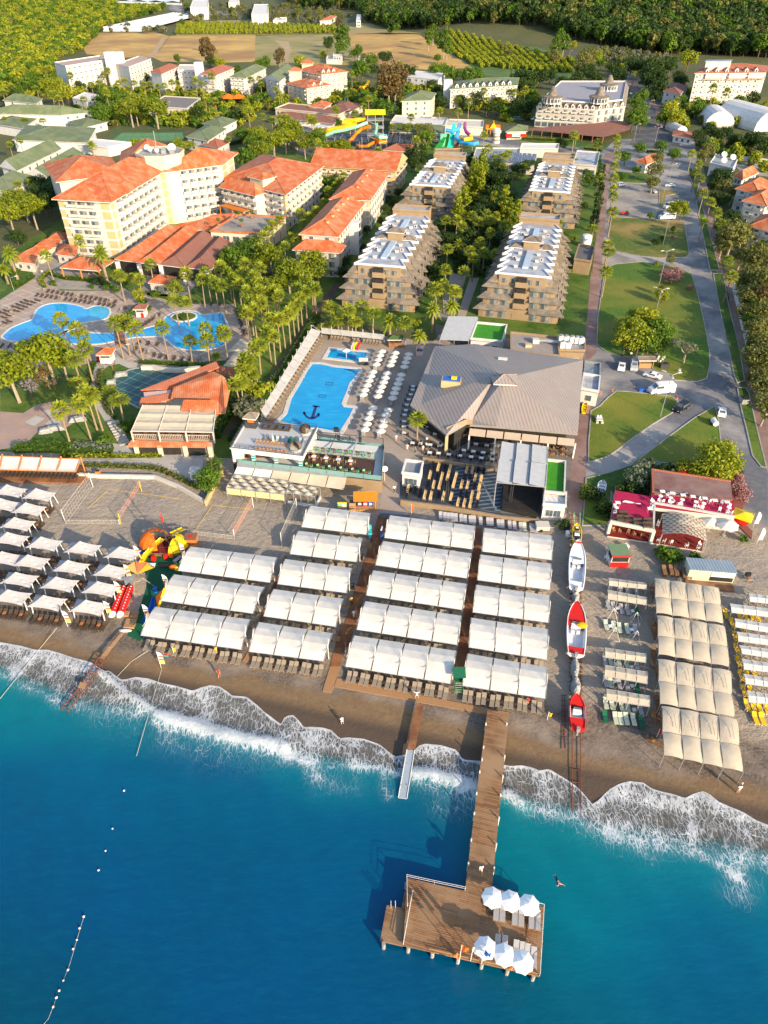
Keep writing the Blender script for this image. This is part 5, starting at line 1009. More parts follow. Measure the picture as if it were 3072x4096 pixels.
for p in((910,1600),(1120,1500),(385,1570),(475,1210)):
 g=G('c',*p,0);m=MB();[m.tb([(g.x+a,g.y+c_,ZG),(g.x+a,g.y+c_,ZG+4.6)],.06,Dm,n=4)for a in(-.2,.2)for c_ in(-.2,.2)];[m.tb([(g.x-.2,g.y,ZG+i*.5),(g.x+.2,g.y,ZG+i*.5+.5)],.04,Dm,n=4)for i in Rg(9)];b.pt(m,'truss')
b.fin()
cl=Z_('320,1287 415,1298 250,1353 348,1367 397,1367 465,1360 625,1375 673,1382 280,1433 330,1438 513,1430 562,1433 660,1445 68,1465 208,1517 258,1523 362,1525 598,1518 650,1522 483,1578 535,1585 585,1590 555,1305 602,1308 447,1425 425,1530')
cn=Z_('270,1280 370,1295 300,1360 228,1425 380,1440 165,1490 315,1520 410,1420 525,1370 575,1370 617,1440 500,1510 548,1515 640,1590 650,1305 700,1310 120,1470 60,1500')
for nm_,L,ck in(('pale yellow',sorted(cl),'yellow'),('dark navy',sorted(cn),'navy')):
 for i,(x,y)in En(L):
  for j in Rg(5):
   g=G('c',x-7+j*3.5,y+26-j*13,.5);CHR[ck](g+Vz(.1),AX+pi/2,1,f'{nm_} theatre chair, {ORD[j]} from front in the {ORD[i]} such line from left','chair',f'{nm_} chairs of the open-air theatre')
# --- dining sets
def dining(k,L,grp,tk='dine',ck='black',h=.75,dz=0,where='',nch=2,rz=AX):
 for i,(x,y)in En(sorted(L)):
  g=G(k,x,y,h+dz);g.z+=dz;TB[tk](g,rz,1,f'{grp} table, {ORD[i]} from left {where}','table',grp+' tables')
  offs=[(-.75,0,pi/2),(.75,0,-pi/2),(0,.7,0),(0,-.7,pi)][:nch]
  for j,(dx,dy,r)in En(offs):
   v=Vc((dx*cos(rz)-dy*sin(rz),dx*sin(rz)+dy*cos(rz),0));CHR[ck](g+v,rz+r+R.uniform(-.2,.2),1,f'{("left","right","landward","seaward")[j]} {ck} chair at the {ORD[i]} {grp} table from left','chair',f'chairs at the {grp} tables')
dining('b',Z_('1300,720 1297,743 1285,773 1272,805 1259,840 1253,875 1245,905 1243,947 1241,980 1243,1020'),'white hall-side dining',where='along the great hall wall')
dining('c',Z_('250,1095 330,1103 247,1160 320,1165 405,1175 170,1085 105,1080 497,1185 590,1195 675,1205 765,1215'),'white terrace dining',where='in front of the hall entrance',nch=4)
dining('c',Z_('530,1140 610,1150 690,1160 770,1167 630,1090 720,1100 805,1108 235,945 290,1005'),'veranda dining',where='under the hall roof edge')
dining('c',Z_('1150,1095 1235,1120 1310,1115 1390,1120 1230,1160 1308,1162 1390,1168'),'green veranda dining','tan','tan',where='at the right end of the hall')
# pools
def watermat(name,c1,c2,c3):
 m,t,b=nt(name);b.inputs['Roughness'].default_value=.08;b.inputs['Specular IOR Level'].default_value=.5;p=pos(t)
 o=Mx_(t,Nz(t,p,.35,3),c1,c2);o=Mx_(t,mth(t,'MULTIPLY',Nz(t,pos(t,.5,True,(1,2.5,1)),.35,3,.5,.5,.75),.5),o,c3)  # lighter noise streaks put caustic light into the water colour
 t.links.new(o,b.inputs['Base Color']);bump(t,b,Nz(t,p,2.5,3,.6,0,1),.12,.05);MC[name]=m;return m
PW=watermat('pool_water',(.004,.33,.66),(.003,.27,.60),(.03,.45,.72));PWD=watermat('shallow_pool_water',(.03,.40,.62),(.02,.34,.58),(.08,.5,.7));NAVY=mat('navy_mosaic',(.004,.03,.16),rough=.15,spec=.5)
COP=mat('white_coping',(.62,.60,.55),(.52,.50,.46),.8)
def smooth(pts,n=4):
 out=[];N_=len(pts)
 for i in Rg(N_):
  p0,p1,p2,p3=[Vc(pts[(i+j-1)%N_])for j in Rg(4)]
  for s in Rg(n):
   t=s/n;out.append(tuple(.5*((2*p1)+(p2-p0)*t+(2*p0-5*p1+4*p2-p3)*t*t+(3*p1-p0-3*p2+p3)*t**3)))
 return out
def pool(label,k,pts,mt,cw=.55,sm=True,z=.05):
 w=XY(W(k,pts));w=smooth(w)if sm else w;c=sum((Vc(p)for p in w),Vc((0,0)))/len(w);base=Vc((c.x,c.y,ZG));r=Em('swimming_pool',base,label,'swimming pool')
 B=MB();B.pr(w,ZG-.3,ZG+z,mt);B.bd('pool_water',r,base);B=MB();B.strip(w,cw,ZG-.02,ZG+z+.08,COP,True);B.bd('coping',r,base);return r,base
r,bs=pool('curved blue swimming pool with two narrow lobes on the left of the lattice terrace','a',Z_('15,395 70,345 150,310 210,285 235,230 290,195 380,182 470,190 530,205 560,218 620,200 690,208 715,235 700,275 650,295 540,310 490,335 440,370 400,390 330,425 250,436 150,436 60,428 20,410'),PW)
B=MB();B.pr(XY(W('a',Z_('575,222 640,203 690,210 708,238 690,270 640,288 560,300 585,265'))),ZG,ZG+.058,PWD);B.bd('shallow_end',r,bs)
r,bs=pool('round-ended blue pool with palm island joined to the pool by a channel','a',Z_('300,428 360,400 440,350 480,355 560,370 640,378 750,378 850,370 920,350 1000,330 1050,310 1070,275 1120,245 1200,232 1280,240 1310,258 1400,248 1440,245 1465,300 1495,370 1480,430 1420,470 1300,488 1200,485 1130,465 1080,425 1040,402 960,402 880,405 740,432 650,448 560,450 450,446 360,440'),PW)
g=G('a',1192,275);isl=[(g.x+3.6*cos(a),g.y+3.2*sin(a))for a in[i*pi/10 for i in Rg(20)]];B=MB();B.pr(isl,ZG,ZG+.25,COP,LAWN2);B.strip(isl,.5,ZG,ZG+.32,COP,True);B.bd('island',r,bs)
B=MB();w=W('a',Z_('740,360 800,360 815,445 755,450'),.5);B.pr(XY(w),ZG+.1,ZG+.5,WOOD,bot=True);w=W('a',[(742,365),(755,448)],.5);tag(B.bd('footbridge',None,w[0]),'small dark wooden footbridge across the pool channel','bridge')
r,bs=pool('large blue pool with anchor mosaic and white coping','b',Z_('640,572 700,572 790,592 880,600 955,608 962,625 930,672 900,705 885,750 865,800 850,835 860,850 930,858 900,920 830,1032 700,1005 560,985 415,955 470,900 500,800 560,700 610,610'),PW,1.0,False)
def mark(k,polys,z,m,name,par_,base):
 B=MB()
 for p in polys:B.pr([(v.x,v.y)for v in W(k,p)],ZG,ZG+z,m)
 return B.bd(name,par_,base)
def ringp(cx,cy,ro,ri,a0,a1,sq,n=10):
 return[[(cx+ro*cos(a),cy+ro*sq*sin(a)),(cx+ro*cos(b),cy+ro*sq*sin(b)),(cx+ri*cos(b),cy+ri*sq*sin(b)),(cx+ri*cos(a),cy+ri*sq*sin(a))]for a,b in[(a0+(a1-a0)*i/n,a0+(a1-a0)*(i+1)/n)for i in Rg(n)]]
mark('b',[Z_('662,848 680,850 657,930 636,928'),Z_('650,845 695,850 693,860 647,855')]+ringp(642,885,56,41,.25,pi-.05,.95)+[Z_('585,900 592,885 608,905'),Z_('680,905 697,898 692,925')],.06,NAVY,'anchor_mosaic',r,bs)
for cx,cy in((757,706),(711,785)):
 mark('b',[[(cx-22,cy-9),(cx+26,cy-7),(cx+25,cy-4),(cx-22,cy-6)],[(cx-25,cy+5),(cx+21,cy+8),(cx+20,cy+11),(cx-26,cy+8)],[(cx-22,cy-9),(cx-19,cy-9),(cx-23,cy+8),(cx-26,cy+8)],[(cx+23,cy-7),(cx+26,cy-7),(cx+21,cy+11),(cx+18,cy+11)]],.06,NAVY,'mosaic_frame',r,bs)
mark('b',[[(852+i*14,612+i*2),(950-i*3,614+i*11),(948-i*3,618+i*11),(856+i*14,616+i*2)]for i in Rg(5)],.06,NAVY,'pool_steps',r,bs)
r,bs=pool('small rectangular blue paddling pool beyond the anchor pool','b',Z_('762,476 1015,498 995,572 725,540'),PW,1.0,False)
mark('b',[Z_('815,508 935,518 928,540 803,528')],.06,mat('deep_pool_tile',(.003,.12,.38),rough=.15),'deep_part',r,bs)
g=G('b',868,540);B=MB();B.tb([g,g+Vz(2.4)],.07,Wt);B.cone(g+Vz(2.2),1.1,.5,WPL_,12);tag(B.bd('water_mushroom',None,g),'white water umbrella fountain standing in the paddling pool','fountain')
def slide(label,pts,cols,r0=.35,top=True,group=None,half=False,nn=8):
 rt=Em('water_slide',(pts[0][0][0],pts[0][0][1],ZG),label,'water slide',group);b0=rt.location
 for(P_,m)in zip(pts,cols):
  B=MB();pp=[Vc(p)for p in P_];B.tb(pp,r0,m,n=nn);B.bd('chute',rt,b0)
 return rt,b0
for i,(x,m)in En(((900,GREY),(915,Yp),(940,RED))):
 a=G('b',x+10,445,1.6)+Vz(1.6);c=G('b',x,490);slide(f'small {("grey","yellow","red")[i]} children slide into the paddling pool',[[a+Vc((.3,.5,0)),a,c+Vc((0,.8,.8)),c+Vz(.2)]],[m],.28,group='three small slides at the paddling pool')
g=G('b',978,560,1);B=MB();B.box((0,0,1.2),(2.2,.12,1.5),WPL_);B.box((0,-.07,.75),(2.2,.05,.5),Dm);B.box((0,0,.25),(2.3,.3,.5),Dm);B.box((-.2,-.08,1.45),(1.3,.03,.25),ORP);B.box((.2,-.08,1.1),(1.5,.03,.15),LGRN);o=B.bd('notice_board');o.location=g;tag(o,'white notice board with dark base beside the paddling pool','sign')
g=G('b',1342,495,1);B=MB();B.box((0,0,.6),(1.7,1.2,1.2),vm('pale_pink',(.75,.5,.5)));B.box((0,-.5,1.5),(1.6,.05,.5),Gl)
for j in Rg(8):B.box((-.87+j*.25,0,2.25),(.125,1.5,.08),RED);B.box((-.745+j*.25,0,2.25),(.125,1.5,.08),WPL_)
[B.box((a,c_,1.2),(.06,.06,2.2),WPL_)for a in(-.8,.8)for c_ in(-.6,.6)];o=B.bd('snack_cart');o.location=g;tag(o,'pink snack cart with red and white striped roof by the palms','cart')
g=G('b',1185,425,1.5);B=MB();B.box((0,0,.6),(3.6,2,1.2),WOOD);hip(B,xy((-2,-1.4),(2,-1.4),(2,1.4),(-2,1.4)),2.4,.1,.5,mat('moss_roof',(.08,.14,.05),(.06,.10,.04),1));[B.box((a,c_,1.2),(.12,.12,2.4),WOOD)for a in(-1.7,1.7)for c_ in(-1,1)];o=B.bd('hut');o.location=g;tag(o,'wooden hut with mossy green roof under the palms at the anchor pool deck','hut')
def awn(label,k,outer,inner,n,h=2.6):
 c=P(*q(k,*inner[0]),0);b0=Vc((c.x,c.y,ZG));r=Em('pool_awning',b0,label,'awning');O0,O1=W(k,outer,h);I0,I1=W(k,inner,h-.2)
 for i in Rg(n):B=MB();a,b_=i/n,(i+.985)/n;q4=[O0.lerp(O1,a),O0.lerp(O1,b_),I0.lerp(I1,b_),I0.lerp(I1,a)];B.face(q4,FABW);B.face([p-Vz(.05)for p in q4],FABW);B.bd('awning_fabric',r,b0)
 for i in Rg(n+1):B=MB();o=O0.lerp(O1,i/n);e=I0.lerp(I1,i/n);d=(o-e).normalized();B.tb([o-Vz(h),o+Vz(.9),o-d*.9+Vz(1.0)],.06,Wt,n=4);B.tb([o+Vz(.9),e],.04,Wt,n=4);B.bd('bracket',r,b0)
 return O0,O1,I0,I1
O0,O1,I0,I1=awn('long white awning strip along the hedge left of the anchor pool','b',[(640,345),(312,880)],[(705,365),(345,925)],12)
d=(I1-I0).normalized()
for i in Rg(26):
 p=I0.lerp(I1,(i+.5)/26);g=Vc((p.x,p.y,ZG+.02));auto(LB['taupe'](g,atan2(d.y,d.x)+pi),'taupe lounger under the long awning','sun lounger','loungers under the long poolside awning')
awn('short white awning strip at the far end of the anchor pool deck','b',[(705,342),(1112,385)],[(708,378),(1104,418)],6)
for i in Rg(16):
 p=P(*q('b',770+i*21,408+i*2.2),.4);
 if i not in(5,6,9):auto(LB['taupe']((p.x,p.y,ZG+.02),AX),'taupe lounger under the short awning','sun lounger','loungers under the short poolside awning')
Lk('the anchor pool',G('b',690,780));Lk('the paddling pool',G('b',870,520));Lk('the palm island',G('a',1192,275));Lk('the curved left pool',G('a',350,300))
tl=[(280+i*31,100+i*5)for i in Rg(16)]+[(240+i*31,130+i*4.5)for i in Rg(17)]+[(20+i*26,245-i*13)for i in Rg(7)]+[(30+i*27,275-i*14)for i in Rg(9)]+[(10+i*26,320-i*10)for i in Rg(3)]+Z_('10,460 60,460 130,465 30,500 80,510 140,515')+Z_('900,440 960,445 1020,450 880,480 920,495 960,505 1000,520 1040,530 1080,535 1130,540 1180,545 1230,545 1290,540')+[(1530+i*7,225+i*20)for i in Rg(9)]+[(930+i*20,325-i*13)for i in Rg(6)]+Z_('1230,170 1270,178 1320,185 1370,190 1420,195 780,230 810,215')
for i,(x,y)in En(tl):auto(LB['dark'if i%7 else'taupe'](G('a',x,y,.3),(1.2 if 32<i<52 else-.1)+R.uniform(-.15,.15)),'dark lounger'if i%7 else'beige lounger with towel','sun lounger','loungers on the lattice pool terrace')
# --- lifeguard towers, kiosks
def kiosk(label,k,x,y,h=3,w=1.4,m=Wt,rm=Tr,stilts=False):
 g=G(k,x,y,0);B=Bld(label,g,'kiosk',name='kiosk');m_=MB();z0=ZG+(1.8 if stilts else 0)
 if stilts:[m_.tb([(g.x+a*w*.8,g.y+c_*w*.8,ZG),(g.x+a*w*.8,g.y+c_*w*.8,z0)],.09,WOOD)for a in(-1,1)for c_ in(-1,1)]
 m_.box((g.x,g.y,z0+.7),(2*w,2*w,1.4),m);[m_.box((g.x+a*w*.9,g.y+c_*w*.9,z0+1.5),(.15,.15,2),m)for a in(-1,1)for c_ in(-1,1)];m_.box((g.x,g.y,z0+1.9),(1.6*w,1.6*w,1.0),Gl);B.pt(m_,'wall')
 m_=MB();hip(m_,xy((g.x-w,g.y-w),(g.x+w,g.y-w),(g.x+w,g.y+w),(g.x-w,g.y+w)),z0+2.5,.5,.9,rm);B.pt(m_,'roof');B.fin()
kiosk('white octagonal tower kiosk on stilts with orange roof beside the covered pool','a',712,600,stilts=True);kiosk('white lifeguard hut with brown roof between the two pools','a',922,262,w=1.3,rm=Bt)
for k,x,y,lb in(('a',640,560,'red round bin beside the octagonal tower kiosk'),('a',926,275,'red round bin at the lifeguard hut')):
 g=G(k,x,y);B=MB();B.tb([(0,0,0),(0,0,1.1)],.4,RED,n=10);B.box((0,0,1.2),(.5,.5,.2),RED);o=B.bd('bin');o.location=g;tag(o,lb,'bin')
Lk('the octagonal tower kiosk',G('a',712,600));Lk('the lifeguard hut between the pools',G('a',922,262))
COV=brickmat('pool_safety_cover',(.012,.085,.10),(.01,.075,.09),(.34,.40,.40),2.6,2.6,.05,.55,off=0,rough=.4)
w=W('a',Z_('840,612 920,600 1000,612 1100,622 1260,620 1290,690 1000,860 900,862 800,810 745,740 745,670'),.1);B=MB();B.pr(XY(w),ZG,ZG+.12,COV);B.strip(XY(w),.5,ZG,ZG+.2,CONC,True);tag(B.bd('covered_pool',None,w[0]),'teal pool cover with white grid lines beside the tile-roofed pavilion','swimming pool')
B=MB();w=W('a',Z_('915,590 990,590 1050,605 1150,607 1300,595'),1);B.strip(XY(w),1.0,ZG,ZG+1.1,Ow);tag(B.bd('planter_wall',None,w[1]),'curved beige wall behind the covered pool','wall')
for i,(x,y,l)in En(((780,640,3.4),(715,690,2.4),(350,990,4.5),(500,930,4.0),(290,1005,3.0))):
 g=G('a',x,y,.6);B=MB();rows=[[(u*l/2+R.uniform(-.1,.1),v*.8+R.uniform(-.1,.1),(.9 if abs(u)<.9 and abs(v)<.8 else 0)+R.uniform(0,.15))for u in(-1,-.6,-.2,.2,.6,1)]for v in(-1,-.6,0,.6,1)];B.grid(rows,TARP);o=B.bd('covered_heap',None);o.location=g;o.rotation_euler=(0,0,.3);tag(o,['grey tarpaulin heap at the edge of the covered pool','smaller grey tarpaulin heap by the covered pool steps','white tarpaulin heap on the rose paved plaza near the hedge','grey tarpaulin roll lying on the plaza beside the palms','smallest white tarpaulin bundle on the rose plaza'][i],'tarpaulin heap','tarpaulin covered heaps')
# --- tile-roofed pavilion
c0=G('a',1180,900,3);b=Bld('restaurant pavilion with orange tiled roofs, cream fabric terrace roof and balcony',c0,cat='restaurant')
m=MB();fa,fb=Pz(*q('a',868,1078),ZG+3.1),Pz(*q('a',1368,1090),ZG+3.1);m.pr(XY([fa,fb]+W('a',Z_('1390,930 1480,760 1380,650 1110,760 930,790'),3.0)),ZG,ZG+2.7,CREAM);b.pt(m,'wall')
m=MB();m.pr(XY(W('a',Z_('850,1055 1375,1065 1390,930 880,920'),3.0)),ZG+2.8,ZG+3.0,WOOD,WOOD);b.pt(m,'terrace_floor')
m=MB();a,d_,c_,e_=[Pz(*q('a',*p),z)for p,z in(((820,1112),ZG+2.4),((1372,1116),ZG+2.4),((1378,1085),ZG+3.1),((850,1070),ZG+3.1))];m.face([a,d_,c_,e_],Tr);m.face([Vc((a.x,a.y,a.z-.2)),Vc((d_.x,d_.y,d_.z-.2)),d_,a],Tr);b.pt(m,'porch_roof')
for p0,p1 in(((860,1060),(1025,1062)),((1032,1062),(1185,1064)),((1195,1064),(1360,1066))):m=MB();a,d_=Pz(*q('a',*p0),ZG+3),Pz(*q('a',*p1),ZG+3);[m.box((*(a.lerp(d_,i/14)).xy,ZG+3.5),(.06,.06,1),Ow)for i in Rg(15)];m.box((*(a.lerp(d_,.5)).xy,ZG+4.0),((d_-a).length,.1,.1),Ow,atan2(d_.y-a.y,d_.x-a.x));b.pt(m,'railing')
A,B_,C,D=[Pz(*q('a',*p),ZG+z)for p,z in(((850,1012),5.4),((1380,1020),5.4),((1418,905),6.2),((925,842),6.2))]
D=Pz(*q('a',925,842),ZG+6.2);C=Pz(*q('a',1400,850),ZG+6.2)
for i in Rg(3):
 for j in Rg(3):
  u0,u1,v0,v1=i/3,(i+.985)/3,j/3,(j+.985)/3;f=lambda u,v:A.lerp(B_,u).lerp(D.lerp(C,u),v)
  m=MB();rows=[[f(u0+(u1-u0)*s/4,v0+(v1-v0)*t/3)+Vc((0,0,-.22*sin(pi*t/3)))for s in Rg(5)]for t in Rg(4)];m.grid(rows,FABB);b.pt(m,'terrace_fabric')
for s in(0,.333,.666,1):p=A.lerp(B_,s);m=MB();m.box((p.x,p.y,ZG+4.1),(.25,.25,2.6),Ow);m.tb([p,D.lerp(C,s)],.1,Ow,n=4);b.pt(m,'post')
m=MB();m.tb([A,B_],.12,Ow,n=4);b.pt(m,'beam')
for s in(0.02,.33,.66,.98):p=fa.lerp(fb,s);m=MB();m.box((p.x,p.y-.3,ZG+1.3),(.9,.8,2.5),CREAM);b.pt(m,'pillar')
for s in(.16,.48,.8):p=fa.lerp(fb,s);m=MB();m.box((p.x,p.y-.05,ZG+1.2),(3.6,.5,2.0),DARK);b.pt(m,'opening')
TR=[(((910,745),4.6),((1110,735),4.6),((1420,595),7),((1400,560),7.6)),(((1105,800),5.0),((1125,728),6.0),((1385,625),8.0),((1440,650),8.2),((1185,800),5.2)),(((1185,800),5.2),((1440,650),8.2),((1498,700),7),((1460,895),5.0),((1415,895),5.0),((1415,815),5.4)),(((1165,900),5.6),((1415,905),5.6),((1418,812),7.2),((1190,808),7.2)),(((900,842),4.2),((1105,805),4.2),((1108,765),4.9),((915,795),4.9)),(((1400,620),4.6),((1500,665),4.0),((1530,610),4.2),((1420,585),4.8))]
for i,R_ in En(TR):
 pp=[Pz(*q('a',*p),ZG+z)for p,z in R_];m=MB();m.face(pp,Tr if i in(1,2,3)else T2);m.face([p-Vz(.25)for p in pp],Ow)
 for j in Rg(len(pp)):a,d_=pp[j],pp[(j+1)%len(pp)];m.face([a-Vz(.25),d_-Vz(.25),d_,a],Tr)
 b.pt(m,'roof')
m=MB();pp=[Pz(*q('a',*p),ZG+4.4)for p in((930,760),(1105,745),(1105,790),(935,790))];m.pr(XY(pp),ZG+2.8,ZG+4.4,vm('pale_pink_wall',(.62,.42,.36)));b.pt(m,'wall')
b.fin();Lk('the tile-roofed pavilion',c0)
for i,(x,y)in En(((940,1028),(990,1030),(1100,1030),(1155,1032),(1245,1033),(1310,1034))):
 g=Pz(*q('a',x,y),ZG+3.7);TB['tan']((g.x,g.y,ZG+3.0),0,1,f'{ORD[i]} orange-brown table from left on the pavilion balcony','table','tables on the pavilion balcony')
for n_,pts in En((Z_('1445,590 1560,600 1640,500 1540,480'),Z_('1470,500 1640,490 1650,420 1560,415'))):
 w=W('a',pts,3.0);B=MB();c=sum(w,Vc())/4;rows=[[w[0].lerp(w[1],u/5).lerp(w[3].lerp(w[2],u/5),v/5)+Vc((0,0,.5*sin(pi*u/5)*sin(pi*v/5)))for u in Rg(6)]for v in Rg(6)];B.grid(rows,FABB,False)
 b0=Vc((c.x,c.y,ZG));r=Em('shade_sail',b0,('lower','upper')[n_]+' beige shade sail beside the tile-roofed pavilion','shade sail','beige shade sails');B.bd('fabric',r,b0)
 for p in w:B=MB();B.tb([(p.x,p.y,ZG),p],.07,Me);B.bd('post',r,b0)
# --- beach terrace pavilion far left
w=W('e',Z_('-60,200 530,216 580,160 545,100 -60,90'),.3);B=MB();B.pr(XY(w),ZG-.5,ZG+.3,WP,WP);o=B.bd('wooden_terrace',None,w[1]);tag(o,'low brown wooden terrace at the left beach edge','terrace')
c0=G('e',260,100);b=Bld('long shade pavilion with orange timber frame and white fabric panels at far left',c0,'pavilion',name='pavilion')
A,B_,C,D=[Pz(*q('e',*p),ZG+z)for p,z in(((-130,125),2.4),((490,142),2.4),((525,60),3.2),((-110,35),3.2))]
for i in Rg(5):
 m=MB();rows=[[A.lerp(B_,(i+.02+s/4*.96)/5).lerp(D.lerp(C,(i+.02+s/4*.96)/5),t/4)+Vc((0,0,-.18*sin(pi*t/4)))for s in Rg(5)]for t in Rg(5)];m.grid(rows,FABW);b.pt(m,'roof_fabric')
for i in Rg(6):
 a,d_=A.lerp(B_,i/5),D.lerp(C,i/5);m=MB();m.tb([a,d_+(d_-a)*.08+Vz(.2)],.12,ORNG,n=4);m.tb([(d_.x,d_.y,ZG),d_+Vz(.5)],.14,ORNG,n=4);b.pt(m,'timber_frame')
m=MB();m.tb([A,B_],.1,ORNG,n=4);m.tb([D,C],.1,ORNG,n=4);b.pt(m,'timber_frame');b.fin()
for i in Rg(18):g=G('e',20+i*28,152+i*.9,.6);LB['dark'](g+Vz(.3),-.03,1,f'dark lounger on the left wooden terrace, {ORD[i]} from left','sun lounger','dark loungers on the left wooden terrace')
B=MB();w=W('e',Z_('500,150 640,158 1000,165 1150,225 1280,300 1330,330'),.8);B.strip(XY(w),.5,ZG-.4,ZG+.8,Ow);tag(B.bd('seawall',None,w[2]),'low cream wall between the promenade and the sand courts','wall')
B=MB();w=W('e',Z_('1330,330 1385,215 1440,130 1430,90'),1.2);B.strip(XY(w),.4,ZG-.4,ZG+1.2,OCHRE);tag(B.bd('garden_wall',None,w[1]),'tan wall running up to the white bar building','wall')
g=G('e',1278,190);B=MB();B.box((0,0,1.1),(2,1.8,2.2),Wt);B.box((0,0,2.3),(2.3,2.1,.2),Ow);B.box((-.2,-.92,1.2),(.7,.05,.9),Gl);o=B.bd('guard_booth');o.location=g;tag(o,'small white booth at the end of the promenade by the ivy','booth')
g=G('e',640,162);B=MB();B.box((0,0,.5),(.9,.7,1.0),ORNG);B.box((0,0,1.02),(.7,.5,.06),DARK);o=B.bd('litter_bin');o.location=g;tag(o,'orange wooden litter bin on the seawall','bin')
# --- white beach bar and glass deck
K='k';c0=G('k',520,380,3);b=Bld('white beach bar with roof terrace, striped pillars and open first floor',c0,'bar')
rz_=[Pz(*q('k',*p),ZG+6)for p in((165,320),(800,395),(925,145),(300,85))];m=MB();m.pr(XY(rz_),ZG+5.2,ZG+6,Wt,mat('terrace_screed',(.46,.47,.48),(.42,.43,.44),.5),True);m.strip(XY(rz_),.35,ZG+6,ZG+6.25,Wt,True);b.pt(m,'roof_terrace')
m=MB();q4=[rz_[0],rz_[0].lerp(rz_[1],.12),rz_[3].lerp(rz_[2],.12),rz_[3]];m.pr(XY(q4),ZG,ZG+5.2,Wt);q4=[rz_[3].lerp(rz_[0],.45),rz_[2].lerp(rz_[1],.45),rz_[2],rz_[3]];m.pr(XY(q4),ZG,ZG+5.2,Ow);b.pt(m,'wall')
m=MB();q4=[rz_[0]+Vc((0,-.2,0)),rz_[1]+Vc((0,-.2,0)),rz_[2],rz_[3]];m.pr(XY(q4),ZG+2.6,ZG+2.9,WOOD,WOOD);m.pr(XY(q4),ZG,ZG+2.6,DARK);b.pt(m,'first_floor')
for t in(.3,.62,.96):
 p=rz_[0].lerp(rz_[1],t);m=MB();[m.box((p.x,p.y+.3,ZG+3.05+.3*i),(.75,.75,.15),Wt if i%2 else TEAL)for i in Rg(8)];m.box((p.x,p.y+.3,ZG+3.9),(.55,.55,2.3),TEAL);b.pt(m,'pillar')
m=MB();[m.strip(XY((rz_[0],rz_[1],rz_[2],rz_[3])),.04,ZG+z,ZG+z+.06,Dm,True)for z in(6.3,6.7,7.1)]
for i in Rg(4):
 for j in Rg(8):p=rz_[i].lerp(rz_[(i+1)%4],j/8);m.tb([(p.x,p.y,ZG+6.2),(p.x,p.y,ZG+7.15)],.04,Dm,n=4)
b.pt(m,'railing');b.fin();Lk('the white beach bar',c0)
def onroof(x,y,z=6.0,k='k',dz=.3):g=Pz(*q(k,x,y),ZG+z+dz);return Vc((g.x,g.y,ZG+z+.02))
g=onroof(350,110);B=MB();B.box((0,0,.6),(2.2,1.8,1.2),Dm);B.box((.2,-.6,1.5),(1.6,.1,.6),ORP);[B.box((a,c_,1.2),(.12,.12,2.4),Dm)for a in(-1,1)for c_ in(-.8,.8)];hip(B,xy((-1.2,-1),(1.2,-1),(1.2,1),(-1.2,1)),2.4,.2,.8,SHING);o=B.bd('roof_bar');o.location=g;o.rotation_euler=(0,0,AX);tag(o,'small shingle-roofed bar hut on the white bar roof terrace','bar hut')
for i,(x,y)in En(((470,125),(530,130),(600,135),(655,140))):
 g=onroof(x,y);B=MB();B.box((0,0,.25),(1.5,1.6,.45),DKBRN);B.box((0,.6,.6),(1.5,.3,.5),DKBRN);B.box((0,-.1,.5),(.8,.8,.08),vm('blue_glass',(.05,.12,.2)));o=B.bd('wicker_sofa');o.location=g;o.rotation_euler=(0,0,AX);tag(o,f'dark wicker sofa set on the bar roof terrace, {ORD[i]} from left','sofa','dark wicker sofas on the roof terrace')
for i,(x,y)in En(((822,150),(735,300))):
 g=onroof(x,y,dz=.9);B=MB();rows=[]
 for a in Rg(7):
  t=pi*a/6;rows.append([(1.25*sin(t)*cos(p_),1.25*sin(t)*sin(p_),.9+1.15*cos(t)if t<pi/2 else.9*(1+cos(t)))for p_ in[(-.25 if i else.2)*pi+j*pi*1.35/9 for j in Rg(10)]])
 B.grid(rows,DKBRN if i==0 else mat('wicker_dome',(.16,.13,.10),(.10,.085,.07),6));B.tb([(0,0,0),(0,0,.5)],1.1,Ow,n=12);o=B.bd('daybed');o.location=g;tag(o,['round dark wicker daybed with open hood at the poolside corner of the roof terrace','round brown wicker daybed dome at the seaward corner of the roof terrace'][i],'daybed','round wicker daybeds')
for r_,(y0,m_)in En(((275,'tan'),(335,'tan'))):
 for i in Rg(9):g=onroof(395+i*32,y0-3+i*3.2+r_*-5);CHR[m_](g,AX+pi*r_,1,f'tan armchair, {ORD[i]} from left in the {("poolside", "seaward")[r_]} line on the bar roof','chair','tan chairs on the bar roof terrace')
for i,(x,y,kk)in En(((472,230,'taupe'),(512,232,'taupe'),(572,240,'pale'),(620,245,'grey'),(680,248,'green'),(725,250,'green'),(775,252,'grey'),(815,255,'grey'))):LB[kk](onroof(x,y),AX+.1,.85,f'{ORD[i]} lounger from left in the middle line on the bar roof terrace','sun lounger','loungers on the bar roof terrace')
g=onroof(537,240,dz=1);B=MB();B.cone((0,0,.3),.28,2.0,WPL_,8);B.tb([(0,0,0),(0,0,.5)],.05,Wt);o=B.bd('closed_umbrella');o.location=g;tag(o,'closed white umbrella on the bar roof terrace','umbrella')
c0=G('k',1150,440,3);b=Bld('raised dining deck with glass balustrades and steel frame beside the white bar',c0,'deck',name='dining_deck')
dk=[Pz(*q('k',*p),ZG+3)for p in((230,455),(1500,600),(1520,320),(870,240),(800,395),(235,400))];m=MB();m.pr(XY(dk),ZG+2.7,ZG+2.97,Dm,mat('pale_deck_tiles',(.50,.52,.52),(.45,.47,.47),.6));b.pt(m,'deck_floor')
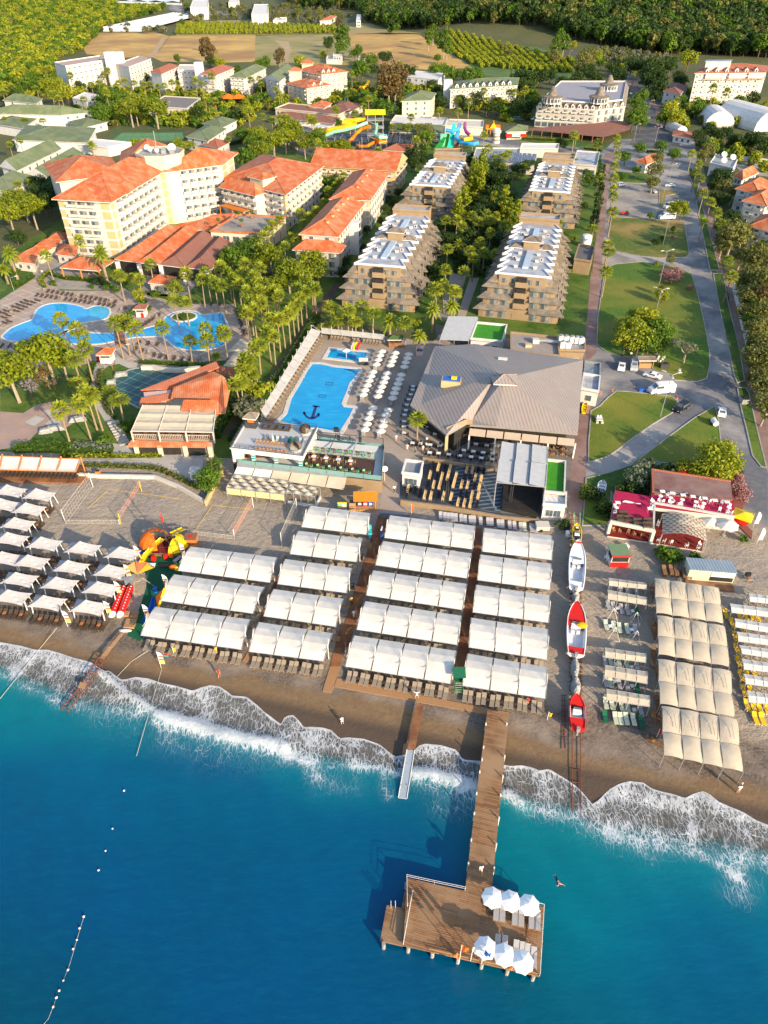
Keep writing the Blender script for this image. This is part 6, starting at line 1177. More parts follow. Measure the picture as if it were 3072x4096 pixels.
m=MB();m.pr(XY([dk[0].lerp(dk[1],.7),dk[1],dk[2],dk[3]]),ZG,ZG+2.7,TAN);m.pr(XY([dk[0]+Vc((0,.3,0)),dk[0].lerp(dk[1],.7)+Vc((0,.3,0)),dk[3],dk[4]]),ZG,ZG+2.7,DARK);b.pt(m,'wall')
m=MB();m.pr(XY([Pz(*q('k',*p),ZG+3)for p in((800,478),(820,350),(1440,420),(1420,560))]),ZG+2.7,ZG+3.0,WOOD,mat('dark_deck_boards',(.085,.05,.04),(.06,.035,.03),2));b.pt(m,'wooden_floor')
GL=vm('balustrade_glass',(.16,.30,.30),rough=.1)
for a,d_ in((0,1),(1,2),(2,3)):
 m=MB();n_=8
 for j in Rg(n_):p,p2=dk[a].lerp(dk[d_],j/n_),dk[a].lerp(dk[d_],(j+.97)/n_);m.strip([(p.x,p.y),(p2.x,p2.y)],.05,ZG+3,ZG+4,GL)
 b.pt(m,'glass_balustrade')
fr=[Pz(*q('k',*p),ZG+5.6)for p in((810,350),(1500,420),(1510,230),(925,170))];m=MB()
for p in fr+[fr[0].lerp(fr[1],.5),fr[3].lerp(fr[2],.5)]:m.tb([(p.x,p.y,ZG+3),p],.09,Dm,n=4)
m.tb([*fr,fr[0]],.08,Dm,n=4)
for t in(.3,.62):m.tb([fr[0].lerp(fr[1],t),fr[3].lerp(fr[2],t)],.1 if t<.5 else.14,Me if t>.5 else Dm,n=4)
b.pt(m,'steel_frame');m=MB();a,d_,c_,e_=[Pz(*q('k',*p),ZG+z)for p,z in(((865,290),4.9),((1450,350),4.9),((1470,300),5.3),((885,245),5.3))];m.face([a,d_,c_,e_],RP);m.face([a-Vz(.1),d_-Vz(.1),d_,a],RP);b.pt(m,'folded_roof_fabric')
aw=[Pz(*q('k',*p),ZG+z)for p,z in(((185,545),2.0),((1165,685),2.0),((1190,580),2.9),((215,480),2.9))]
for i in Rg(6):m=MB();f=lambda s,t:aw[0].lerp(aw[1],s).lerp(aw[3].lerp(aw[2],s),t);m.face([f((i+.02)/6,0),f((i+.98)/6,0),f((i+.98)/6,1),f((i+.02)/6,1)],FABB if i>1 else FABW);b.pt(m,'awning')
m=MB();m.face([aw[3],aw[2],aw[2]+Vc((0,1.0,.35)),aw[3]+Vc((0,1.0,.35))],Me);b.pt(m,'awning_cassette');b.fin()
for i in Rg(6):g=onroof(845+i*102,490+i*12,3);TB['tan'](g,0,1,f'round table with green chairs on the seaward glass deck, {ORD[i]} from left','table','round tables on the glass deck');[CHR['green'](g+Vc((cos(a)*.7,sin(a)*.7,0)),a-pi/2,1,f'light green chair {nm_} the {ORD[i]} seaward table of the glass deck','chair','light green chairs on the glass deck')for a,nm_ in((.3,'right of'),(2.0,'behind'),(3.6,'left of'))]
for i in Rg(6):g=onroof(875+i*102,325+i*11,3);TB['tan'](g,0,1,f'round table on the poolside strip of the glass deck, {ORD[i]} from left','table','round tables on the glass deck');[CHR['green'](g+Vc((cos(a)*.7,sin(a)*.7,0)),a-pi/2,1,f'light green chair {nm_} the {ORD[i]} poolside table of the glass deck','chair','light green chairs on the glass deck')for a,nm_ in((.3,'right of'),(3.6,'left of'))]
for i in Rg(4):g=onroof(898+i*108,405+i*13,3);TB['dine'](g,AX,1,f'white square table on the dark boards of the glass deck, {ORD[i]} from left','table','white tables on the dark deck boards');[CHR['tan'](g+Vc((cos(a)*.8,sin(a)*.8,0)),a-pi/2,1,f'tan chair {nm_} the {ORD[i]} white table on the dark boards','chair','tan chairs on the dark deck boards')for a,nm_ in((.1,'right of'),(1.6,'behind'),(3.2,'left of'),(-1.5,'in front of'))]
def lattice(label,k,pts,h,nx,ny,curtain=None):
 A,B_,C,D=W(k,pts,h);base=G(k,*pts[0],h);r=Em('lattice_pergola',base,label,'pergola','woven fabric pergolas');B=MB()
 f=lambda s,t:A.lerp(B_,s).lerp(D.lerp(C,s),t)
 for i in Rg(nx):
  for j in Rg(ny):
   up=.18*(1 if(i+j)%2 else-1);rows=[[f((i+s/3)/nx,(j+t/3*.94)/ny)+Vc((0,0,up*sin(pi*s/3)))for s in Rg(4)]for t in Rg(4)];B.grid(rows,FABB)
 B.bd('woven_roof',r,base);B=MB()
 for s in(0,.25,.5,.75,1):
  for t in(0,1):p=f(s,t);B.tb([(p.x,p.y,ZG-.3),p],.07,Me,n=4)
 B.tb([A,B_,C,D,A],.08,Me,n=4);B.bd('frame',r,base)
 if curtain:
  for i in Rg(4):B=MB();p,p2=f(i/4+.01,0),f(i/4+.24,0);B.face([p-Vz(.15),p2-Vz(.15),p2-Vz(1.5),p-Vz(1.5)],curtain);B.bd('curtain',r,base)
 return r
lattice('long pergola with woven cream roof and yellow blinds in front of the beach bar',K,Z_('120,665 635,725 690,612 190,550'),2.5,10,4,vm('yellow_blind',(.70,.56,.27)));lattice('short pergola with woven cream roof right of the long one',K,Z_('650,708 905,745 950,668 690,635'),2.5,5,3)
B=MB();w=W(K,Z_('665,790 915,825 955,745'),.3);B.strip(XY(w),.3,ZG-.3,ZG+.5,Wt);tag(B.bd('low_wall',None,w[1]),'low white wall around the short woven pergola','wall')
g=G(K,1355,830);r=Em('snack_kiosk',g,'snack kiosk with bright orange roof and three colourful freezers','kiosk');B=MB();hip(B,xy((-2,-1.2),(2,-1.2),(2,1.2),(-2,1.2)),2.4,.2,.9,ORP,gable=True,soffit=ORP);B.bd('roof',r);B=MB();B.box((0,0,.12),(4.4,2.8,.24),WOODL);B.bd('floor',r)
for a in(-1.9,1.9):
 for c_ in(-1.1,1.1):B=MB();B.box((a,c_,1.2),(.12,.12,2.4),WOODL);B.bd('post',r)
for i,m_ in En((BLK,RED,BLUE)):B=MB();B.box((0,0,.5),(.9,.7,1.0),m_);B.box((0,-.36,.5),(.6,.02,.5),WPL_);o=B.bd('freezer');o.location=g+Vc((-1.1+i*1.05,.1,.24));tag(o,f'{("black","red","blue")[i]} freezer under the orange kiosk roof','freezer')
g=G(K,1150,860);B=MB();B.box((0,0,1.1),(1.7,.15,1.2),LGRN);B.box((0,0,1.62),(1.75,.17,.25),Yp);B.box((.35,-.09,1.1),(.7,.03,.7),WPL_);B.box((0,-.09,.65),(1.7,.03,.3),Yp);[B.box((a,0,.3),(.08,.08,.6),Me)for a in(-.7,.7)];o=B.bd('sign_board');o.location=g;tag(o,'green and yellow sign board left of the orange kiosk','sign')
g=G(K,1240,865);B=MB();B.box((0,0,1.0),(1.2,1.0,2.0),WOODL);B.box((0,0,2.02),(1.0,.8,.05),DARK);B.box((0,0,1.3),(1.25,1.05,.1),WOOD);o=B.bd('wooden_locker');o.location=g;tag(o,'tall wooden box between the sign board and the orange kiosk','cabinet')
g=G(K,1523,605,0);B=MB();B.tb([(0,0,0),(0,0,3)],.06,Wt);B.tb([(0,-.05,3),(0,-.2,3)],.65,WPL_,n=16);o=B.bd('round_sign');o.location=g;tag(o,'round white sign on a pole at the glass deck corner','sign')
for i,(x,y)in En(((1085,150),(1105,152),(1115,222),(1306,240))):
 g=Pz(*q(K,x,y),ZG+5.6);B=MB();B.box((0,0,0),(.6,.5,.9),BLK);B.tb([(0,-.26,0),(0,-.3,0)],.2,Dm,n=8);B.tb([(0,0,-.4),(0,0,-2.6)],.05,Dm);o=B.bd('loudspeaker');o.location=g;tag(o,f'black loudspeaker on the poolside frame of the glass deck, {ORD[i]} from left','loudspeaker','loudspeakers above the glass deck')
# --- red beach club
c0=G('l',700,480,3);b=Bld('red-carpeted two-level beach club with brown roof and white parapets',c0,'beach club')
CAR=mat('crimson_carpet',(.42,.012,.07),(.34,.01,.055),.8);DR=mat('dark_red_floor',(.20,.02,.015),(.15,.015,.012),1)
def L_(pts,z):return[Pz(*q('l',*p),ZG+z)for p in pts]
U=L_(Z_('105,600 545,690 555,460 1370,560 1355,345 530,308 530,350 150,283'),3.2)
m=MB();m.pr(XY(U),ZG+2.8,ZG+3.2,Ow,CAR);b.pt(m,'upper_floor')
m=MB();q4=L_(Z_('555,480 1365,580 1350,345 535,300'),3.2);m.pr(XY([q4[0]+Vc((0,.6,0)),q4[1]+Vc((0,.6,0)),q4[2],q4[3]]),ZG-1,ZG+2.8,Ow);m.pr([(p.x,p.y+.02)for p in[q4[0].lerp(q4[3],.1),q4[0].lerp(q4[1],.35),q4[0].lerp(q4[1],.35)+Vc((0,1,0)),q4[0].lerp(q4[3],.2)]],ZG,ZG+2.5,DARK);b.pt(m,'wall')
m=MB();q4=L_(Z_('540,310 1355,378 1335,195 530,75'),3.6);m.pr(XY(q4),ZG-1,ZG+3.6,Bt,mat('maroon_roof',(.21,.10,.09),(.17,.08,.075),.7,c3=(.26,.17,.15),s3=.2));m.strip(XY((q4[3],q4[2])),.3,ZG+3.6,ZG+3.85,T2);m.strip(XY((q4[0],q4[3])),.3,ZG+3.6,ZG+3.95,T2);b.pt(m,'roof')
m=MB();e=L_(Z_('105,600 545,690 555,415'),3.2);m.strip(XY(e),.35,ZG+2.7,ZG+3.45,Ow);e2=L_([(555,418),(1372,560)],3.2);m.strip(XY(e2),.4,ZG+2.7,ZG+3.5,Ow);b.pt(m,'parapet')
m=MB()
for A0,A1 in((e[0],e[1]),(e[0],U[7])):
 for z in(4.0,4.3):m.tb([(A0.x,A0.y,ZG+z),(A1.x,A1.y,ZG+z)],.04,Dm,n=4)
 for j in Rg(14):p=A0.lerp(A1,j/13);m.tb([(p.x,p.y,ZG+3.3),(p.x,p.y,ZG+4.3)],.03,Dm,n=4)
b.pt(m,'railing')
for p in(e[0],e[1]):m=MB();m.box((p.x+.2,p.y+.2,ZG+.9),(.55,.55,4.2),Ow);b.pt(m,'pillar')
m=MB();q4=L_(Z_('75,750 480,810 1040,905 1060,800 640,740 560,690 110,620'),.3);m.pr(XY(q4),ZG-.9,ZG+.3,Ow,DR);q4=L_(Z_('110,610 555,470 640,520 1060,700 1060,800 560,760'),.3);m.pr(XY(q4),ZG-.9,ZG+.27,DR,DR);b.pt(m,'lower_floor')
m=MB();A,B_,C,D=[Pz(*q('l',*p),ZG+2.7)for p in((635,735),(1090,808),(1075,600),(640,522))]
for i in Rg(14):
 for j in Rg(10):
  s0,t0=i/14,j/10;f=lambda s,t:A.lerp(B_,s).lerp(D.lerp(C,s),t)+Vc((0,0,.9*sin(pi*s)-.02));up=Vc((0,0,.10 if(i+j)%2 else 0));m.face([f(s0,t0)+up,f(s0+.071,t0)+up,f(s0+.071,t0+.088)+up*.5,f(s0,t0+.088)+up*.5],FABB if(i+j)%2 else vm('taupe_weave',(.36,.31,.25)))
b.pt(m,'woven_canopy');m=MB();[m.tb([(p.x,p.y,ZG+.3),p],.07,Ow,n=4)for p in(A,B_,C,D)];b.pt(m,'post')
m=MB();q4=L_(Z_('1370,600 1550,780 1560,700 1440,590 1475,365 1360,350'),.15);m.pr(XY(q4),ZG-.3,ZG+.15,Bt,mat('red_forecourt',(.26,.09,.07),(.2,.07,.06),1));b.pt(m,'forecourt');b.fin();Lk('the red beach club',c0)
up_=lambda x,y,z=3.2:Vc((*Pz(*q('l',x,y),ZG+z+.4).xy,ZG+z+.02))
for i,(x,y)in En(((635,310),(737,328),(845,347),(945,362),(1068,380),(1172,402),(1295,420),(180,425),(508,487))):TB['dine'](up_(x,y),-.1,1,f'white rectangular table on the crimson roof terrace, {ORD[i]}'+(' from left of the long line'if i<7 else' of the terrace, apart from the line'),'table','white tables on the beach club roof')
for i,(x,y)in En(((617,357),(720,376),(838,395),(978,418),(1056,432),(1313,476),(165,475),(533,407))):TB['round'](up_(x,y),0,1,f'round white table on the crimson roof terrace, {ORD[i]}'+(' from left of the front line'if i<6 else' of the terrace, on the left carpet'),'table','round white tables on the beach club roof')
for i,(x,y)in En(((685,335),(640,395),(605,392),(740,405),(712,408),(800,425),(828,430),(1025,380),(970,450),(1012,455),(1045,465),(1120,395),(1245,412),(1222,485),(1298,510),(1338,515),(150,440),(148,515),(520,455),(535,390),(1320,440))):auto(CHR['white'](up_(x,y),R.uniform(0,6)),'white plastic armchair on the crimson roof terrace','chair','white chairs on the beach club roof')
for i,(x,y)in En(((240,530),(215,570),(290,575),(385,605),(490,600),(480,640))):
 B=MB();B.box((0,0,.3),(1.5,1.0,.5),DKBRN);B.box((0,.4,.7),(1.5,.2,.4),DKBRN);o=B.bd('wicker_bench');o.location=up_(x,y);tag(o,f'dark wicker bench on the crimson carpet, {ORD[i]} from left','bench','dark wicker benches on the crimson carpet')
for i,(x,y)in En(((590,640),(525,785),(595,790),(655,800),(725,810),(885,845),(1005,870),(1020,835),(600,615),(140,690),(205,700),(290,710),(350,725),(430,745))):auto(CHR['white'if i<9 else'tan'](Vc((*Pz(*q('l',x,y),ZG+.7).xy,ZG+.32)),R.uniform(0,6)),'white armchair on the dark red floor'if i<9 else'tan chair under the crimson terrace','chair','chairs on the lower floor of the beach club')
B=MB();rows=[[(-1.6+3.2*i/6,.3*sin(i),.12+.08*(i%2)),(-1.6+3.2*i/6,-.35+.1*sin(i*2),.12)]for i in Rg(7)];B.grid(rows,WPL_);o=B.bd('banner');o.location=up_(325,392);o.rotation_euler=(0,0,-.15);tag(o,'crumpled white banner lying on the crimson carpet','banner');B=MB();rows=[[(-1.6+3.2*i/6,.25*sin(i*1.3),.12),(-1.6+3.2*i/6,-.3,.14)]for i in Rg(7)];B.grid(rows,GREY);o=B.bd('banner');o.location=up_(810,300,3.6);tag(o,'crumpled grey cloth on the brown club roof','cloth')
for i,(x,y,s)in En(((1135,590,1.0),(1300,640,1.15))):g=Vc((*Pz(*q('l',x,y),ZG+2.4).xy,ZG));UMBB(g,.3,s,('smaller','larger')[i]+' big white umbrella beside the woven canopy of the beach club','umbrella','big white umbrellas of the beach club')
g=Vc((*Pz(*q('l',1465,530),ZG+2.6).xy,ZG));r=Em('umbrella',g,'square yellow umbrella at the right corner of the beach club','umbrella');B=MB();B.cone((0,0,2.4),2.4,.7,Yp,4,.2);B.bd('umbrella_canopy',r);B=MB();B.tb([(0,0,0),(0,0,3.1)],.05,Wt);B.bd('pole',r)
g=Vc((*Pz(*q('l',1430,600),ZG+1.6).xy,ZG));r=Em('umbrella',g,'round red umbrella below the yellow one at the beach club','umbrella');B=MB();B.cone((0,0,1.7),1.5,.5,RED,12);B.bd('umbrella_canopy',r);B=MB();B.tb([(0,0,0),(0,0,2.2)],.05,Wt);B.bd('pole',r)
g=Vc((*Pz(*q('l',868,95),ZG+2).xy,ZG));r=Em('umbrella',g,'red umbrella behind the brown club roof near the tree','umbrella');B=MB();B.cone((0,0,2.0),1.5,.5,RED,12);B.bd('umbrella_canopy',r);B=MB();B.tb([(0,0,0),(0,0,2.4)],.05,Wt);B.bd('pole',r)
# --- sheds on the right beach
g=G('h',205,740,0);r=Em('beach_kiosk',g,'red and white beach kiosk with green roof below the club','kiosk');B=MB();B.box((0,1.4,.55),(3.0,2.8,1.1),Wt);B.bd('wall',r);B=MB();B.box((0,-.05,.55),(3.1,.1,1.0),RED);B.bd('front_panel',r);B=MB();B.box((0,1.4,2.5),(3.2,3.2,.2),vm('moss_green',(.16,.24,.13)));B.box((0,-.22,2.5),(3.25,.06,.28),RED);B.bd('roof',r);B=MB();B.box((0,1.2,1.6),(2.7,2.2,1.0),DARK);B.bd('opening',r)
for x in(-1.45,1.45):
 for y in(.05,2.8):B=MB();B.box((x,y,1.7),(.12,.12,1.6),Wt);B.bd('post',r)
g=G('h',935,865,0);r=Em('beach_shed',g,'pale green shed with blue ribbed roof and wooden porch','shed',rz=-.12);B=MB();B.box((0,1.5,1.2),(7.4,2.8,2.4),mat('pale_green_panel',(.50,.54,.40),(.46,.50,.37),.6));B.bd('wall',r)
B=MB();B.box((0,1.5,2.5),(7.6,3.0,.12),tilemat('blue_ribbed_roof',(.22,.30,.38),(.14,.2,.27),(.25,.3,.35),0,.5));B.bd('roof',r);B=MB();B.box((1.7,.06,1.75),(3.6,.1,.8),WPL_);B.bd('shutter',r);B=MB();B.box((1.7,.04,.85),(3.6,.1,.8),DARK);B.bd('opening',r);B=MB();B.box((-.2,-.9,.1),(7.6,1.9,.2),WOOD);B.bd('porch_floor',r)
for x,y in((125,600),(265,575),(118,670)):
 o=TB['white'](G('h',x,y,.4),.3,1.6);auto(o,'white plastic crate beside the green-roofed kiosk','crate','white crates by the red kiosk')
g=G('h',1245,840);B=MB();B.box((0,0,.5),(1.0,1.6,.1),Me);B.box((0,.4,.8),(.8,.5,.6),BLK);B.box((0,-.4,.6),(.6,.6,.15),ORTAB);[B.box((a,c_,.25),(.06,.06,.5),BLK)for a in(-.45,.45)for c_ in(-.7,.7)];o=B.bd('trolley');o.location=g;tag(o,'small dark trolley standing alone on the gravel right of the shed','trolley')
g=G('g',770,140,.8);B=MB();B.box((0,0,.8),(2.4,1.7,.9),Ow);B.tb([(-.3,-.9,.35),(-.3,.9,.35)],.32,BLK,n=10);B.tb([(1.2,0,.4),(2.2,0,.35)],.05,Me);o=B.bd('trailer');o.location=g;tag(o,'beige box trailer below the stage building','trailer')
for i,(x,y)in En(((22,85),(60,87),(128,100),(205,105),(243,108),(315,125),(355,128),(430,140),(480,145),(545,155),(585,160),(657,170),(698,175),(-35,78),(-75,70),(-130,62),(-170,58),(-205,55),(-245,50),(-290,42))):
 g=G('g',x,y,.3);auto(LB['pale'if i==10 else'grey'](g,-.05,1.05),'grey-white lounger in the line behind the canopies','sun lounger','line of loungers between theatre wall and canopies')
for i,(x,y)in En(((92,108),(165,115),(278,125),(390,140),(620,170))):g=G('g',x,y,.4);TB['brown'](g,0,1,f'small dark table in the lounger line behind the canopies, {ORD[i]} from left','side table','tables in the lounger line by the theatre wall')
g=G('s2',1308,410,0);r=Em('lifeguard_chair',g,'green lifeguard tower with green awning at the end of the second boardwalk','lifeguard tower');B=MB();[B.tb([(a*.7,c_*.7-.3,0),(a*.5,c_*.5,2.2)],.07,DGRN,n=4)for a in(-1,1)for c_ in(-1,1)];[B.box((0,-.9+.12*i,.3+.35*i),(.9,.06,.06),LGRN)for i in Rg(5)];B.bd('frame',r);B=MB();B.box((0,0,2.2),(1.2,1.2,.1),DGRN);B.box((0,.3,2.6),(.8,.1,.8),DGRN);B.bd('seat',r);B=MB();B.face(Z_('-.9,-.8,3.3 .9,-.8,3.3 .9,.9,3.7 -.9,.9,3.7'),DGRN);[B.tb([(a,.8,2.2),(a,.8,3.7)],.04,DGRN,n=4)for a in(-.8,.8)];B.bd('awning',r)
g=G('f',1022,545,.4);B=MB();B.box((0,0,.9),(.7,1.2,.35),vm('turquoise',(.05,.45,.55)));B.box((0,.7,1.5),(.5,.3,.9),vm('turquoise',(.05,.45,.55)));[B.tb([(a,.3,.35),(a*1.1,.3,.35)],.35,RED,n=10)for a in(-.5,.5)];B.box((0,-.9,.6),(.4,.7,.2),vm('turquoise',(.05,.45,.55)));o=B.bd('beach_buggy');o.location=g;tag(o,'turquoise beach buggy with red wheels beside the main boardwalk','buggy')
g=G('f',1098,545,1);B=MB();B.box((0,0,1.1),(.18,1.6,2.0),BLUE);B.box((-.1,0,.9),(.05,1.4,1.2),ORP);B.box((0,0,2.3),(.25,1.0,.3),WPL_);o=B.bd('notice_board');o.location=g;o.rotation_euler=(0,0,AX);tag(o,'blue and orange notice board standing beside the main boardwalk','sign')
for i,(x,y)in En(((965,695),(910,885))):g=G('f',x,y,.5);B=MB();B.box((0,0,.5),(.55,.55,1.0),BLK);B.box((0,0,1.05),(.62,.62,.1),Dm);o=B.bd('litter_bin');o.location=g;tag(o,f'black bin {("landward","seaward")[i]} one beside the main boardwalk','bin','black bins by the boardwalk')
B=MB();w=[P(*q('f',*p),.9)for p in((1083,412),(1278,428))];B.strip(XY(w),.3,ZG-.2,ZG+1.0,vm('blue_grey_wall',(.12,.17,.22)));tag(B.bd('low_wall',None,w[0]),'low blue-grey wall at the head of the main boardwalk','wall')
g=G('f',1288,420,0);Fg(g,2.6,ORP,.35,1.8,'narrow orange banner at the theatre wall corner','flags and banners')
FC1,FC2,FC3=vm('flag_white',(.78,.78,.76)),vm('flag_red',(.72,.12,.05)),vm('flag_yellow',(.80,.55,.15))
def Fe(k,x,y,x2,y2,label,cols=(FC1,FC2,FC3)):
 a=P(*q(k,x,y),0);r=Em('feather_flag',a,label,'flag','feather flags on the beach');H_=3.6;B=MB();B.tb([(0,0,0),(0,0,H_+.1)],.04,Wt,n=5);B.bd('pole',r);B=MB()
 for i in Rg(9):
  z0,z1=H_-.3*i-.02,H_-.3*(i+1);w0=.25+.5*min(1,i/2.5);w1=.25+.5*min(1,(i+1)/2.5);B.face([(.03,0,z1),(w1,.05*sin(i+1),z1),(w0,.05*sin(i),z0),(.03,0,z0)],cols[0]if i<3 else(cols[1]if i<6 and i!=4 else cols[0]if i==4 else cols[2]))
 B.bd('banner',r);return r
for k,x,y,lb in(('e',893,722,'topmost red and white feather flag at the sail canopies'),('e',832,845,'second feather flag from the land beside the sails'),('e',770,955,'third feather flag from the land, left of the red banana boat'),('e',703,1082,'seaward feather flag beside the red inflatable'),('e',440,1145,'feather flag standing alone near the left waterline'),('e',1183,705,'feather flag at the pirate ship carpet, top right'),('e',1075,910,'feather flag at the corner of the middle left canopy row'),('e',950,1105,'feather flag at the corner of the seaward left canopy row'),('s1',1045,440,'feather flag on the wet gravel left of the middle beach')):Fe(k,x,y,0,0,lb)
Fe('l',1560,665,0,0,'white feather flag at the road beside the club',(FC1,FC1,FC1));Fe('l',1600,830,0,0,'white feather flag nearest the right edge below the club',(FC1,FC1,FC1))
for i,(k,x,y,m_)in En((('s1',1128,355,Yp),('s3',228,290,Yp),('s3',938,400,RED),('p',1,1,None))):
 if m_:Fg(P(*q(k,x,y)),1.8,m_,.5,.9,['small yellow flag beside the striped towel','small yellow and orange flag on the gravel left of the slipway','small red flag by the crossed brown loungers'][i],'small beach flags')
def net(k,p0,p1,h,h0,m,label,posts=Wt,group='nets of the sand courts'):
 a,c=P(*q(k,*p0)),P(*q(k,*p1));r=Em('sports_net',a,label,'net',group)
 for p in(a,c):B=MB();B.tb([p,p+Vz(h+.2)],.07,posts);B.bd('post',r,a)
 B=MB();n=14
 for i in Rg(n+1):p=a.lerp(c,i/n);B.tb([p+Vz(h0),p+Vz(h)],.012,m,n=3)
 for j in Rg(5):z=h0+(h-h0)*j/4;B.tb([a+Vz(z),c+Vz(z)],.035 if j in(0,4)else.015,m,n=3)
 B.bd('mesh',r,a)
net('e',(785,480),(918,268),2.3,1.3,vm('coral_net',(.60,.27,.19)),'coral volleyball net between yellow posts on the left sand court',Yp);net('e',(1522,582),(1642,372),2.3,1.2,vm('coral_net',(.60,.27,.19)),'coral volleyball net between white posts on the right sand court')
NETM=vm('beige_netting',(.55,.50,.42))
for i,(a,c,h)in En((((428,480),(603,240),3.2),((428,480),(775,480),.9),((1223,545),(1522,582),.9))):net('e',a,c,h,.1,NETM,['tall beige side netting left of the sand courts','low rope netting along the seaward side of the left court','low rope netting along the seaward side of the right court'][i])
net('f',(450,625),(548,400),3.0,.1,NETM,'tall beige side netting right of the sand courts')
for n_,L in En(([(705,255),(1190,322)],[(705,255),(570,390)],[(1375,358),(1275,525)],[(1375,358),(1640,385)])):
 a,c=W('e',L);B=MB();B.strip([(a.x,a.y),(c.x,c.y)],.05,ZG,ZG+.03,Yp);tag(B.bd('court_line',None,a),['long yellow tape line across the left sand court','short yellow tape line at the left court corner','yellow tape line at the left side of the right court','yellow tape line along the land side of the right court'][n_],'line')
# --- pirate ship playground
St('green_carpet',W('p',Z_('200,870 260,790 280,560 440,480 700,520 800,640 730,800 760,1000 560,1120 380,1480 300,1700 200,1880 30,1800 150,1560 280,1180 300,1000')),.05,mat('green_carpet',(.005,.10,.045),(.004,.075,.035),.8),'structure')
g=G('p',520,640,0);r=Em('pirate_ship_playground',g,'pirate ship play structure with orange and yellow sails, wire dome, masts and yellow slides','play structure')
def shell(c,rx,ry,rz,a0,a1,m,name,t1=1.25):
 B=MB();rows=[[(c[0]+rx*sin(t)*cos(a),c[1]+ry*sin(t)*sin(a),c[2]+rz*cos(t))for a in[a0+(a1-a0)*i/10 for i in Rg(11)]]for t in[.15+(t1-.15)*j/6 for j in Rg(7)]];B.grid(rows,m);B.bd(name,r)
shell((-1.5,.6,.4),2.9,2.9,2.9,.2,5.1,vm('orange_sail',(.85,.16,.01)),'orange_sail',1.3);shell((2.2,-.1,.3),2.4,2.6,2.4,-1.9,2.4,vm('yellow_sail',(.85,.55,.01)),'yellow_sail',1.3)
B=MB()
for i in Rg(12):
 a=i*pi/6;B.tb([(.3+4.4*sin(t)*cos(a),.2+3.3*sin(t)*sin(a),.1+3.4*cos(t))for t in[j*pi/12 for j in Rg(7)]],.035,Dm,n=3)
for t in(.5,.9,1.25):B.tb([(.3+4.4*sin(t)*cos(a),.2+3.3*sin(t)*sin(a),.1+3.4*cos(t))for a in[i*pi/12 for i in Rg(25)]],.03,Dm,n=3)
B.bd('wire_dome',r)
for x,h in((-.9,6.2),(.7,7.0)):B=MB();B.tb([(x,0,0),(x,.2,h)],.12,DKBRN,r2=.06);[B.tb([(x-.8,.1,z),(x+.8,.1,z)],.04,DKBRN)for z in(h*.6,h*.8)];B.bd('mast',r)
B=MB();B.face(Z_('.7,.2,7 1.1,.25,6.8 1.0,.2,5.9 .7,.2,5.7'),vm('red_flag',(.85,.03,.01)));B.face(Z_('.72,.15,7.9 1.0,.2,7.3 .9,.15,7.0 .7,.2,7'),vm('red_flag',(.85,.03,.01)));B.bd('flag_cloth',r)
for pts in(Z_('.3,-.2,2.4 -.8,-1.4,2.0 -2.2,-3.2,1.1 -2.9,-5.2,.25'),Z_('1.6,1.2,2.3 2.3,2.6,1.8 2.9,4.0,1.2')):
 B=MB();pv=[Vc(p)for p in pts];rows=[[p+Vc((-.5,.2,.18)),p+Vc((-.42,.15,0)),p+Vc((.42,-.15,0)),p+Vc((.5,-.2,.18))]for p in pv];B.grid(rows,Yp);B.bd('slide',r)
B=MB();B.pr(Z_('-3.4,-.8 -3,-2.2 3,-2.2 3.6,-.6 3.2,2 -3.2,2'),.05,.75,BRN,DR);B.bd('hull',r)
for x,y,m_ in((-3.2,-2,BLUE),(-2.9,-2.8,Yp),(1,-2.6,RED),(1.8,-2.2,ORP),(-1,-3.1,RED)):B=MB();B.box((x,y,.4),(.7,.6,.8),m_);B.bd('play_panel',r)
Lk('the pirate ship playground',g)
g=G('p',890,590,0);B=MB();B.box((0,0,.9),(2.0,1.8,1.8),ORTAB);B.box((0,0,1.85),(2.2,2.0,.1),BRN);B.tb([(0,0,1.9),(0,0,1.93)],.45,RED,n=12);o=B.bd('wooden_booth');o.location=g;tag(o,'small reddish wooden booth behind the pirate ship','booth')
for i,(x,y,w_,m_)in En(((340,860,1.6,WPL_),(700,780,1.7,GREY),(545,870,2.0,BLK))):g=G('p',x,y,.4);B=MB();B.box((0,0,.45),(w_,.7,.08),m_);[B.box((a*w_*.42,c_,.22),(.06,.06,.44),m_)for a in(-1,1)for c_ in(-.25,.25)];o=B.bd('bench');o.location=g;o.rotation_euler=(0,0,(0,1.0,0)[i]);tag(o,['white bench at the foot of the yellow slide','grey bench on the green carpet by the canopy corner','black bench on the green carpet below the ship'][i],'bench')
g=G('p',640,890,.4);B=MB();B.sph((0,0,.4),.6,ORP,9,6,(1.2,.8,.7));B.sph((.6,-.3,.35),.4,Yp,8,5);o=B.bd('inflatable_toy');o.location=g;tag(o,'orange and yellow inflatable toy on the green carpet','toy')
g=G('p',180,1160,0);r=Em('star_canopy',g,'ring-framed shade with yellow and orange fan panels over the green carpet','shade sail');top=Vc((.4,0,3.0))
for a0,a1,m_ in((1.9,2.7,vm('mustard_cloth',(.75,.5,.12))),(1.15,1.85,vm('salmon_cloth',(.80,.22,.09))),(.35,1.1,Yp),(3.3,4.3,Me)):
 B=MB();p0,p1=[Vc((2.9*cos(a),.8+2.6*sin(a),2.9))if m_ is not Me else Vc((2.4*cos(a),2*sin(a),2.4))for a in(a0,a1)];B.face([top,p0,(p0+p1)/2*.9+Vz(.35),p1],m_);B.bd('fan_panel',r)
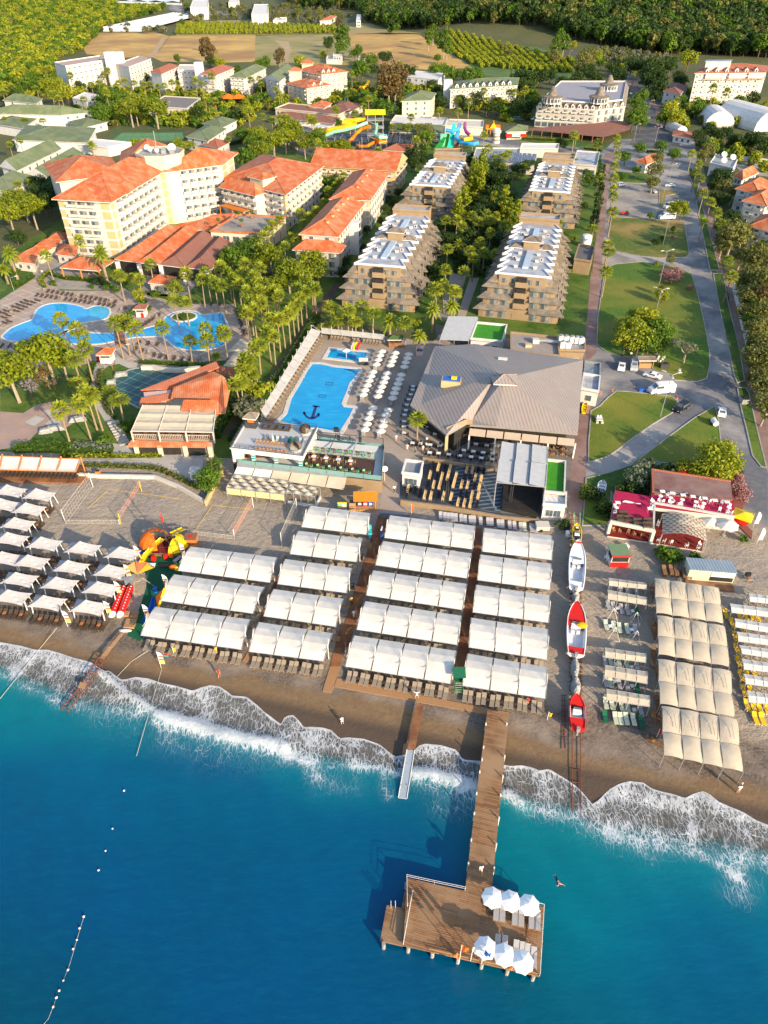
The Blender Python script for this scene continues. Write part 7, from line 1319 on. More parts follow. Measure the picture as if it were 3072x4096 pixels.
B=MB();B.tb([(1.0*cos(a),1.0*sin(a),2.2)for a in[i*pi/8 for i in Rg(17)]],.05,Me,n=4);[B.tb([(1.0*cos(a),1.0*sin(a),2.2),(2.6*cos(a),2.6*sin(a),0)],.04,Me,n=4)for a in(.1,1.6,3.2,4.7)];B.bd('frame',r)
g=G('p',405,1200,.4);B=MB();B.tb([(0,0,0),(0,0,.95)],[.36,.42],BLUE,n=12);o=B.bd('barrel');o.location=g;tag(o,'blue barrel on the green carpet','barrel')
a,c=G('e',828,885,.4),G('e',745,1095,.4);d=(c-a);e=Vc((-d.y,d.x,0)).normalized();r=Em('inflatable_boat',(a+c)/2,'red twin-tube inflatable ride with white dots and white tips','inflatable boat');b0=(a+c)/2
for s in(-.62,.62):
 B=MB();B.tb([a+e*s+Vz(.5),a+d*.05+e*s+Vz(.5),a+d*.85+e*s+Vz(.55)],[.3,.6,.6],RED,n=10);B.bd('tube',r,b0);B=MB();B.tb([a+d*.85+e*s+Vz(.55),a+d*.95+e*s+Vz(.75),a+d*1.02+e*s+Vz(.95)],[.58,.45,.1],WPL_,n=10);B.bd('tip',r,b0)
 B=MB();[B.sph(a+d*(.08+i*.085)+e*(s+.22)+Vz(1.02),.15,WPL_,6,4,(1,1,.5))for i in Rg(9)];[B.sph(a+d*(.12+i*.085)+e*(s-.2)+Vz(1.02),.13,WPL_,6,4,(1,1,.5))for i in Rg(8)];o=B.bd('dots',r,b0)
a,c=G('p',380,1300,.3),G('p',240,1640,.3);B=MB();n_=8;rows=[]
for i in Rg(n_+1):t=i/n_;p=a.lerp(c,t)+Vc((.5*sin(pi*t),0,0));wd=.55*sin(pi*(.08+.84*t));rows.append([p+Vc((-wd,0,.7)),p+Vc((-wd*.6,0,.25)),p+Vz(.1),p+Vc((wd*.6,0,.25)),p+Vc((wd,0,.7)),p+Vc((wd*.8,0,.7)),p+Vz(.3),p+Vc((-wd*.8,0,.7))])
B.grid(rows,BLUE,True);tag(B.bd('small_boat',None,a),'slim blue boat beside the green carpet','boat')
B=MB();p4=[Pz(*q('p',*p),gz(0,100)+z)for p,z in(((515,1165),2.4),((545,1170),2.4),((460,1425),.1),((430,1425),.1))];B.face(p4,Yp);B.face([p4[0],p4[3],Pz(*q('p',405,1290),ZG+.3)],ORP);tag(B.bd('windsurf_sail',None,p4[3]),'yellow and orange windsurf sail leaning at the canopy edge','sail')
for i,(x,y,s)in En(((20,1510,.9),(130,1520,1.1),(70,1640,1.6))):g=G('p',x,y,.3);B=MB();[B.box((0,-.5*s+j*.25*s,.42),(1.5*s*.7,.16*s,.05),WOODL)for j in Rg(5)];B.box((0,0,.2),(1.0*s,1.1*s,.35),WOODL);o=B.bd('pallet_stack');o.location=g;tag(o,f'{("left","right","largest lower")[i]} stack of wooden pallets beside the red inflatable','pallets','wooden pallet stacks')
g=G('s1',812,200,.2);B=MB();B.sph((0,0,.25),.9,GW,10,5,(1.2,.35,.22));o=B.bd('kayak');o.location=g;tag(o,'white paddle board at the head of the rusty pier','paddle board')
g=G('s1',1073,362,0);B=MB();[B.box((-.35+.18*i,0,.03),(.17,1.0,.03),m_)for i,m_ in En((BLUE,LGRN,vm('turquoise',(.05,.45,.55)),RED,ORP))];o=B.bd('beach_towel');o.location=g+Vz(.03);o.rotation_euler=(0,0,1.4);tag(o,'striped beach towel on the gravel near the middle feather flag','towel')
# --- boats on the slipway
def MBX(r,L):
 B=MB();B.box((0,L*.22,1.05),(.8,.9,.25),BLK);B.box((0,-L*.02,1.05),(.9,.7,.2),Gl);B.box((0,-L*.30,1.0),(.85,1.0,.15),BLK);B.box((0,L*.24,1.2),(.5,.4,.05),WPL_);B.bd('jet_cover',r)
def boat(k,bow,stern,width,hm,dm,label,open_=(.42,.95),cover=None,motor=True,h=1.0,lift=.5,extra=None):
 a,c=P(*q(k,*bow),lift+h),P(*q(k,*stern),lift+h);L=(c-a).length;ang=atan2(a.y-c.y,a.x-c.x);base=((a+c)/2);base.z=gz(base.x,base.y)+lift;r=Em('motorboat',base,label,'boat',None,ang-pi/2)
 prof=Z_('0,.80 .12,.90 .3,.98 .5,1 .65,.96 .78,.80 .88,.56 .95,.32 1,.04');rows=[];drows=[]
 for t,w_ in prof:
  y=-L/2+L*t;w=w_*width/2;z=h+.35*t*t;rows.append([(-w,y,z),(-w*.93,y,z*.55),(-w*.5,y+.15*t,.12+.5*max(0,t-.7)),(0,y+.2*t,.0+.9*max(0,t-.7)),(w*.5,y+.15*t,.12+.5*max(0,t-.7)),(w*.93,y,z*.55),(w,y,z)])
 B=MB();B.grid(rows,hm);B.face(rows[0],hm);B.bd('hull',r,(0,0,0),True)
 B=MB()
 for i in Rg(len(prof)-1):
  (t0,w0),(t1,w1)=prof[i],prof[i+1]
  y0,y1=-L/2+L*t0,-L/2+L*t1;z0,z1=h+.35*t0*t0+.01,h+.35*t1*t1+.01;w0*=width/2;w1*=width/2;iw0,iw1=w0*.80,w1*.80
  op=t0>=1-open_[1]and t1<=1-open_[0]+.01
  if not op:B.face([(-w0,y0,z0),(w0,y0,z0),(w1,y1,z1),(-w1,y1,z1)],dm)
  else:
   for s in(-1,1):B.face([(s*w0,y0,z0),(s*iw0,y0,z0),(s*iw1,y1,z1),(s*w1,y1,z1)],GW);B.face([(s*iw0,y0,z0),(s*iw0,y0,.35),(s*iw1,y1,.35),(s*iw1,y1,z1)],GW)
   B.face([(-iw0,y0,.35),(iw0,y0,.35),(iw1,y1,.35),(-iw1,y1,.35)],vm('boat_floor',(.62,.64,.70)))
 B.bd('deck',r)
 yw=-L/2+L*(1-open_[0]);B=MB();B.box((0,yw-.9,.75),(width*.5,.6,.9),GW);B.box((0,yw-.5,1.25),(width*.45,.08,.5),Gl);B.bd('console',r)
 B=MB();[B.box((x,yw-2.0,.65),(.5,.5,.6),GW)for x in(-.5,.3)];B.bd('seat',r)
 B=MB();B.tb([(-width*.46*prof[i][1],-L/2+L*prof[i][0],h+.35*prof[i][0]**2+.06)for i in Rg(9)]+[(width*.46*prof[i][1],-L/2+L*prof[i][0],h+.35*prof[i][0]**2+.06)for i in reversed(Rg(9))],.07,GW if cover else hm,n=5);B.bd('gunwale',r)
 if motor:B=MB();B.box((0,-L/2-.25,h+.1),(.45,.45,.6),Me);B.box((0,-L/2-.25,.3),(.2,.3,1.0),Me);B.bd('outboard_motor',r)
 B=MB();[B.box((0,y,-lift*.5+.05),(width*.7,.2,lift*.9),WOOD)for y in(-L*.3,L*.15)];B.bd('cradle',r)
 if extra:extra(r,L)
 return r
def red2(r,L):
 B=MB();B.sph((.8,.3,1.25),.8,vm('orange_tarp',(.85,.42,.01)),9,6,(1.1,.75,.5));B.bd('orange_bundle',r)
 B=MB();B.box((.4,L*.44,1.45),(.35,.25,.12),RED);B.box((-.1,L*.44,1.45),(.35,.25,.12),RED);B.bd('cushion',r)
def wh(r,L):B=MB();[B.box((x,L*.43,1.45),(.3,.3,.1),RED)for x in(-.4,0,.4)];B.bd('cushion',r)
boat('g',(1140,298),(1120,790),2.9,GW,GW,'white motorboat with long open cockpit on the slipway below the yellow jet boat',(.38,.95),extra=wh)
boat('g',(1130,920),(1118,1482),3.1,GW,RED,'white boat with red foredeck and orange bundle in the middle of the slipway',(.40,.95),cover=1,extra=red2)
boat('g',(1125,1898),(1140,2250),2.3,RED,RED,'red motorboat with white cockpit nearest the sea on the slipway',(.35,.78))
boat('g',(1128,128),(1128,312),1.75,Yp,Yp,'yellow and black jet boat at the land end of the slipway',(.45,.9),h=.8,motor=False,extra=MBX)
def tomesh(o):
 bpy.context.view_layer.update();me=bpy.data.meshes.new_from_object(o.evaluated_get(bpy.context.evaluated_depsgraph_get()));n=bpy.data.objects.new('lettering',me);COL.objects.link(n);n.parent=o.parent;n.location=o.location;n.rotation_euler=o.rotation_euler;bpy.data.objects.remove(o)
ZR['x']=(1000,440,700);ZR['y']=(1600,480,900)
for n_,(a,c,wd)in En((((1117,825),(1117,925),1.0),((1113,1522),(1112,1725),1.05),((1120,1715),(1122,1925),1.15))):
 A_0,C_0=P(*q('g',*a),.8),P(*q('g',*c),.8);L=(C_0-A_0).length;B=MB();rng=random.Random(n_);rows=[]
 for i in Rg(10):
  t=i/9;w_=wd*sin(pi*(.06+.80*t)**.7)*.55+.08;hh=.55+.5*sin(pi*t)+.18*sin(t*9+n_);p=A_0.lerp(C_0,t);g_=gz(p.x,p.y)
  rows.append([(p.x+cos(s*pi/8)*w_*(1+rng.uniform(-.08,.08)),p.y+rng.uniform(-.06,.06),g_+.35+hh*sin(s*pi/8)*(1+rng.uniform(-.12,.12)))for s in Rg(9)])
 B.grid(rows,TARP);m_=(A_0+C_0)/2;B.box((m_.x,m_.y,gz(m_.x,m_.y)+.2),(.6,L*.7,.3),Dm);o=B.bd('covered_jet_ski',None,Vc((m_.x,m_.y,gz(m_.x,m_.y))));tag(o,['grey tarpaulin-covered jet ski just above the bow of the red and white boat','long grey-green tarpaulin-covered jet ski below the red and white boat','pale tarpaulin-covered jet ski directly above the small red boat'][n_],'jet ski','covered jet skis on the slipway')
r=Em('boat_slipway',G('g',1110,1000),'rusty rails and sleepers of the boat slipway running into the sea','slipway');b0=r.location
for xs_ in((1075,390),(1155,445)):
 pts=[P(*q('g',xs_[0]+15*(xs_[0]>1100),y),.15)for y in(20,300,800,1400,2000)]+[P(*q('s3',xs_[1],y),.15)for y in(400,600,850)]+[Pz(*q('s3',xs_[1]+3,960),-.15)];B=MB();B.tb([p+Vz(.1)for p in pts],.055,RUST,n=4);B.bd('rail',r,b0)
B=MB()
for i in Rg(44):
 y=30+i*48;a,c=P(*q('g',1050,y),.06),P(*q('g',1190,y+4),.06)
 if i%2==0 or True:B.box(((a.x+c.x)/2,a.y,a.z),(abs(c.x-a.x),.22,.12),RUST if i>40 else WOOD)
for y in(610,690,905):a,c=P(*q('s3',390,y),.15),P(*q('s3',448,y+10),.15);B.tb([a,c],.05,RUST)
o=B.bd('sleepers',r,b0);o['kind']='stuff'
B=MB()
for xx in(975,1002):
 pts=[P(*q('g',xx,y),.08)for y in(1900,2100,2300)]+[P(*q('s3',322+(xx-975),480),.08)];B.tb(pts,.04,RUST,n=4)
for i in Rg(9):p=P(*q('g',965,1900+i*55),.08);B.tb([p,p+Vc((.75,-.03,0))],.04,RUST,n=4)
tag(B.bd('ladder_track',None,P(*q('g',985,2100))),'rusty ladder-like track lying on the gravel left of the small red boat','track')
g=P(*q('g',1030,232),.3);B=MB();B.box((0,0,.5),(.6,.9,.9),WPL_);o=B.bd('water_cooler');o.location=g-Vz(.3);tag(o,'small white cabinet left of the yellow jet boat','cabinet')
w=[P(*q('g',x,y),1.0)for x,y in((1100,0),(1100,120))],[P(*q('g',x,y),1.0)for x,y in((1163,0),(1160,125))]
B=MB();[B.tb([a,(a.x,a.y,ZG-.2)],.06,LGRN)for L in w for a in L];[B.tb(L,.06,LGRN)for L in w];tag(B.bd('handrail',None,w[0][1]),'green handrails at the land end of the slipway','handrail')
# vehicles
def car(body,L=4.3,wd=1.75,h=1.42,kind='sedan',label='',g=None,rz=0,cat='car',name='parked_car'):
 r=Em(name,g,label,cat,None,rz);B=MB();pr={'sedan':Z_('-.5,.42 -.5,.82 -.30,.92 -.20,.95 -.02,1 .18,1 .34,.62 .5,.52 .5,.25'),'van':Z_('-.5,.3 -.5,.97 -.47,1 .22,1 .30,.97 .40,.60 .5,.50 .5,.25'),'suv':Z_('-.5,.35 -.5,.68 -.46,.95 -.4,1 .10,1 .25,.64 .5,.55 .5,.25')}
 def sec(y,zt,z0=.32,tw=.80):
  zb=min(zt,h*.60);w=wd/2;return[(-w*.94,y,z0),(-w,y,z0+.2),(-w,y,zb),(-w*(tw if zt>zb+.05 else.92),y,zt),(w*(tw if zt>zb+.05 else.92),y,zt),(w,y,zb),(w,y,z0+.2),(w*.94,y,z0)]
 P_=dict(sedan=Z_('-.5,.55 -.46,.62 -.33,.64 -.20,.97 .06,1.0 .24,.66 .44,.58 .5,.45'),van=Z_('-.5,.9 -.48,1 .15,1 .24,.96 .38,.60 .47,.53 .5,.42'),suv=Z_('-.5,.6 -.47,.92 -.42,1 .06,1.0 .24,.64 .45,.56 .5,.42'))[kind]
 rows=[sec(a*L,z*h,tw=.93 if kind=='van'else.82)for a,z in P_];B.grid(rows,body,True);B.face(rows[0],body);B.face(rows[-1],body);B.bd('body',r)
 def glass(i,nm,e=.012):
  B=MB();a,c=rows[i],rows[i+1];t=lambda p,q_,s:Vc(p).lerp(Vc(q_),s)
  q4=[t(a[3],a[4],.08),t(a[3],a[4],.92),t(c[3],c[4],.92),t(c[3],c[4],.08)];q4=[q4[0].lerp(q4[3],.08),q4[1].lerp(q4[2],.08),q4[2].lerp(q4[1],.08),q4[3].lerp(q4[0],.08)];n_=(q4[1]-q4[0]).cross(q4[3]-q4[0]).normalized();n_=n_ if n_.z>0 else-n_;B.face([p+n_*e for p in q4],Gl);B.bd(nm,r)
 iw={'sedan':4,'van':3,'suv':3}[kind];glass(iw,'windscreen');
 if kind=='sedan':glass(2,'rear_window')
 for s in(-1,1):
  B=MB();y0,y1=(P_[3][0]*L+.1,P_[4][0]*L+.2)if kind=='sedan'else((.0*L,.28*L)if kind=='van'and wd>1.9 and'mini'not in label else(-.42*L,.16*L));zt,zb=h*.90,h*.63;x0,x1=wd/2*(.99),wd/2*(.955 if kind=='van'else.87);B.face([(s*(x0+.015),y0,zb),(s*(x0+.015),y1+.25,zb),(s*(x1+.015),y1,zt),(s*(x1+.015),y0+.1,zt)],Gl);B.bd('side_window',r)
  for y in(-.30,.31):B=MB();B.tb([(s*wd*.42,y*L,.33),(s*wd*.51,y*L,.33)],.33,BLK,n=12);B.tb([(s*wd*.51,y*L,.33),(s*wd*.515,y*L,.33)],.18,Me,n=8);B.bd('wheel',r)
  B=MB();B.box((s*wd*.36,L*.495,h*.42),(.3,.05,.16),WPL_);B.bd('headlight',r);B=MB();B.box((s*wd*.38,-L*.497,h*.5),(.25,.05,.18),RED);B.bd('tail_light',r)
 return r
CW,CB,CG=vm('car_white',(.78,.79,.80),rough=.2),vm('car_black',(.015,.018,.022),rough=.15),vm('car_silver',(.42,.45,.48),rough=.25)
def vh(k,front,back,**kw):
 a,c=P(*q(k,*front),.6),P(*q(k,*back),.6);ang=atan2(a.y-c.y,a.x-c.x)-pi/2;m_=(a+c)/2;return car(g=Vc((m_.x,m_.y,gz(m_.x,m_.y)+.03)),rz=ang,**kw)
vh('d',(440,795),(452,725),body=CW,label='small white car parked nose-out at the left of the silver minivan',kind='sedan',L=4.0)
vh('d',(548,805),(547,705),body=CG,label='silver minivan parked beside the wooden stall',kind='suv',L=4.7,h=1.8,cat='van')
vh('d',(635,815),(770,850),body=CW,label='white saloon with roof rack parked under the tall lamp',kind='sedan')
vh('d',(668,965),(880,950),body=CW,label='long white high-roofed delivery van',kind='van',L=5.9,wd=2.05,h=2.5,cat='van',name='delivery_van')
vh('d',(880,1135),(995,1065),body=CB,label='black people carrier driving down the diagonal lane',kind='suv',L=4.8,wd=1.9,h=1.75)
vh('d',(1277,1100),(1277,1170),body=CW,label='white hatchback standing on the road beside the small tank trailer',kind='sedan',L=4.0)
vh('r6',(970,575),(1095,570),body=CW,label='white minibus parked along the upper edge of the grass square',kind='van',L=6.2,wd=2.05,h=2.5,cat='minibus',name='minibus')
vh('r6',(1020,510),(1075,500),body=CW,label='white van half hidden behind the leafy street tree',kind='van',L=5.2,wd=1.95,h=2.2,cat='van',name='van')
vh('r6',(1025,372),(1085,375),body=CW,label='white estate car parked near the small orange-roofed house',kind='sedan',L=4.4)
vh('r6',(760,368),(738,372),body=CW,label='white jeep at the top left corner of the gravel car park',kind='suv',L=3.8,h=1.75)
vh('r6',(935,408),(950,412),body=CG,label='silver car behind the leafy tree in the car park',kind='sedan',L=4)
for n_,(y,x)in En(((613,770),(632,788),(700,868),(770,885))):vh('t3',(x,y),(x+4,y-14),body=CG if n_%2 else CW,label=f'{("white","silver")[n_%2]} car on the avenue left lane, {ORD[n_]} from far end',kind='sedan',L=4.2)
g=G('r6',778,545,.8);r=Em('tractor',g,'small red tractor standing on the gravel car park','tractor',None,1.5);B=MB();B.box((0,.9,.95),(.6,1.7,.6),RED);B.box((0,-.5,1.0),(.8,.8,.5),RED);B.bd('body',r);B=MB();B.box((0,-.5,1.4),(.5,.5,.3),BLK);B.bd('seat',r)
for x in(-.75,.75):B=MB();B.tb([(x-.15,-.6,.7),(x+.15,-.6,.7)],.7,BLK,n=12);B.bd('wheel',r);B=MB();B.tb([(x*.8-.1,1.4,.4),(x*.8+.1,1.4,.4)],.4,BLK,n=10);B.bd('wheel',r)
g=G('d',1215,1220,.8);B=MB();B.tb([(0,-1,.9),(0,.9,.9)],.6,GW,n=12);[B.tb([(x,0,.35),(x*1.2,0,.35)],.35,BLK,n=10)for x in(-.6,.6)];B.tb([(0,.9,.5),(0,2,.4)],.05,Me);B.box((0,1.6,.4),(1,.6,.3),RUST);o=B.bd('tank_trailer');o.location=g;tag(o,'small white tank trailer on the triangular lawn by the road','trailer')
def dinghy(k,a,c,wd,m,mi_,label):
 a,c=P(*q(k,*a),.4),P(*q(k,*c),.4);L=(a-c).length;ang=atan2(a.y-c.y,a.x-c.x)-pi/2;m_=(a+c)/2;r=Em('dinghy',Vc((m_.x,m_.y,gz(m_.x,m_.y)+.1)),label,'boat',None,ang);rows=[];ir=[]
 for i in Rg(9):t=i/8;w_=wd/2*(.72+.28*sin(pi*min(1,t*1.3)))if t<.6 else wd/2*(1-((t-.6)/.42)**2.2);w_=max(.03,w_);y=-L/2+L*t;rows.append([(-w_,y,.55),(-w_*.8,y,.1),(0,y,0),(w_*.8,y,.1),(w_,y,.55)]);ir.append([(-w_*.86,y,.55),(-w_*.6,y,.2),(0,y,.15),(w_*.6,y,.2),(w_*.86,y,.55)])
 B=MB();B.grid(rows,m);B.face(rows[0],m);[B.face([rows[i][j*4],ir[i][j*4],ir[i+1][j*4],rows[i+1][j*4]],m)for i in Rg(8)for j in(0,1)];B.bd('hull',r);B=MB();B.grid(ir[:-1],mi_);B.bd('interior',r);B=MB();[B.box((0,-L/2+L*t,.45),(wd*.8,.3,.06),m)for t in(.15,.4,.62)];B.bd('bench',r)
dinghy('d',(145,1055),(130,1145),1.3,Yp,Yp,'yellow rowing dinghy lying beside the great hall wall');dinghy('d',(290,1705),(270,1815),1.7,GW,vm('pale_grey_paint',(.5,.55,.6)),'white rowing dinghy on the dark grass left of the red beach club')
g=G('d',258,1195,.4);B=MB();[B.pr([(x-.28,-1.5),(x+.28,-1.5),(x+.25,1.2),(x,1.6),(x-.25,1.2)],.05,.5,Ow)for x in(-.55,.55)];B.box((0,-.2,.6),(1.4,1.6,.25),Ow);B.box((-.3,.3,.9),(.4,.5,.5),WPL_);B.box((.3,.3,.9),(.4,.5,.5),WPL_);o=B.bd('pedal_boat');o.location=g;o.rotation_euler=(0,0,-.1);tag(o,'cream pedal boat standing on the lawn near the great hall','pedal boat')
g=G('d',640,730,1);b=Bld('small open wooden stall with shingle roof between the parked cars',g,'stall',name='stall');m=MB();m.box((g.x,g.y,ZG+.6),(3,1.6,1.2),WOODL);[m.box((g.x+a*1.7,g.y+c_*1.0,ZG+1.2),(.14,.14,2.4),WOODL)for a in(-1,1)for c_ in(-1,1)];b.pt(m,'counter');m=MB();hip(m,xy((g.x-2,g.y-1.3),(g.x+2,g.y-1.3),(g.x+2,g.y+1.5),(g.x-2,g.y+1.5)),ZG+2.4,.2,.3,SHING,gable=True);b.pt(m,'roof');b.fin();Lk('the open wooden stall',g)
for i,(x,y)in En(((755,690),(785,700),(745,700),(760,720),(795,685),(650,680),(620,665),(525,655),(730,655),(925,795))):auto(CHR['white'](G('d',x,y,.4),i*1.3),'white plastic chair on the grass by the cars','chair','white plastic chairs by the wooden stall')
g=G('d',795,770);B=MB();B.box((0,0,.6),(2.2,1.2,1.2),Dm);B.box((.3,.2,1.25),(.8,.6,.2),DARK);o=B.bd('rubbish_skip');o.location=g;tag(o,'dark metal skip behind the white saloon car','skip');g=G('d',1452,1060);B=MB();B.box((0,0,.7),(1.5,2.0,1.2),Me);B.box((0,0,1.32),(1.3,1.8,.06),DARK);o=B.bd('rubbish_skip');o.location=g;tag(o,'grey rubbish container on the verge right of the road','skip')
g=G('d',615,965);B=MB();B.box((0,0,.35),(1.6,.6,.6),BLUE);B.box((.9,0,.3),(.6,.6,.4),Ow);o=B.bd('blue_crate');o.location=g;tag(o,'blue crate on the kerb in front of the white delivery van','crate')
for x,y,n_ in((368,965,'left end of the lawn kerb'),(903,1030,'lawn corner near the black car'),(272,985,'corner of the white store')):g=G('d',x,y);B=MB();B.cone((0,0,.05),.2,.75,ORP,10);B.box((0,0,.03),(.45,.45,.06),ORP);o=B.bd('traffic_cone');o.location=g;tag(o,'orange traffic cone at the '+n_,'traffic cone')
def lamp(k,x,y,h,heads,label,r_=.09,group='tall street lamps'):
 g=P(*q(k,x,y));rt=Em('street_lamp',g,label,'street lamp',group);B=MB();B.tb([(0,0,0),(0,0,h)],r_,Me,r2=r_*.7);B.bd('pole',rt)
 for i in Rg(heads):a=i*2*pi/heads+.3;B=MB();B.tb([(0,0,h-.1),(cos(a)*1.6,sin(a)*1.6,h+.25)],.05,Me);B.box((cos(a)*1.9,sin(a)*1.9,h+.27),(.9,.35,.15),Ow,a);B.bd('lamp_head',rt)
for k,x,y,h,n_,lb in(('d',765,1178,10.5,3,'tall lamp leaning over the white van'),('d',700,430,10.5,3,'tall lamp among the leafy tree on the big lawn'),('r6',985,990,10.5,2,'tall lamp at the pink flowering bush'),('r6',1008,745,10.5,2,'tall lamp on the upper grass square near the rocks'),('r6',990,530,9,1,'tall lamp between car park and minibus'),('r6',1045,350,7,1,'lamp with red banner near the small orange-roofed house'),('t3',880,760,9,1,'lamp on the avenue near the turret hotel'),('t3',805,829,4,1,'low lamp at the foot of the turret hotel'),('t3',368,405,9,1,'lonely lamp on the far bend of the avenue'),('r6',955,135,9,3,'tall lamp at the crossroads'),('r6',830,100,8,1,'lamp left of the crossroads'),('a',798,530,3,1,'low lamp on the lawn by the octagonal kiosk'),('a',650,345,2.5,1,'low lamp between the two left pools'),('a',90,100,4,1,'lamp at the left garden gate'),('t1',1095,760,8,1,'lamp beside the yellow boat at the tennis court'),('x',815,330,12,0,'thick pole at the water slides'),('a',735,910,3,1,'lamp on the curved garden path'),('t1',105,790,9,0,'thin pole at the long white hall')):
 lamp(k,x,y,h,n_,lb)
# right edge houses, walls, hangars
for i,(pts,h,lb)in En(((Z_('1468,395 1600,425 1680,365'),8,'white house with orange hip roof, uppermost of the large ones at right edge'),(Z_('1512,470 1645,500 1730,440'),8,'white house with orange hip roof, middle one at right edge'),(Z_('1555,625 1700,665 1760,600'),8,'white house with red hip roof, lowest at right edge'),(Z_('1452,318 1500,335 1590,295'),6,'small white house with orange roof at top right of the street'))):
 Sm(lb,'r6',pts,h,3 if h>6 else 2,'hip',Tr,Wt,(2,3),i<3,2.6)
Sm('white flat-roofed building with three satellite dishes by the road','r6',Z_('1300,240 1440,272 1468,222'),5,1,'flat',Me,Wt,(2,1),False)
for i,(x,y)in En(((1385,195),(1385,232),(1440,212))):
 g=Pz(*q('r6',x,y),ZG+5.5);B=MB();Mx=Matrix.Rotation(radians(50),3,'X');B.grid([[Mx@Vc((1.4*t*cos(a),1.4*t*sin(a),.5*t*t))+Vz(1.2)for a in[j*pi/5 for j in Rg(10)]]for t in(.05,.5,1)],Wt,True);B.tb([(0,0,0),(0,.2,1.1)],.08,Me);o=B.bd('satellite_dish');o.location=(g.x,g.y,ZG+5.0);tag(o,f'satellite dish on the white roof by the road, {ORD[i]} from left','satellite dish','satellite dishes on the white roof')
Sm('small white house with terracotta roof between street trees','r6',Z_('848,228 905,242 990,205'),4,1,'hip',Tr,Wt,(1,2),False,2)
B=MB();w=XY(W('d',Z_('1375,85 1455,420 1540,745 1620,1000 1659,1130'),1));B.strip(w,.4,ZG,ZG+1.8,Wt);tag(B.bd('boundary_wall',None,(*w[1],ZG)),'long white boundary wall under the trees at the right edge','wall')
B=MB();w=XY(W('r6',Z_('1330,190 1440,200 1659,225'),1));B.strip(w,.4,ZG,ZG+2,Wt);tag(B.bd('boundary_wall',None,(*w[1],ZG)),'white wall behind the row of street trees top right','wall')
S('car_park','r6',Z_('1440,235 1660,240 1660,320 1500,300'),.01,GRAV)
def hangar(label,k,cx,cy,wd,L,rz):
 g=G(k,cx,cy,2);r=Em('arched_tent',g,label,'tent hall','white arched tent halls',rz);B=MB();rows=[]
 for j in Rg(2):rows.append([(-wd/2*cos(pi*i/10),-L/2+L*j,1.5+wd*.42*sin(pi*i/10))for i in Rg(11)])
 B.grid(rows,Wt);B.face(rows[0],Wt);B.face(rows[1],Wt);B.bd('roof',r);B=MB();B.box((0,0,.75),(wd,L,1.5),Ow);B.bd('wall',r)
hangar('smaller white arched tent hall before the cream hotel at right','t3',1320,775,16,24,-.15);hangar('larger white arched tent hall at the right edge','t3',1545,785,22,38,.25)
g=G('r6',1120,45,1);Sm('red-roofed low market stall row under blue and white awning at the crossroads','r6',Z_('1075,65 1195,85 1200,50'),3.2,1,'hip',T2,Wt,(3,0),False,1)
hangar('blue and white arched awning at the crossroads','r6',1092,15,6,16,.1)
# shops, water park
for pts,k,h,rm,lb in((Z_('870,800 1220,820 1240,770'),'t2',4,Wt,'left half of the long white-roofed shop row'),(Z_('1225,820 1470,829 1475,785'),'t2',4,Ow,'right half of the long white-roofed shop row'),(Z_('640,175 930,185 935,140'),'w',4.2,Gr,'long shop building with dull green roof behind the steel frame'),(Z_('790,85 930,82 935,48'),'y',4,Gr,'green-roofed shop with the red sign'),(Z_('885,215 1165,218 1172,182'),'y',4,Wt,'white flat-roofed entrance hall with columns'),(Z_('250,268 458,262 460,215'),'y',4,TAN,'tan flat-roofed shed behind the far left terraced block'),(Z_('1050,300 1270,310 1280,255'),'y',4,TAN,'tan flat-roofed shed at the far right terraced block'),(Z_('1275,330 1450,345 1470,245'),'y',4.5,ROOFW,'white flat-roofed annex beside the promenade'),(Z_('540,285 880,290 885,215'),'y',4,Me,'grey flat roof left of the solar panels'),(Z_('475,155 600,185 790,165'),'x',5,Wt,'white house with maroon roof by the slides'),(Z_('230,60 520,100 640,60'),'x',4,Bt,'maroon roofed long shed at left of the slides')):
 Sm(lb,k,pts,h,1,'flat'if rm not in(Gr,Bt)else'hip',rm,Ow if rm is not TAN else TAN,(8 if h>4 else 0,0),False,2)
Sm('low terracotta hipped pavilion beside the water slides','x',Z_('1275,380 1530,395 1620,370'),4,1,'hip',T2,Ow,(4,0),False,2.5);Sm('pink-red roofed long restaurant hall before the orange hotel','t2',Z_('120,760 500,800 540,765'),4,1,'hip',Bt,Ow,(0,0),False,2)
g=Pz(*q('y',857,98),ZG+3.5);r=Em('shop_sign',Vc((g.x,g.y,ZG+2.6)),'red shop sign with white lettering on the green-roofed shop','sign');B=MB();B.box((0,-.6,0),(11,.25,1.4),RED);B.box((0,-.76,0),(4.4,.06,1.3),WPL_);B.bd('panel',r)
tc_=bpy.data.curves.new('lettering','FONT');tc_.body='ECZANE';tc_.size=1.15;tc_.extrude=.02;tc_.align_x='CENTER';to=bpy.data.objects.new('lettering',tc_);COL.objects.link(to);to.parent=r;to.location=(0,-.82,-.4);to.rotation_euler=(pi/2,0,0);tc_.materials.append(RED);tomesh(to)
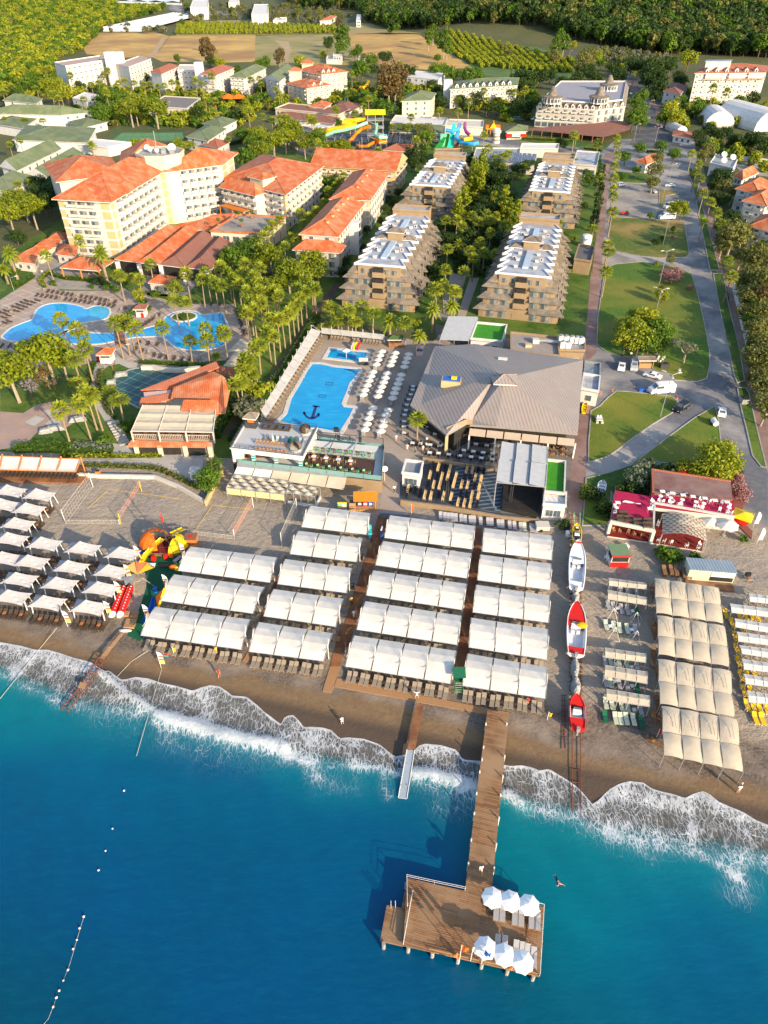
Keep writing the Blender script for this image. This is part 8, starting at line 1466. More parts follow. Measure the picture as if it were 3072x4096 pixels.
g=G('y',685,60,3);b=Bld('small temple-style gate with orange gilded roof among the shops',g,'gate',name='temple_gate');m=MB();[m.box((g.x+a,g.y,ZG+1.5),(.5,1,3),ORTAB)for a in(-3,-1.2,1.2,3)];b.pt(m,'pillar');m=MB();hip(m,xy((g.x-3.6,g.y-1.5),(g.x+3.6,g.y-1.5),(g.x+3.6,g.y+1.5),(g.x-3.6,g.y+1.5)),ZG+3,.4,1.5,ORP,gable=True,soffit=Yp);hip(m,xy((g.x-1.5,g.y-2),(g.x+1.5,g.y-2),(g.x+1.5,g.y+1.2),(g.x-1.5,g.y+1.2)),ZG+3.6,.4,2.6,ORP,gable=True,soffit=Yp);b.pt(m,'roof');m=MB();m.cone((g.x,g.y-1.6,ZG+6),.3,1.3,Yp);b.pt(m,'finial');b.fin()
g=G('y',710,140,2);B=MB();B.tb(Z_('0,0,0 0,0,5 0,0,5 0,0,6.2'),[2.0,1.7,2.3,2.3],Ow,n=14);B.tb([(0,0,6.2),(0,0,7.2)],[1.6,1.5],WPL_,n=12);[B.tb([(0,0,z),(0,0,z+.4)],2.05,BRN,n=14)for z in(1.5,3.2)];o=B.bd('round_tower');o.location=g;tag(o,'small round lighthouse-like tower before the temple gate','tower');Lk('the water slides',G('x',1000,200))
for k,pts,nx,ny,h,lb,nm_ in(('y',Z_('650,300 990,330 1010,260 690,240'),9,5,4.4,'large field of blue solar panels on a low roof between the terraced blocks','solar_array'),('x',Z_('1290,315 1590,330 1600,205 1320,200'),5,6,3.5,'dark steel frame with shading panels behind the slides','steel_frame'),('x',Z_('840,290 1190,310 1200,235 880,230'),5,4,3.5,'left part of the dark steel frame below the slide tower','steel_frame')):
 A,B_,C,D=W(k,pts,h);r=Em(nm_,A,lb,'solar panels'if nx==9 else'steel frame');m=MB();f=lambda s,t:A.lerp(B_,s).lerp(D.lerp(C,s),t)
 if nx==9:
  m2=MB();m2.pr(XY((A,B_,C,D)),ZG,ZG+h-.4,Ow);m2.bd('roof_base',r,A)
  for i in Rg(nx):
   m=MB()
   for j in Rg(ny):a_,c_,d_,e_=f((i+.06)/nx,(j+.1)/ny),f((i+.94)/nx,(j+.1)/ny),f((i+.94)/nx,(j+.8)/ny)+Vz(.8),f((i+.06)/nx,(j+.8)/ny)+Vz(.8);m.face([a_,c_,d_,e_],BLUEP)
   m.bd('panel_row',r,A)
 else:
  for i in Rg(nx+1):m.tb([f(i/nx,0),f(i/nx,1)],.14,Dm if i%2 else Me,n=4)
  for j in Rg(ny+1):m.tb([f(0,j/ny),f(1,j/ny)],.14,Dm,n=4);m.tb([f(0,j/ny)-Vz(h),f(0,j/ny)],.12,Me,n=4);m.tb([f(1,j/ny)-Vz(h),f(1,j/ny)],.12,Me,n=4)
  m.bd('frame',r,A);m=MB();[m.face([f((i+.1)/nx,.05),f((i+.75)/nx,.05),f((i+.75)/nx,.95),f((i+.1)/nx,.95)],Dm)for i in Rg(nx)];m.bd('shading_panel',r,A)
St('slide_plaza',W('x',Z_('440,420 1290,420 1640,330 1640,190 840,220 480,200')),.006,mat('slide_paving',(.13,.13,.14),(.10,.10,.11),.5),'structure')
def X(x,y,h,k='x'):w=Pz(*q(k,x,y),ZG+h);return w
SY,SG,ST=vm('slide_yellow',(.82,.42,.01),rough=.3),vm('slide_mint',(.25,.62,.42),rough=.3),vm('slide_orange',(.75,.22,.01),rough=.3)
g=X(1190,330,0);b=Bld('steel slide tower with yellow roof and long yellow tube slides',g,'water slide',name='water_slide')
for x in(-4,0,4):
 for y in(-3,3):m=MB();m.tb([(g.x+x,g.y+y,ZG),(g.x+x,g.y+y,ZG+15)],.2,Me);b.pt(m,'column')
for z in(5,8.5,12):m=MB();m.box((g.x,g.y,ZG+z),(9,7,.25),Me);[m.tb([(g.x-4,g.y-3.2,ZG+z),(g.x+4,g.y-3.2,ZG+z-3.5)],.12,Me)];b.pt(m,'platform')
m=MB();hip(m,xy((g.x-5,g.y-3.6),(g.x+5,g.y-3.6),(g.x+5,g.y+3.6),(g.x-5,g.y+3.6)),ZG+15,.3,1.5,Yp,gable=True,soffit=Yp);b.pt(m,'roof')
for pts,m_,rr in((Z_('1090,80,12 1000,100,11.5 900,105,11 880,120,10.5 960,130,10 1000,135,9.5 900,165,9 790,180,8 720,200,7 690,225,6'),SY,1.15),(Z_('1110,120,11 1010,160,9.5 900,190,8 790,210,7 720,240,5.5'),SG,.8),(Z_('1140,155,9.5 1060,180,8 1010,220,6.5 970,270,4 920,320,2'),ST,.8),(Z_('690,230,5 560,262,4.5 480,290,4 460,315,3.5 480,330,3'),SY,1.1),(Z_('690,290,3 700,325,2 760,345,1.5'),SY,1.0),(Z_('1200,130,10 1195,200,8.5 1185,235,7.5 1230,262,7 1290,262,6.8 1290,245,6.6 1230,250,6.4'),SG,.75),(Z_('1185,270,6 1230,290,5.6 1290,275,5.3 1290,300,5 1230,312,4.6 1185,300,4.3 1110,345,3.6 1040,345,3.2 1020,335,3'),ST,.75),(Z_('1190,285,5 1240,305,4.6 1292,312,4.3'),SG,.7)):
 m=MB();m.tb([X(*p)for p in pts],rr,m_,n=8);b.pt(m,'chute')
for x,y,h in((725,240,5),(950,200,7),(1060,260,8),(800,260,6.5),(1040,300,5),(1240,330,4)):w=X(x,y,h);m=MB();m.tb([(w.x,w.y,ZG),w],.16,Me);b.pt(m,'column')
b.fin()
g=X(390,175,0,'y');b=Bld('green, teal and blue water slides with purple tube slide near the entrance',g,'water slide',name='water_slide')
TQ,BL2,PUR=vm('slide_teal',(.03,.50,.42),rough=.3),vm('slide_blue',(.05,.35,.72),rough=.3),vm('slide_purple',(.42,.03,.18),rough=.3)
for x0,x1,m_ in((370,412,TQ),(348,368,vm('slide_green',(.02,.35,.08)))):
 m=MB();m.face([X(x0+(18 if m_ is TQ else 0),25 if m_ is TQ else 100,10,'y'),X(x1,25 if m_ is TQ else 100,10,'y'),X(x1-20,205,.6,'y'),X(x0-22,205,.6,'y')],m_);b.pt(m,'chute')
m=MB();m.face([X(320,125,7,'y'),X(345,125,7,'y'),X(300,215,.5,'y'),X(245,215,.5,'y')],vm('slide_green',(.02,.35,.08)));m.box(X(325,150,4,'y'),(4,3,6),vm('mint_house',(.15,.55,.35)));b.pt(m,'chute')
for pts,m_,rr in((Z_('340,75,8 380,82,7.8 430,70,7.5 440,30,8 430,90,6 410,130,5 450,165,3.5 540,180,3 570,170,2.8'),BL2,1.0),(Z_('480,25,9 478,60,8 490,90,7 520,115,6'),PUR,.9),(Z_('520,115,6 530,135,5 480,145,4.5 440,135,4 430,160,3'),Yp,.95),([(430,165,3),(415,195,1)],RED,.8)):
 m=MB();m.tb([X(*p,'y')for p in pts],rr,m_,n=8);b.pt(m,'chute')
for x,y,h in((340,80,7),(400,90,7),(460,90,7),(535,180,3),(480,150,4),(440,120,5)):w=X(x,y,h,'y');m=MB();m.tb([(w.x,w.y,ZG),w],.18,Me);b.pt(m,'column')
b.fin()
pool('blue splash pool at the foot of the small water slides','y',Z_('455,250 560,262 530,310 460,300'),PW,.5,False);pool('round blue pool below the orange hotel','t2',Z_('560,660 590,625 640,605 700,605 770,595 790,620 740,650 700,670 600,670'),PW,1.2)
St('hotel_pool_paving',W('t2',Z_('480,650 600,600 790,585 810,650 700,700 560,690')),.02,PATH,'structure')
pool('long narrow blue pool before the white dormered hotel','t2',Z_('1600,755 1800,757 1800,775 1600,770'),PWD,.8,False)
g=G('t2',712,610,0);slide('yellow and orange slide standing by the round hotel pool',[[g+Vc((2,2,8)),g+Vc((1,0,6)),g+Vc((-2,-1,4)),g+Vc((1,-3,1))],[g+Vc((2,2,5)),g+Vc((-4,1,4)),g+Vc((-5,-2,2))]],[Yp,ORP],1.0)
g=G('t3',430,580,3);slide('orange and white slide beside the turret hotel pool',[[g+Vc((8,3,6)),g+Vc((2,2,5)),g+Vc((-3,0,4)),g+Vc((3,-2,3)),g+Vc((-2,-3,1))]],[ORP],.9)
for i,(k,x,y)in En((('t1',1480,628),('t1',1545,628))):g=G(k,x,y,3);B=MB();B.cone((0,0,2.6),6.5,2.4,ORP,6);B.tb([(0,0,0),(0,0,5)],.15,Me);o=B.bd('orange_tent');o.location=g;tag(o,f'{("left","right")[i]} bright orange tent canopy before the white hotels','tent','orange tent canopies')
St('tennis_court',W('r4',Z_('790,50 1185,48 1195,100 715,108')),.02,mat('court_green',(.12,.26,.12),(.10,.22,.10),.3),'structure')
r=Em('court_fence',G('r4',950,100),'tall mesh fence around the green tennis court','fence');B=MB();w=W('r4',Z_('715,108 1195,100 1185,48 790,50'));
for i in Rg(4):
 for j in Rg(9):p=w[i].lerp(w[(i+1)%4],j/9);B.tb([p,p+Vz(4)],.07,DGRN,n=4)
 for z in(.5,2.2,4):B.tb([w[i]+Vz(z),w[(i+1)%4]+Vz(z)],.04,DGRN,n=3)
B.bd('frame',r,r.location)
for i,(k,pts,h)in En((('t2',Z_('455,385 555,390 560,370'),3.5),('t2',Z_('500,365 555,368 558,345'),6),('t2',Z_('665,390 705,392 708,368'),5),('t2',Z_('415,135 480,130 520,105'),5),('t2',Z_('650,135 678,135 680,95'),7),('t1',Z_('1232,50 1345,50 1350,0'),14),('t2',Z_('-30,95 75,95 80,30'),12),('t2',Z_('110,135 180,135 200,115'),4),('t1',Z_('1480,20 1540,20 1550,-10'),9))):
 Sm(['long low white container by the field track','small cream cabin above the white container','white cube hut right of the field track','white villa with red roof at the forest edge','small white tower house at the dark forest edge','white villa block at the top edge above the greenhouses','large white villa at the top left of the forest','low white house between villa and forest','pale villa at the very top behind the greenhouses'][i],k,pts,h,4 if h>9 else 2 if h>4 else 1,'hip'if i==3 else'flat',Tr if i==3 else Wt,Wt,(3,2)if h>4 else(0,0),False,2)
# people
def person_mesh(pose,shirt,pants,skin=(.55,.32,.22),hair=(.03,.02,.015)):
 J_=dict(pel=(0,0,.95),ch=(0,0,1.25),nk=(0,0,1.48),hd=(0,.01,1.60),ht=(0,0,1.72))
 if pose=='stand':J_.update(ls=(-.18,0,1.42),le=(-.24,.02,1.15),lh=(-.24,.08,.88),rs=(.18,0,1.42),re=(.24,.02,1.15),rh=(.24,.08,.88),lk=(-.11,.02,.50),lf=(-.11,0,.08),lt=(-.11,.16,.03),rk=(.11,.02,.50),rf=(.11,0,.08),rt=(.11,.16,.03))
 elif pose=='walk':J_.update(ls=(-.18,0,1.42),le=(-.24,-.12,1.17),lh=(-.22,-.08,.92),rs=(.18,0,1.42),re=(.24,.12,1.17),rh=(.22,.28,1.0),lk=(-.10,.18,.52),lf=(-.10,.22,.08),lt=(-.10,.38,.05),rk=(.10,-.08,.50),rf=(.10,-.32,.14),rt=(.10,-.22,.03))
 elif pose=='wave':J_.update(ls=(-.18,0,1.42),le=(-.42,0,1.48),lh=(-.62,.02,1.66),rs=(.18,0,1.42),re=(.42,0,1.50),rh=(.60,.02,1.68),lk=(-.14,.04,.50),lf=(-.16,0,.08),lt=(-.16,.16,.03),rk=(.20,.12,.55),rf=(.28,.02,.14),rt=(.28,.18,.08))
 elif pose=='crouch':J_=dict(pel=(0,0,.55),ch=(0,.18,.82),nk=(0,.32,1.0),hd=(0,.38,1.12),ht=(0,.42,1.22),ls=(-.18,.28,.96),le=(-.22,.42,.72),lh=(-.15,.50,.48),rs=(.18,.28,.96),re=(.22,.42,.72),rh=(.15,.50,.48),lk=(-.13,.30,.50),lf=(-.12,.02,.08),lt=(-.12,.18,.03),rk=(.13,.30,.50),rf=(.12,.02,.08),rt=(.12,.18,.03))
 elif pose=='swim':J_=dict(pel=(0,0,0),ch=(0,-.3,.05),nk=(0,-.52,.10),hd=(0,-.64,.12),ht=(0,-.76,.12),ls=(-.2,-.48,.05),le=(-.42,-.50,.0),lh=(-.55,-.28,-.02),rs=(.2,-.48,.05),re=(.42,-.6,.02),rh=(.5,-.85,.02),lk=(-.14,.42,-.02),lf=(-.16,.82,-.04),lt=(-.16,.95,-.02),rk=(.14,.42,.02),rf=(.12,.82,-.0),rt=(.12,.95,.02))
 rad=dict(pel=.15,ch=.155,nk=.062,hd=.10,ht=.085,ls=.07,le=.045,lh=.038,rs=.07,re=.045,rh=.038,lk=.065,lf=.045,lt=.04,rk=.065,rf=.045,rt=.04)
 ns=list(J_);E_=[('pel','ch'),('ch','nk'),('nk','hd'),('hd','ht'),('ch','ls'),('ls','le'),('le','lh'),('ch','rs'),('rs','re'),('re','rh'),('pel','lk'),('lk','lf'),('lf','lt'),('pel','rk'),('rk','rf'),('rf','rt')]
 me=bpy.data.meshes.new('body');me.from_pydata([J_[n]for n in ns],[(ns.index(a),ns.index(c))for a,c in E_],[]);o=bpy.data.objects.new('body',me);COL.objects.link(o)
 md=o.modifiers.new('skin','SKIN');
 if not me.skin_vertices:
  bpy.context.view_layer.update()
 lay=me.skin_vertices[0]if me.skin_vertices else None
 if lay:
  for i,n in En(ns):lay.data[i].radius=(rad[n],rad[n]*(.8 if n in('pel','ch')else 1));lay.data[i].use_root=(n=='pel')
 s2=o.modifiers.new('sub','SUBSURF');s2.levels=s2.render_levels=1
 bpy.context.view_layer.update();ev=o.evaluated_get(bpy.context.evaluated_depsgraph_get());nm=bpy.data.meshes.new_from_object(ev);bpy.data.objects.remove(o)
 ms=[vm('skin_%d'%int(skin[0]*100),skin),vm('cloth_%d_%d_%d'%tuple(int(v*99)for v in shirt),shirt),vm('cloth_%d_%d_%d'%tuple(int(v*99)for v in pants),pants),vm('hair_%d'%int(hair[0]*100),hair)]
 nm.materials.clear();[nm.materials.append(m)for m in ms]
 for p in nm.polygons:
  c=p.center;dd=sorted((((Vc(J_[a])+Vc(J_[b_]))/2-c).length,a,b_)for a,b_ in E_)[0];pr=dd[1:]
  p.material_index=3 if pr==('hd','ht')else 0 if pr[0]in('le','re','lf','rf','nk','hd')else 1 if pr[0]in('ch','ls','rs')or pr==('pel','ch')else 2
  if pr in(('lk','lf'),('rk','rf'))and pants[0]>.4:p.material_index=0
  p.use_smooth=True
 return nm
PM={}
def Pn(loc,pose,shirt,pants,label,rz=0,s=1.0,skin=(.55,.32,.22),hair=(.03,.02,.015)):
 k=(pose,shirt,pants,skin,hair)
 if k not in PM:PM[k]=person_mesh(*k)
 o=bpy.data.objects.new('person',PM[k]);COL.objects.link(o);o.location=loc;o.rotation_euler=(0,0,rz);o.scale=(s,s,s);tag(o,label,'person')
 return o
Wh,Bk,Or,Rd,Nv,Be=(.78,.78,.78),(.02,.02,.025),(.75,.28,.02),(.65,.04,.03),(.02,.03,.10),(.5,.42,.32)
def PP(k,x,y):return P(*q(k,x,y),0)
Pn(J(922,372),'walk',Wh,(.6,.4,.3),'person in a loose white shirt walking along the jetty',3.2,1.05)
w=J(1525,440,0);Pn(Vc((w.x,w.y,.02)),'swim',(.55,.32,.22),Nv,'person swimming breaststroke in dark trunks right of the jetty',.35,.9)
Pn(PP('s2',1040,480)+Vz(.12),'wave',(.55,.68,.82),Wh,'person in pale blue raising both arms on the boardwalk junction',0)
Pn(PP('s2',562,645),'crouch',Wh,Wh,'person in white crouching on the wet sand left of the pier',.4,1.1);Pn(PP('s1',1422,495),'walk',Rd,Rd,'person in red swimwear walking near the waterline',2.4)
Pn(PP('s1',1405,350),'stand',(.8,.5,.05),Or,'person in yellow-orange at the front edge of the seaward left canopy',1.0);Pn(PP('f',902,1005)+Vz(.1),'walk',Or,Bk,'person in orange shirt and black shorts on the main boardwalk',.2,1.1)
Pn(PP('f',917,1092)+Vz(.1),'stand',Wh,(.6,.5,.4),'person in white standing on the main boardwalk below the orange shirt',.4,1.1);Pn(PP('f',1178,275),'walk',Wh,Bk,'person in white top and black trousers walking past the glass deck',2.8,1.05)
Pn(PP('b',1190,1078),'stand',Wh,(.6,.4,.3),'person in white standing on the paving left of the hall tables',0);Pn(PP('b',1262,1138),'stand',Wh,Wh,'person all in white on the paving at the theatre corner',0)
for i,(x,y,s_,p_)in En(((222,1085,Wh,Bk),(178,1125,Be,Bk),(217,1130,Wh,Nv),(190,1155,Wh,Be),(125,1165,(.2,.35,.3),Bk))):Pn(PP('c',x,y),'stand',s_,p_,['person in white shirt and black trousers, farthest of the terrace group','person in beige top among the terrace group','person in white shirt and navy trousers at right of the terrace group','person in white top and beige trousers, nearest of the terrace group','person in green top at the left of the terrace group'][i],i*1.3)
Pn(PP('s3',1460,765),'stand',Wh,(.7,.45,.35),'person in white at the right waterline beside the child',0,1.1);Pn(PP('s3',1480,725),'stand',Be,Be,'child in beige standing behind the person at the right waterline',0,.7)
Pn(PP('g',632,1985),'crouch',Rd,Rd,'person in red crouching at the front of the right canopy block',1.5,1.1);Pn(PP('r4',278,975),'stand',Wh,Nv,'person in dark trousers at the left garden gate path',0,1.1)
Sm('small tan service block with dark flat roof beside the water tank','r6',Z_('460,835 562,850 585,760'),4.2,1,'flat',mat('dark_roof_felt',(.10,.10,.115),(.13,.12,.12),.6),TAN,(0,0),False)
g=P(*q('r6',528,752));r=Em('water_tank',g,'big white cylindrical water tank with blue letters behind the service block','water tank');B=MB();B.tb(Z_('0,0,0 0,0,3.6 0,0,4.0 0,0,4.15'),[1.75,1.75,1.5,.4],Wt,n=20);B.bd('tank',r)
tc_=bpy.data.curves.new('lettering','FONT');tc_.body='BWT';tc_.size=1.0;tc_.extrude=.02;tc_.align_x='CENTER';to=bpy.data.objects.new('lettering',tc_);COL.objects.link(to);to.parent=r;to.location=(-.3,-1.80,2.5);to.rotation_euler=(pi/2,0,0);tc_.materials.append(BLUE);tomesh(to)
# vegetation
LG={'mid':leafmat('leaves_mid',(.13,.225,.015),(.05,.11,.010)),'bright':leafmat('leaves_bright',(.38,.38,.018),(.15,.22,.015)),'dark':leafmat('leaves_dark',(.055,.10,.016),(.024,.055,.010)),'olive':leafmat('leaves_olive',(.20,.20,.045),(.10,.12,.025)),'brown':leafmat('leaves_brown',(.20,.13,.045),(.11,.085,.03)),'pine':leafmat('pine_needles',(.26,.30,.012),(.11,.16,.010)),'palm':leafmat('palm_leaves',(.36,.38,.035),(.13,.20,.018)),'grey':leafmat('leaves_grey',(.19,.20,.12),(.11,.13,.07)),'pink':leafmat('pink_blossom',(.46,.22,.24),(.30,.16,.14)),'lilac':leafmat('lilac_blossom',(.30,.24,.36),(.18,.18,.14)),'dry':leafmat('dry_fronds',(.28,.16,.06),(.18,.10,.04)),'white':leafmat('white_blossom',(.25,.30,.20),(.03,.06,.02))}
TRK=mat('palm_trunk',(.32,.24,.16),(.2,.15,.1),3,world=False);BARK=mat('bark',(.13,.095,.07),(.08,.06,.045),3,world=False);PALEB=mat('pale_bark',(.36,.29,.22),(.24,.19,.14),2,world=False)
def Lv(B,cen,rad,n,s,m,rng,sq=(1,1,.8),shell=.55):
 for _ in Rg(n):
  d=Vc((rng.gauss(0,1),rng.gauss(0,1),rng.gauss(0,1))).normalized();r=rad*(shell+(1-shell)*rng.random());p=Vc(cen)+Vc((d.x*sq[0],d.y*sq[1],d.z*sq[2]))*r
  nn=(d+Vc((rng.uniform(-1,1),rng.uniform(-1,1),rng.uniform(-.4,1.2)))*.8).normalized();a=nn.cross(Vc((rng.random(),rng.random(),.3))).normalized();c=nn.cross(a);w,h=s*rng.uniform(.6,1.2),s*rng.uniform(.5,1.0)
  B.face([p-a*w-c*h*.3,p+c*h,p+a*w-c*h*.2,p-c*h*.9],m)
def tp_(name,seed,R_,H_,n_cl,m,trunk=BARK,per=46,ls=.36,flat_=.75,cone=False,tr=.22,crad=.42,gap=True):
 rng=random.Random(seed);ro=Em(name,(0,0,0));B=MB();top=H_-R_*flat_
 B.tb([(0,0,-.2),(rng.uniform(-.2,.2),rng.uniform(-.2,.2),top*.5),(rng.uniform(-.4,.4),rng.uniform(-.4,.4),top)],[tr*1.3,tr,tr*.7],trunk);cls=[]
 for i in Rg(n_cl):
  for _ in Rg(20):
   if cone:z=rng.random();a=rng.uniform(0,6.283);rr=R_*(1-z)**.7*rng.uniform(.3,1);p=Vc((rr*cos(a),rr*sin(a),H_*.12+z*H_*.84))
   else:
    d=Vc((rng.gauss(0,1),rng.gauss(0,1),rng.gauss(.25,.8))).normalized();rr=R_*rng.uniform(.45,.82);p=Vc((d.x*rr,d.y*rr,top+d.z*rr*flat_))
   if all((p-c).length>R_*crad*.62 for c in cls):break
  cls.append(p)
 for i,p in En(cls):
  if i%2==0 and not cone:B.tb([(0,0,top*.75),p*.55+Vc((0,0,top*.4)),p],[tr*.5,tr*.35,tr*.12],trunk,n=4)
 B.bd('trunk',ro);B=MB()
 for p in cls:Lv(B,p,R_*crad*rng.uniform(.75,1.15),per,ls,m,rng,(1,1,.72))
 B.bd('crown',ro);return ro
TP={}
def TREE(kind,v):
 if(kind,v)in TP:return TP[(kind,v)]
 s=100+v*7+len(kind)
 f={'mid':lambda:tp_('broadleaf_tree',s,4,8,22,LG['mid']),'bright':lambda:tp_('broadleaf_tree',s,4,8,20,LG['bright']),'dark':lambda:tp_('broadleaf_tree',s,4,8,22,LG['dark']),'olive':lambda:tp_('olive_green_tree',s,4,8.5,20,LG['olive'],PALEB),'brown':lambda:tp_('eucalyptus_tree',s,3.6,11,24,LG['brown'],PALEB,flat_=1.25),'pine':lambda:tp_('stone_pine',s,4.2,9,26,LG['pine'],PALEB,flat_=.55,tr=.25),'conifer':lambda:tp_('conifer',s,2.6,12,34,LG['pine'],BARK,per=36,cone=True,crad=.38),'cypress':lambda:tp_('cypress',s,1.0,9,26,LG['dark'],BARK,per=26,ls=.28,cone=True,crad=.7),'tall':lambda:tp_('tall_tree',s,3.4,12,24,LG['mid'],PALEB,flat_=1.5),'bush':lambda:tp_('bush',s,1.2,1.9,9,LG['mid'],per=34,ls=.2,tr=.06,crad=.5),'darkbush':lambda:tp_('bush',s,1.3,2.0,9,LG['dark'],per=34,ls=.2,tr=.06,crad=.5),'brightbush':lambda:tp_('bush',s,1.2,1.9,9,LG['bright'],per=34,ls=.2,tr=.06,crad=.5),'greybush':lambda:tp_('bush',s,1.5,2.6,10,LG['grey'],per=36,ls=.22,tr=.06,crad=.5),'pink':lambda:tp_('flowering_bush',s,2.2,3.2,13,LG['pink'],per=44,ls=.2,tr=.1),'white':lambda:tp_('flowering_bush',s,1.6,2.6,10,LG['white'],per=40,ls=.2,tr=.1),'lilac':lambda:tp_('jacaranda_tree',s,3,6,12,LG['lilac'],per=26,ls=.25,tr=.15)}[kind]
 TP[(kind,v)]=Proto(f());return TP[(kind,v)]
DESC=dict(mid='green broadleaf tree',bright='yellow-green leafy tree',dark='dark green dense tree',olive='olive-green tree',brown='brownish eucalyptus tree',pine='round-crowned pine',conifer='tall yellow-green conifer',cypress='slim dark cypress',tall='tall green tree',bush='green bush',darkbush='dark green bush',brightbush='yellow-green bush',greybush='grey-green bush',pink='pink flowering bush',white='white flowering bush',lilac='lilac flowering tree')
GRP={k:v+'s of the resort and streets'for k,v in DESC.items()};BASE=dict(mid=(4,8),bright=(4,8),dark=(4,8),olive=(4,8.5),brown=(3.6,11),pine=(4.2,9),conifer=(2.6,12),cypress=(1,9),tall=(3.4,12),bush=(1.2,1.9),darkbush=(1.3,2),brightbush=(1.2,1.9),greybush=(1.5,2.6),pink=(2.2,3.2),white=(1.6,2.6),lilac=(3,6))
tn=[0]
def T(kind,k,pts,r,jit=.12):
 """crown centres as seen, crown radius in metres"""
 for p in pts:
  x,y=p[0],p[1];rr=p[2]if len(p)>2 else r;rr*=R.uniform(1-jit,1+jit);b_=BASE[kind];s=rr/b_[0];hh=b_[1]*s;zc=hh*.62
  g=G(k,x,y,zc);tn[0]+=1;o=TREE(kind,tn[0]%3)((g.x,g.y,gz(g.x,g.y)-.05),R.uniform(0,6.28),(s,s,s*R.uniform(.9,1.1)));auto(o,DESC[kind],'bush'if'bush'in DESC[kind]else'tree',GRP[kind])
def fan_palm(seed,H_=8.5):
 rng=random.Random(seed);ro=Em('fan_palm',(0,0,0));B=MB();lean=Vc((rng.uniform(-.35,.35),rng.uniform(-.35,.35),0));B.tb([Vz(-.2),lean*.4+Vc((0,0,H_*.5)),lean+Vz(H_-.2)],[.26,.17,.15],TRK,n=7);B.bd('trunk',ro)
 c=lean+Vz(H_);B=MB()
 def fan(el,az,L,S_,m,droop=.3):
  d=Vc((cos(el)*cos(az),cos(el)*sin(az),sin(el)));side=d.cross(Vz(1));side=side.normalized()if side.length>.1 else Vc((1,0,0));up=side.cross(d);hub=c+d*L*.42;B.face([c,c+side*.05,hub],m)
  pr=None
  for i in Rg(9):
   a=-1.25+2.5*i/8;rr=S_*(1 if i%2==0 else.62);p=hub+d*cos(a)*rr+side*sin(a)*rr+Vc((0,0,-droop*rr*(.35+abs(sin(a))*.5)))+up*(.07 if i%2 else-.03)
   if pr is not None:B.face([hub,pr,p],m)
   pr=p
 for i in Rg(26):t=(i+.5)/26;fan(1.35-1.85*t+rng.uniform(-.1,.1),i*2.4+rng.uniform(-.2,.2),2.3,1.45*rng.uniform(.8,1.15),LG['palm'],.15+.35*t)
 B.bd('crown',ro);B=MB()
 for i in Rg(9):fan(-.9-rng.uniform(0,.5),i*.7,1.0,.7,LG['dry'],.4)
 B.bd('dry_skirt',ro);return ro
def date_palm(seed,H_=6):
 rng=random.Random(seed);ro=Em('date_palm',(0,0,0));B=MB();B.tb([(0,0,-.2),(0,0,H_*.6),(0,0,H_)],[.40,.32,.36],TRK,n=8);B.bd('trunk',ro);B=MB()
 for i in Rg(38):
  t=i/38;el=1.35-1.75*t;az=i*2.4;L=3.1*rng.uniform(.85,1.1);d=Vc((cos(az),sin(az),0));s=Vc((-d.y,d.x,0));pr=None
  for j in Rg(6):
   u=j/5;p=Vz(H_)+d*(cos(el)*L*u*(1-.12*u))+Vc((0,0,sin(el)*L*u-.55*L*u*u*(.5+.5*cos(el))));w=.42*sin(pi*(.12+.85*u))
   cur=(p-s*w-Vc((0,0,w*.5)),p,p+s*w-Vc((0,0,w*.5)))
   if pr:B.face([pr[0],cur[0],cur[1],pr[1]],LG['palm']);B.face([pr[1],cur[1],cur[2],pr[2]],LG['palm'])
   pr=cur
 B.bd('crown',ro);return ro
FPS=[Proto(fan_palm(i+3,8.5))for i in Rg(4)];DPS=[Proto(date_palm(i+20))for i in Rg(2)]
def PALM(k,pts,h=8.5,s=1.0,date=False):
 for i,p in En(pts):
  hh=(p[2]if len(p)>2 else h)*R.uniform(.95,1.05);g=G(k,p[0],p[1],hh);base=6 if date else 8.5;tn[0]+=1;ss=s*R.uniform(.9,1.1)*(1.0)
  o=(DPS[tn[0]%2]if date else FPS[tn[0]%4])((g.x,g.y,gz(g.x,g.y)-.05),R.uniform(0,6.28),(ss,ss,hh/base));auto(o,'wide feathery date palm'if date else'tall fan palm','palm','feathery date palms'if date else'fan palms of the resort')
PALM('a',Z_('385,285 490,350 545,395,7 480,545 545,485 560,765 600,780 520,835 385,880 765,805,6 700,745,5 745,320 790,300 830,310 880,340 1050,340 1130,165,7 1200,175,7 1330,350 1335,430 1220,425,6.5 1450,375 490,690,4 1600,250 1620,190 1590,560 1640,480 1560,700,6 1600,640,6'),9)
PALM('a',[(1400,520,2.5)],2.5,.7,True)
PALM('b',Z_('215,235 265,225 230,110 300,105 350,120 290,55 380,290 420,290 455,285 490,255 520,225 545,190 570,150 600,110 640,85 665,95 360,370 390,400 290,450 240,570 205,600 180,690,7 160,710,7 310,180 420,100 250,640,6 330,60 170,60 420,140'),8.5)
PALM('b',[(75,380)],9);PALM('b',Z_('765,210,7 875,230,7.5 1035,250,7.5 930,300,5 815,290,4.5 965,200,6 1250,310,7 1450,90,8 1500,70,8 1575,110,8 1330,925,6'),7,1.1);PALM('b',Z_('1150,295,6 1340,390,5 1550,195,6 725,330,2.5 1430,220,7'),6,1.0,True)
PALM('r6',Z_('725,80,9 725,125,9 728,190,9 710,260,9 712,330,9 705,400,9 700,445,9 697,540,9 675,740,7 672,790,6 660,910,7.5 1190,180 1235,240 1215,290 1240,330 1260,430 1308,480 1345,545 1370,610 1375,650 1405,840 1430,940 1260,600,6 470,80,6 455,225,4 620,330,9 360,600,5 580,640,5 610,100,6'),8)
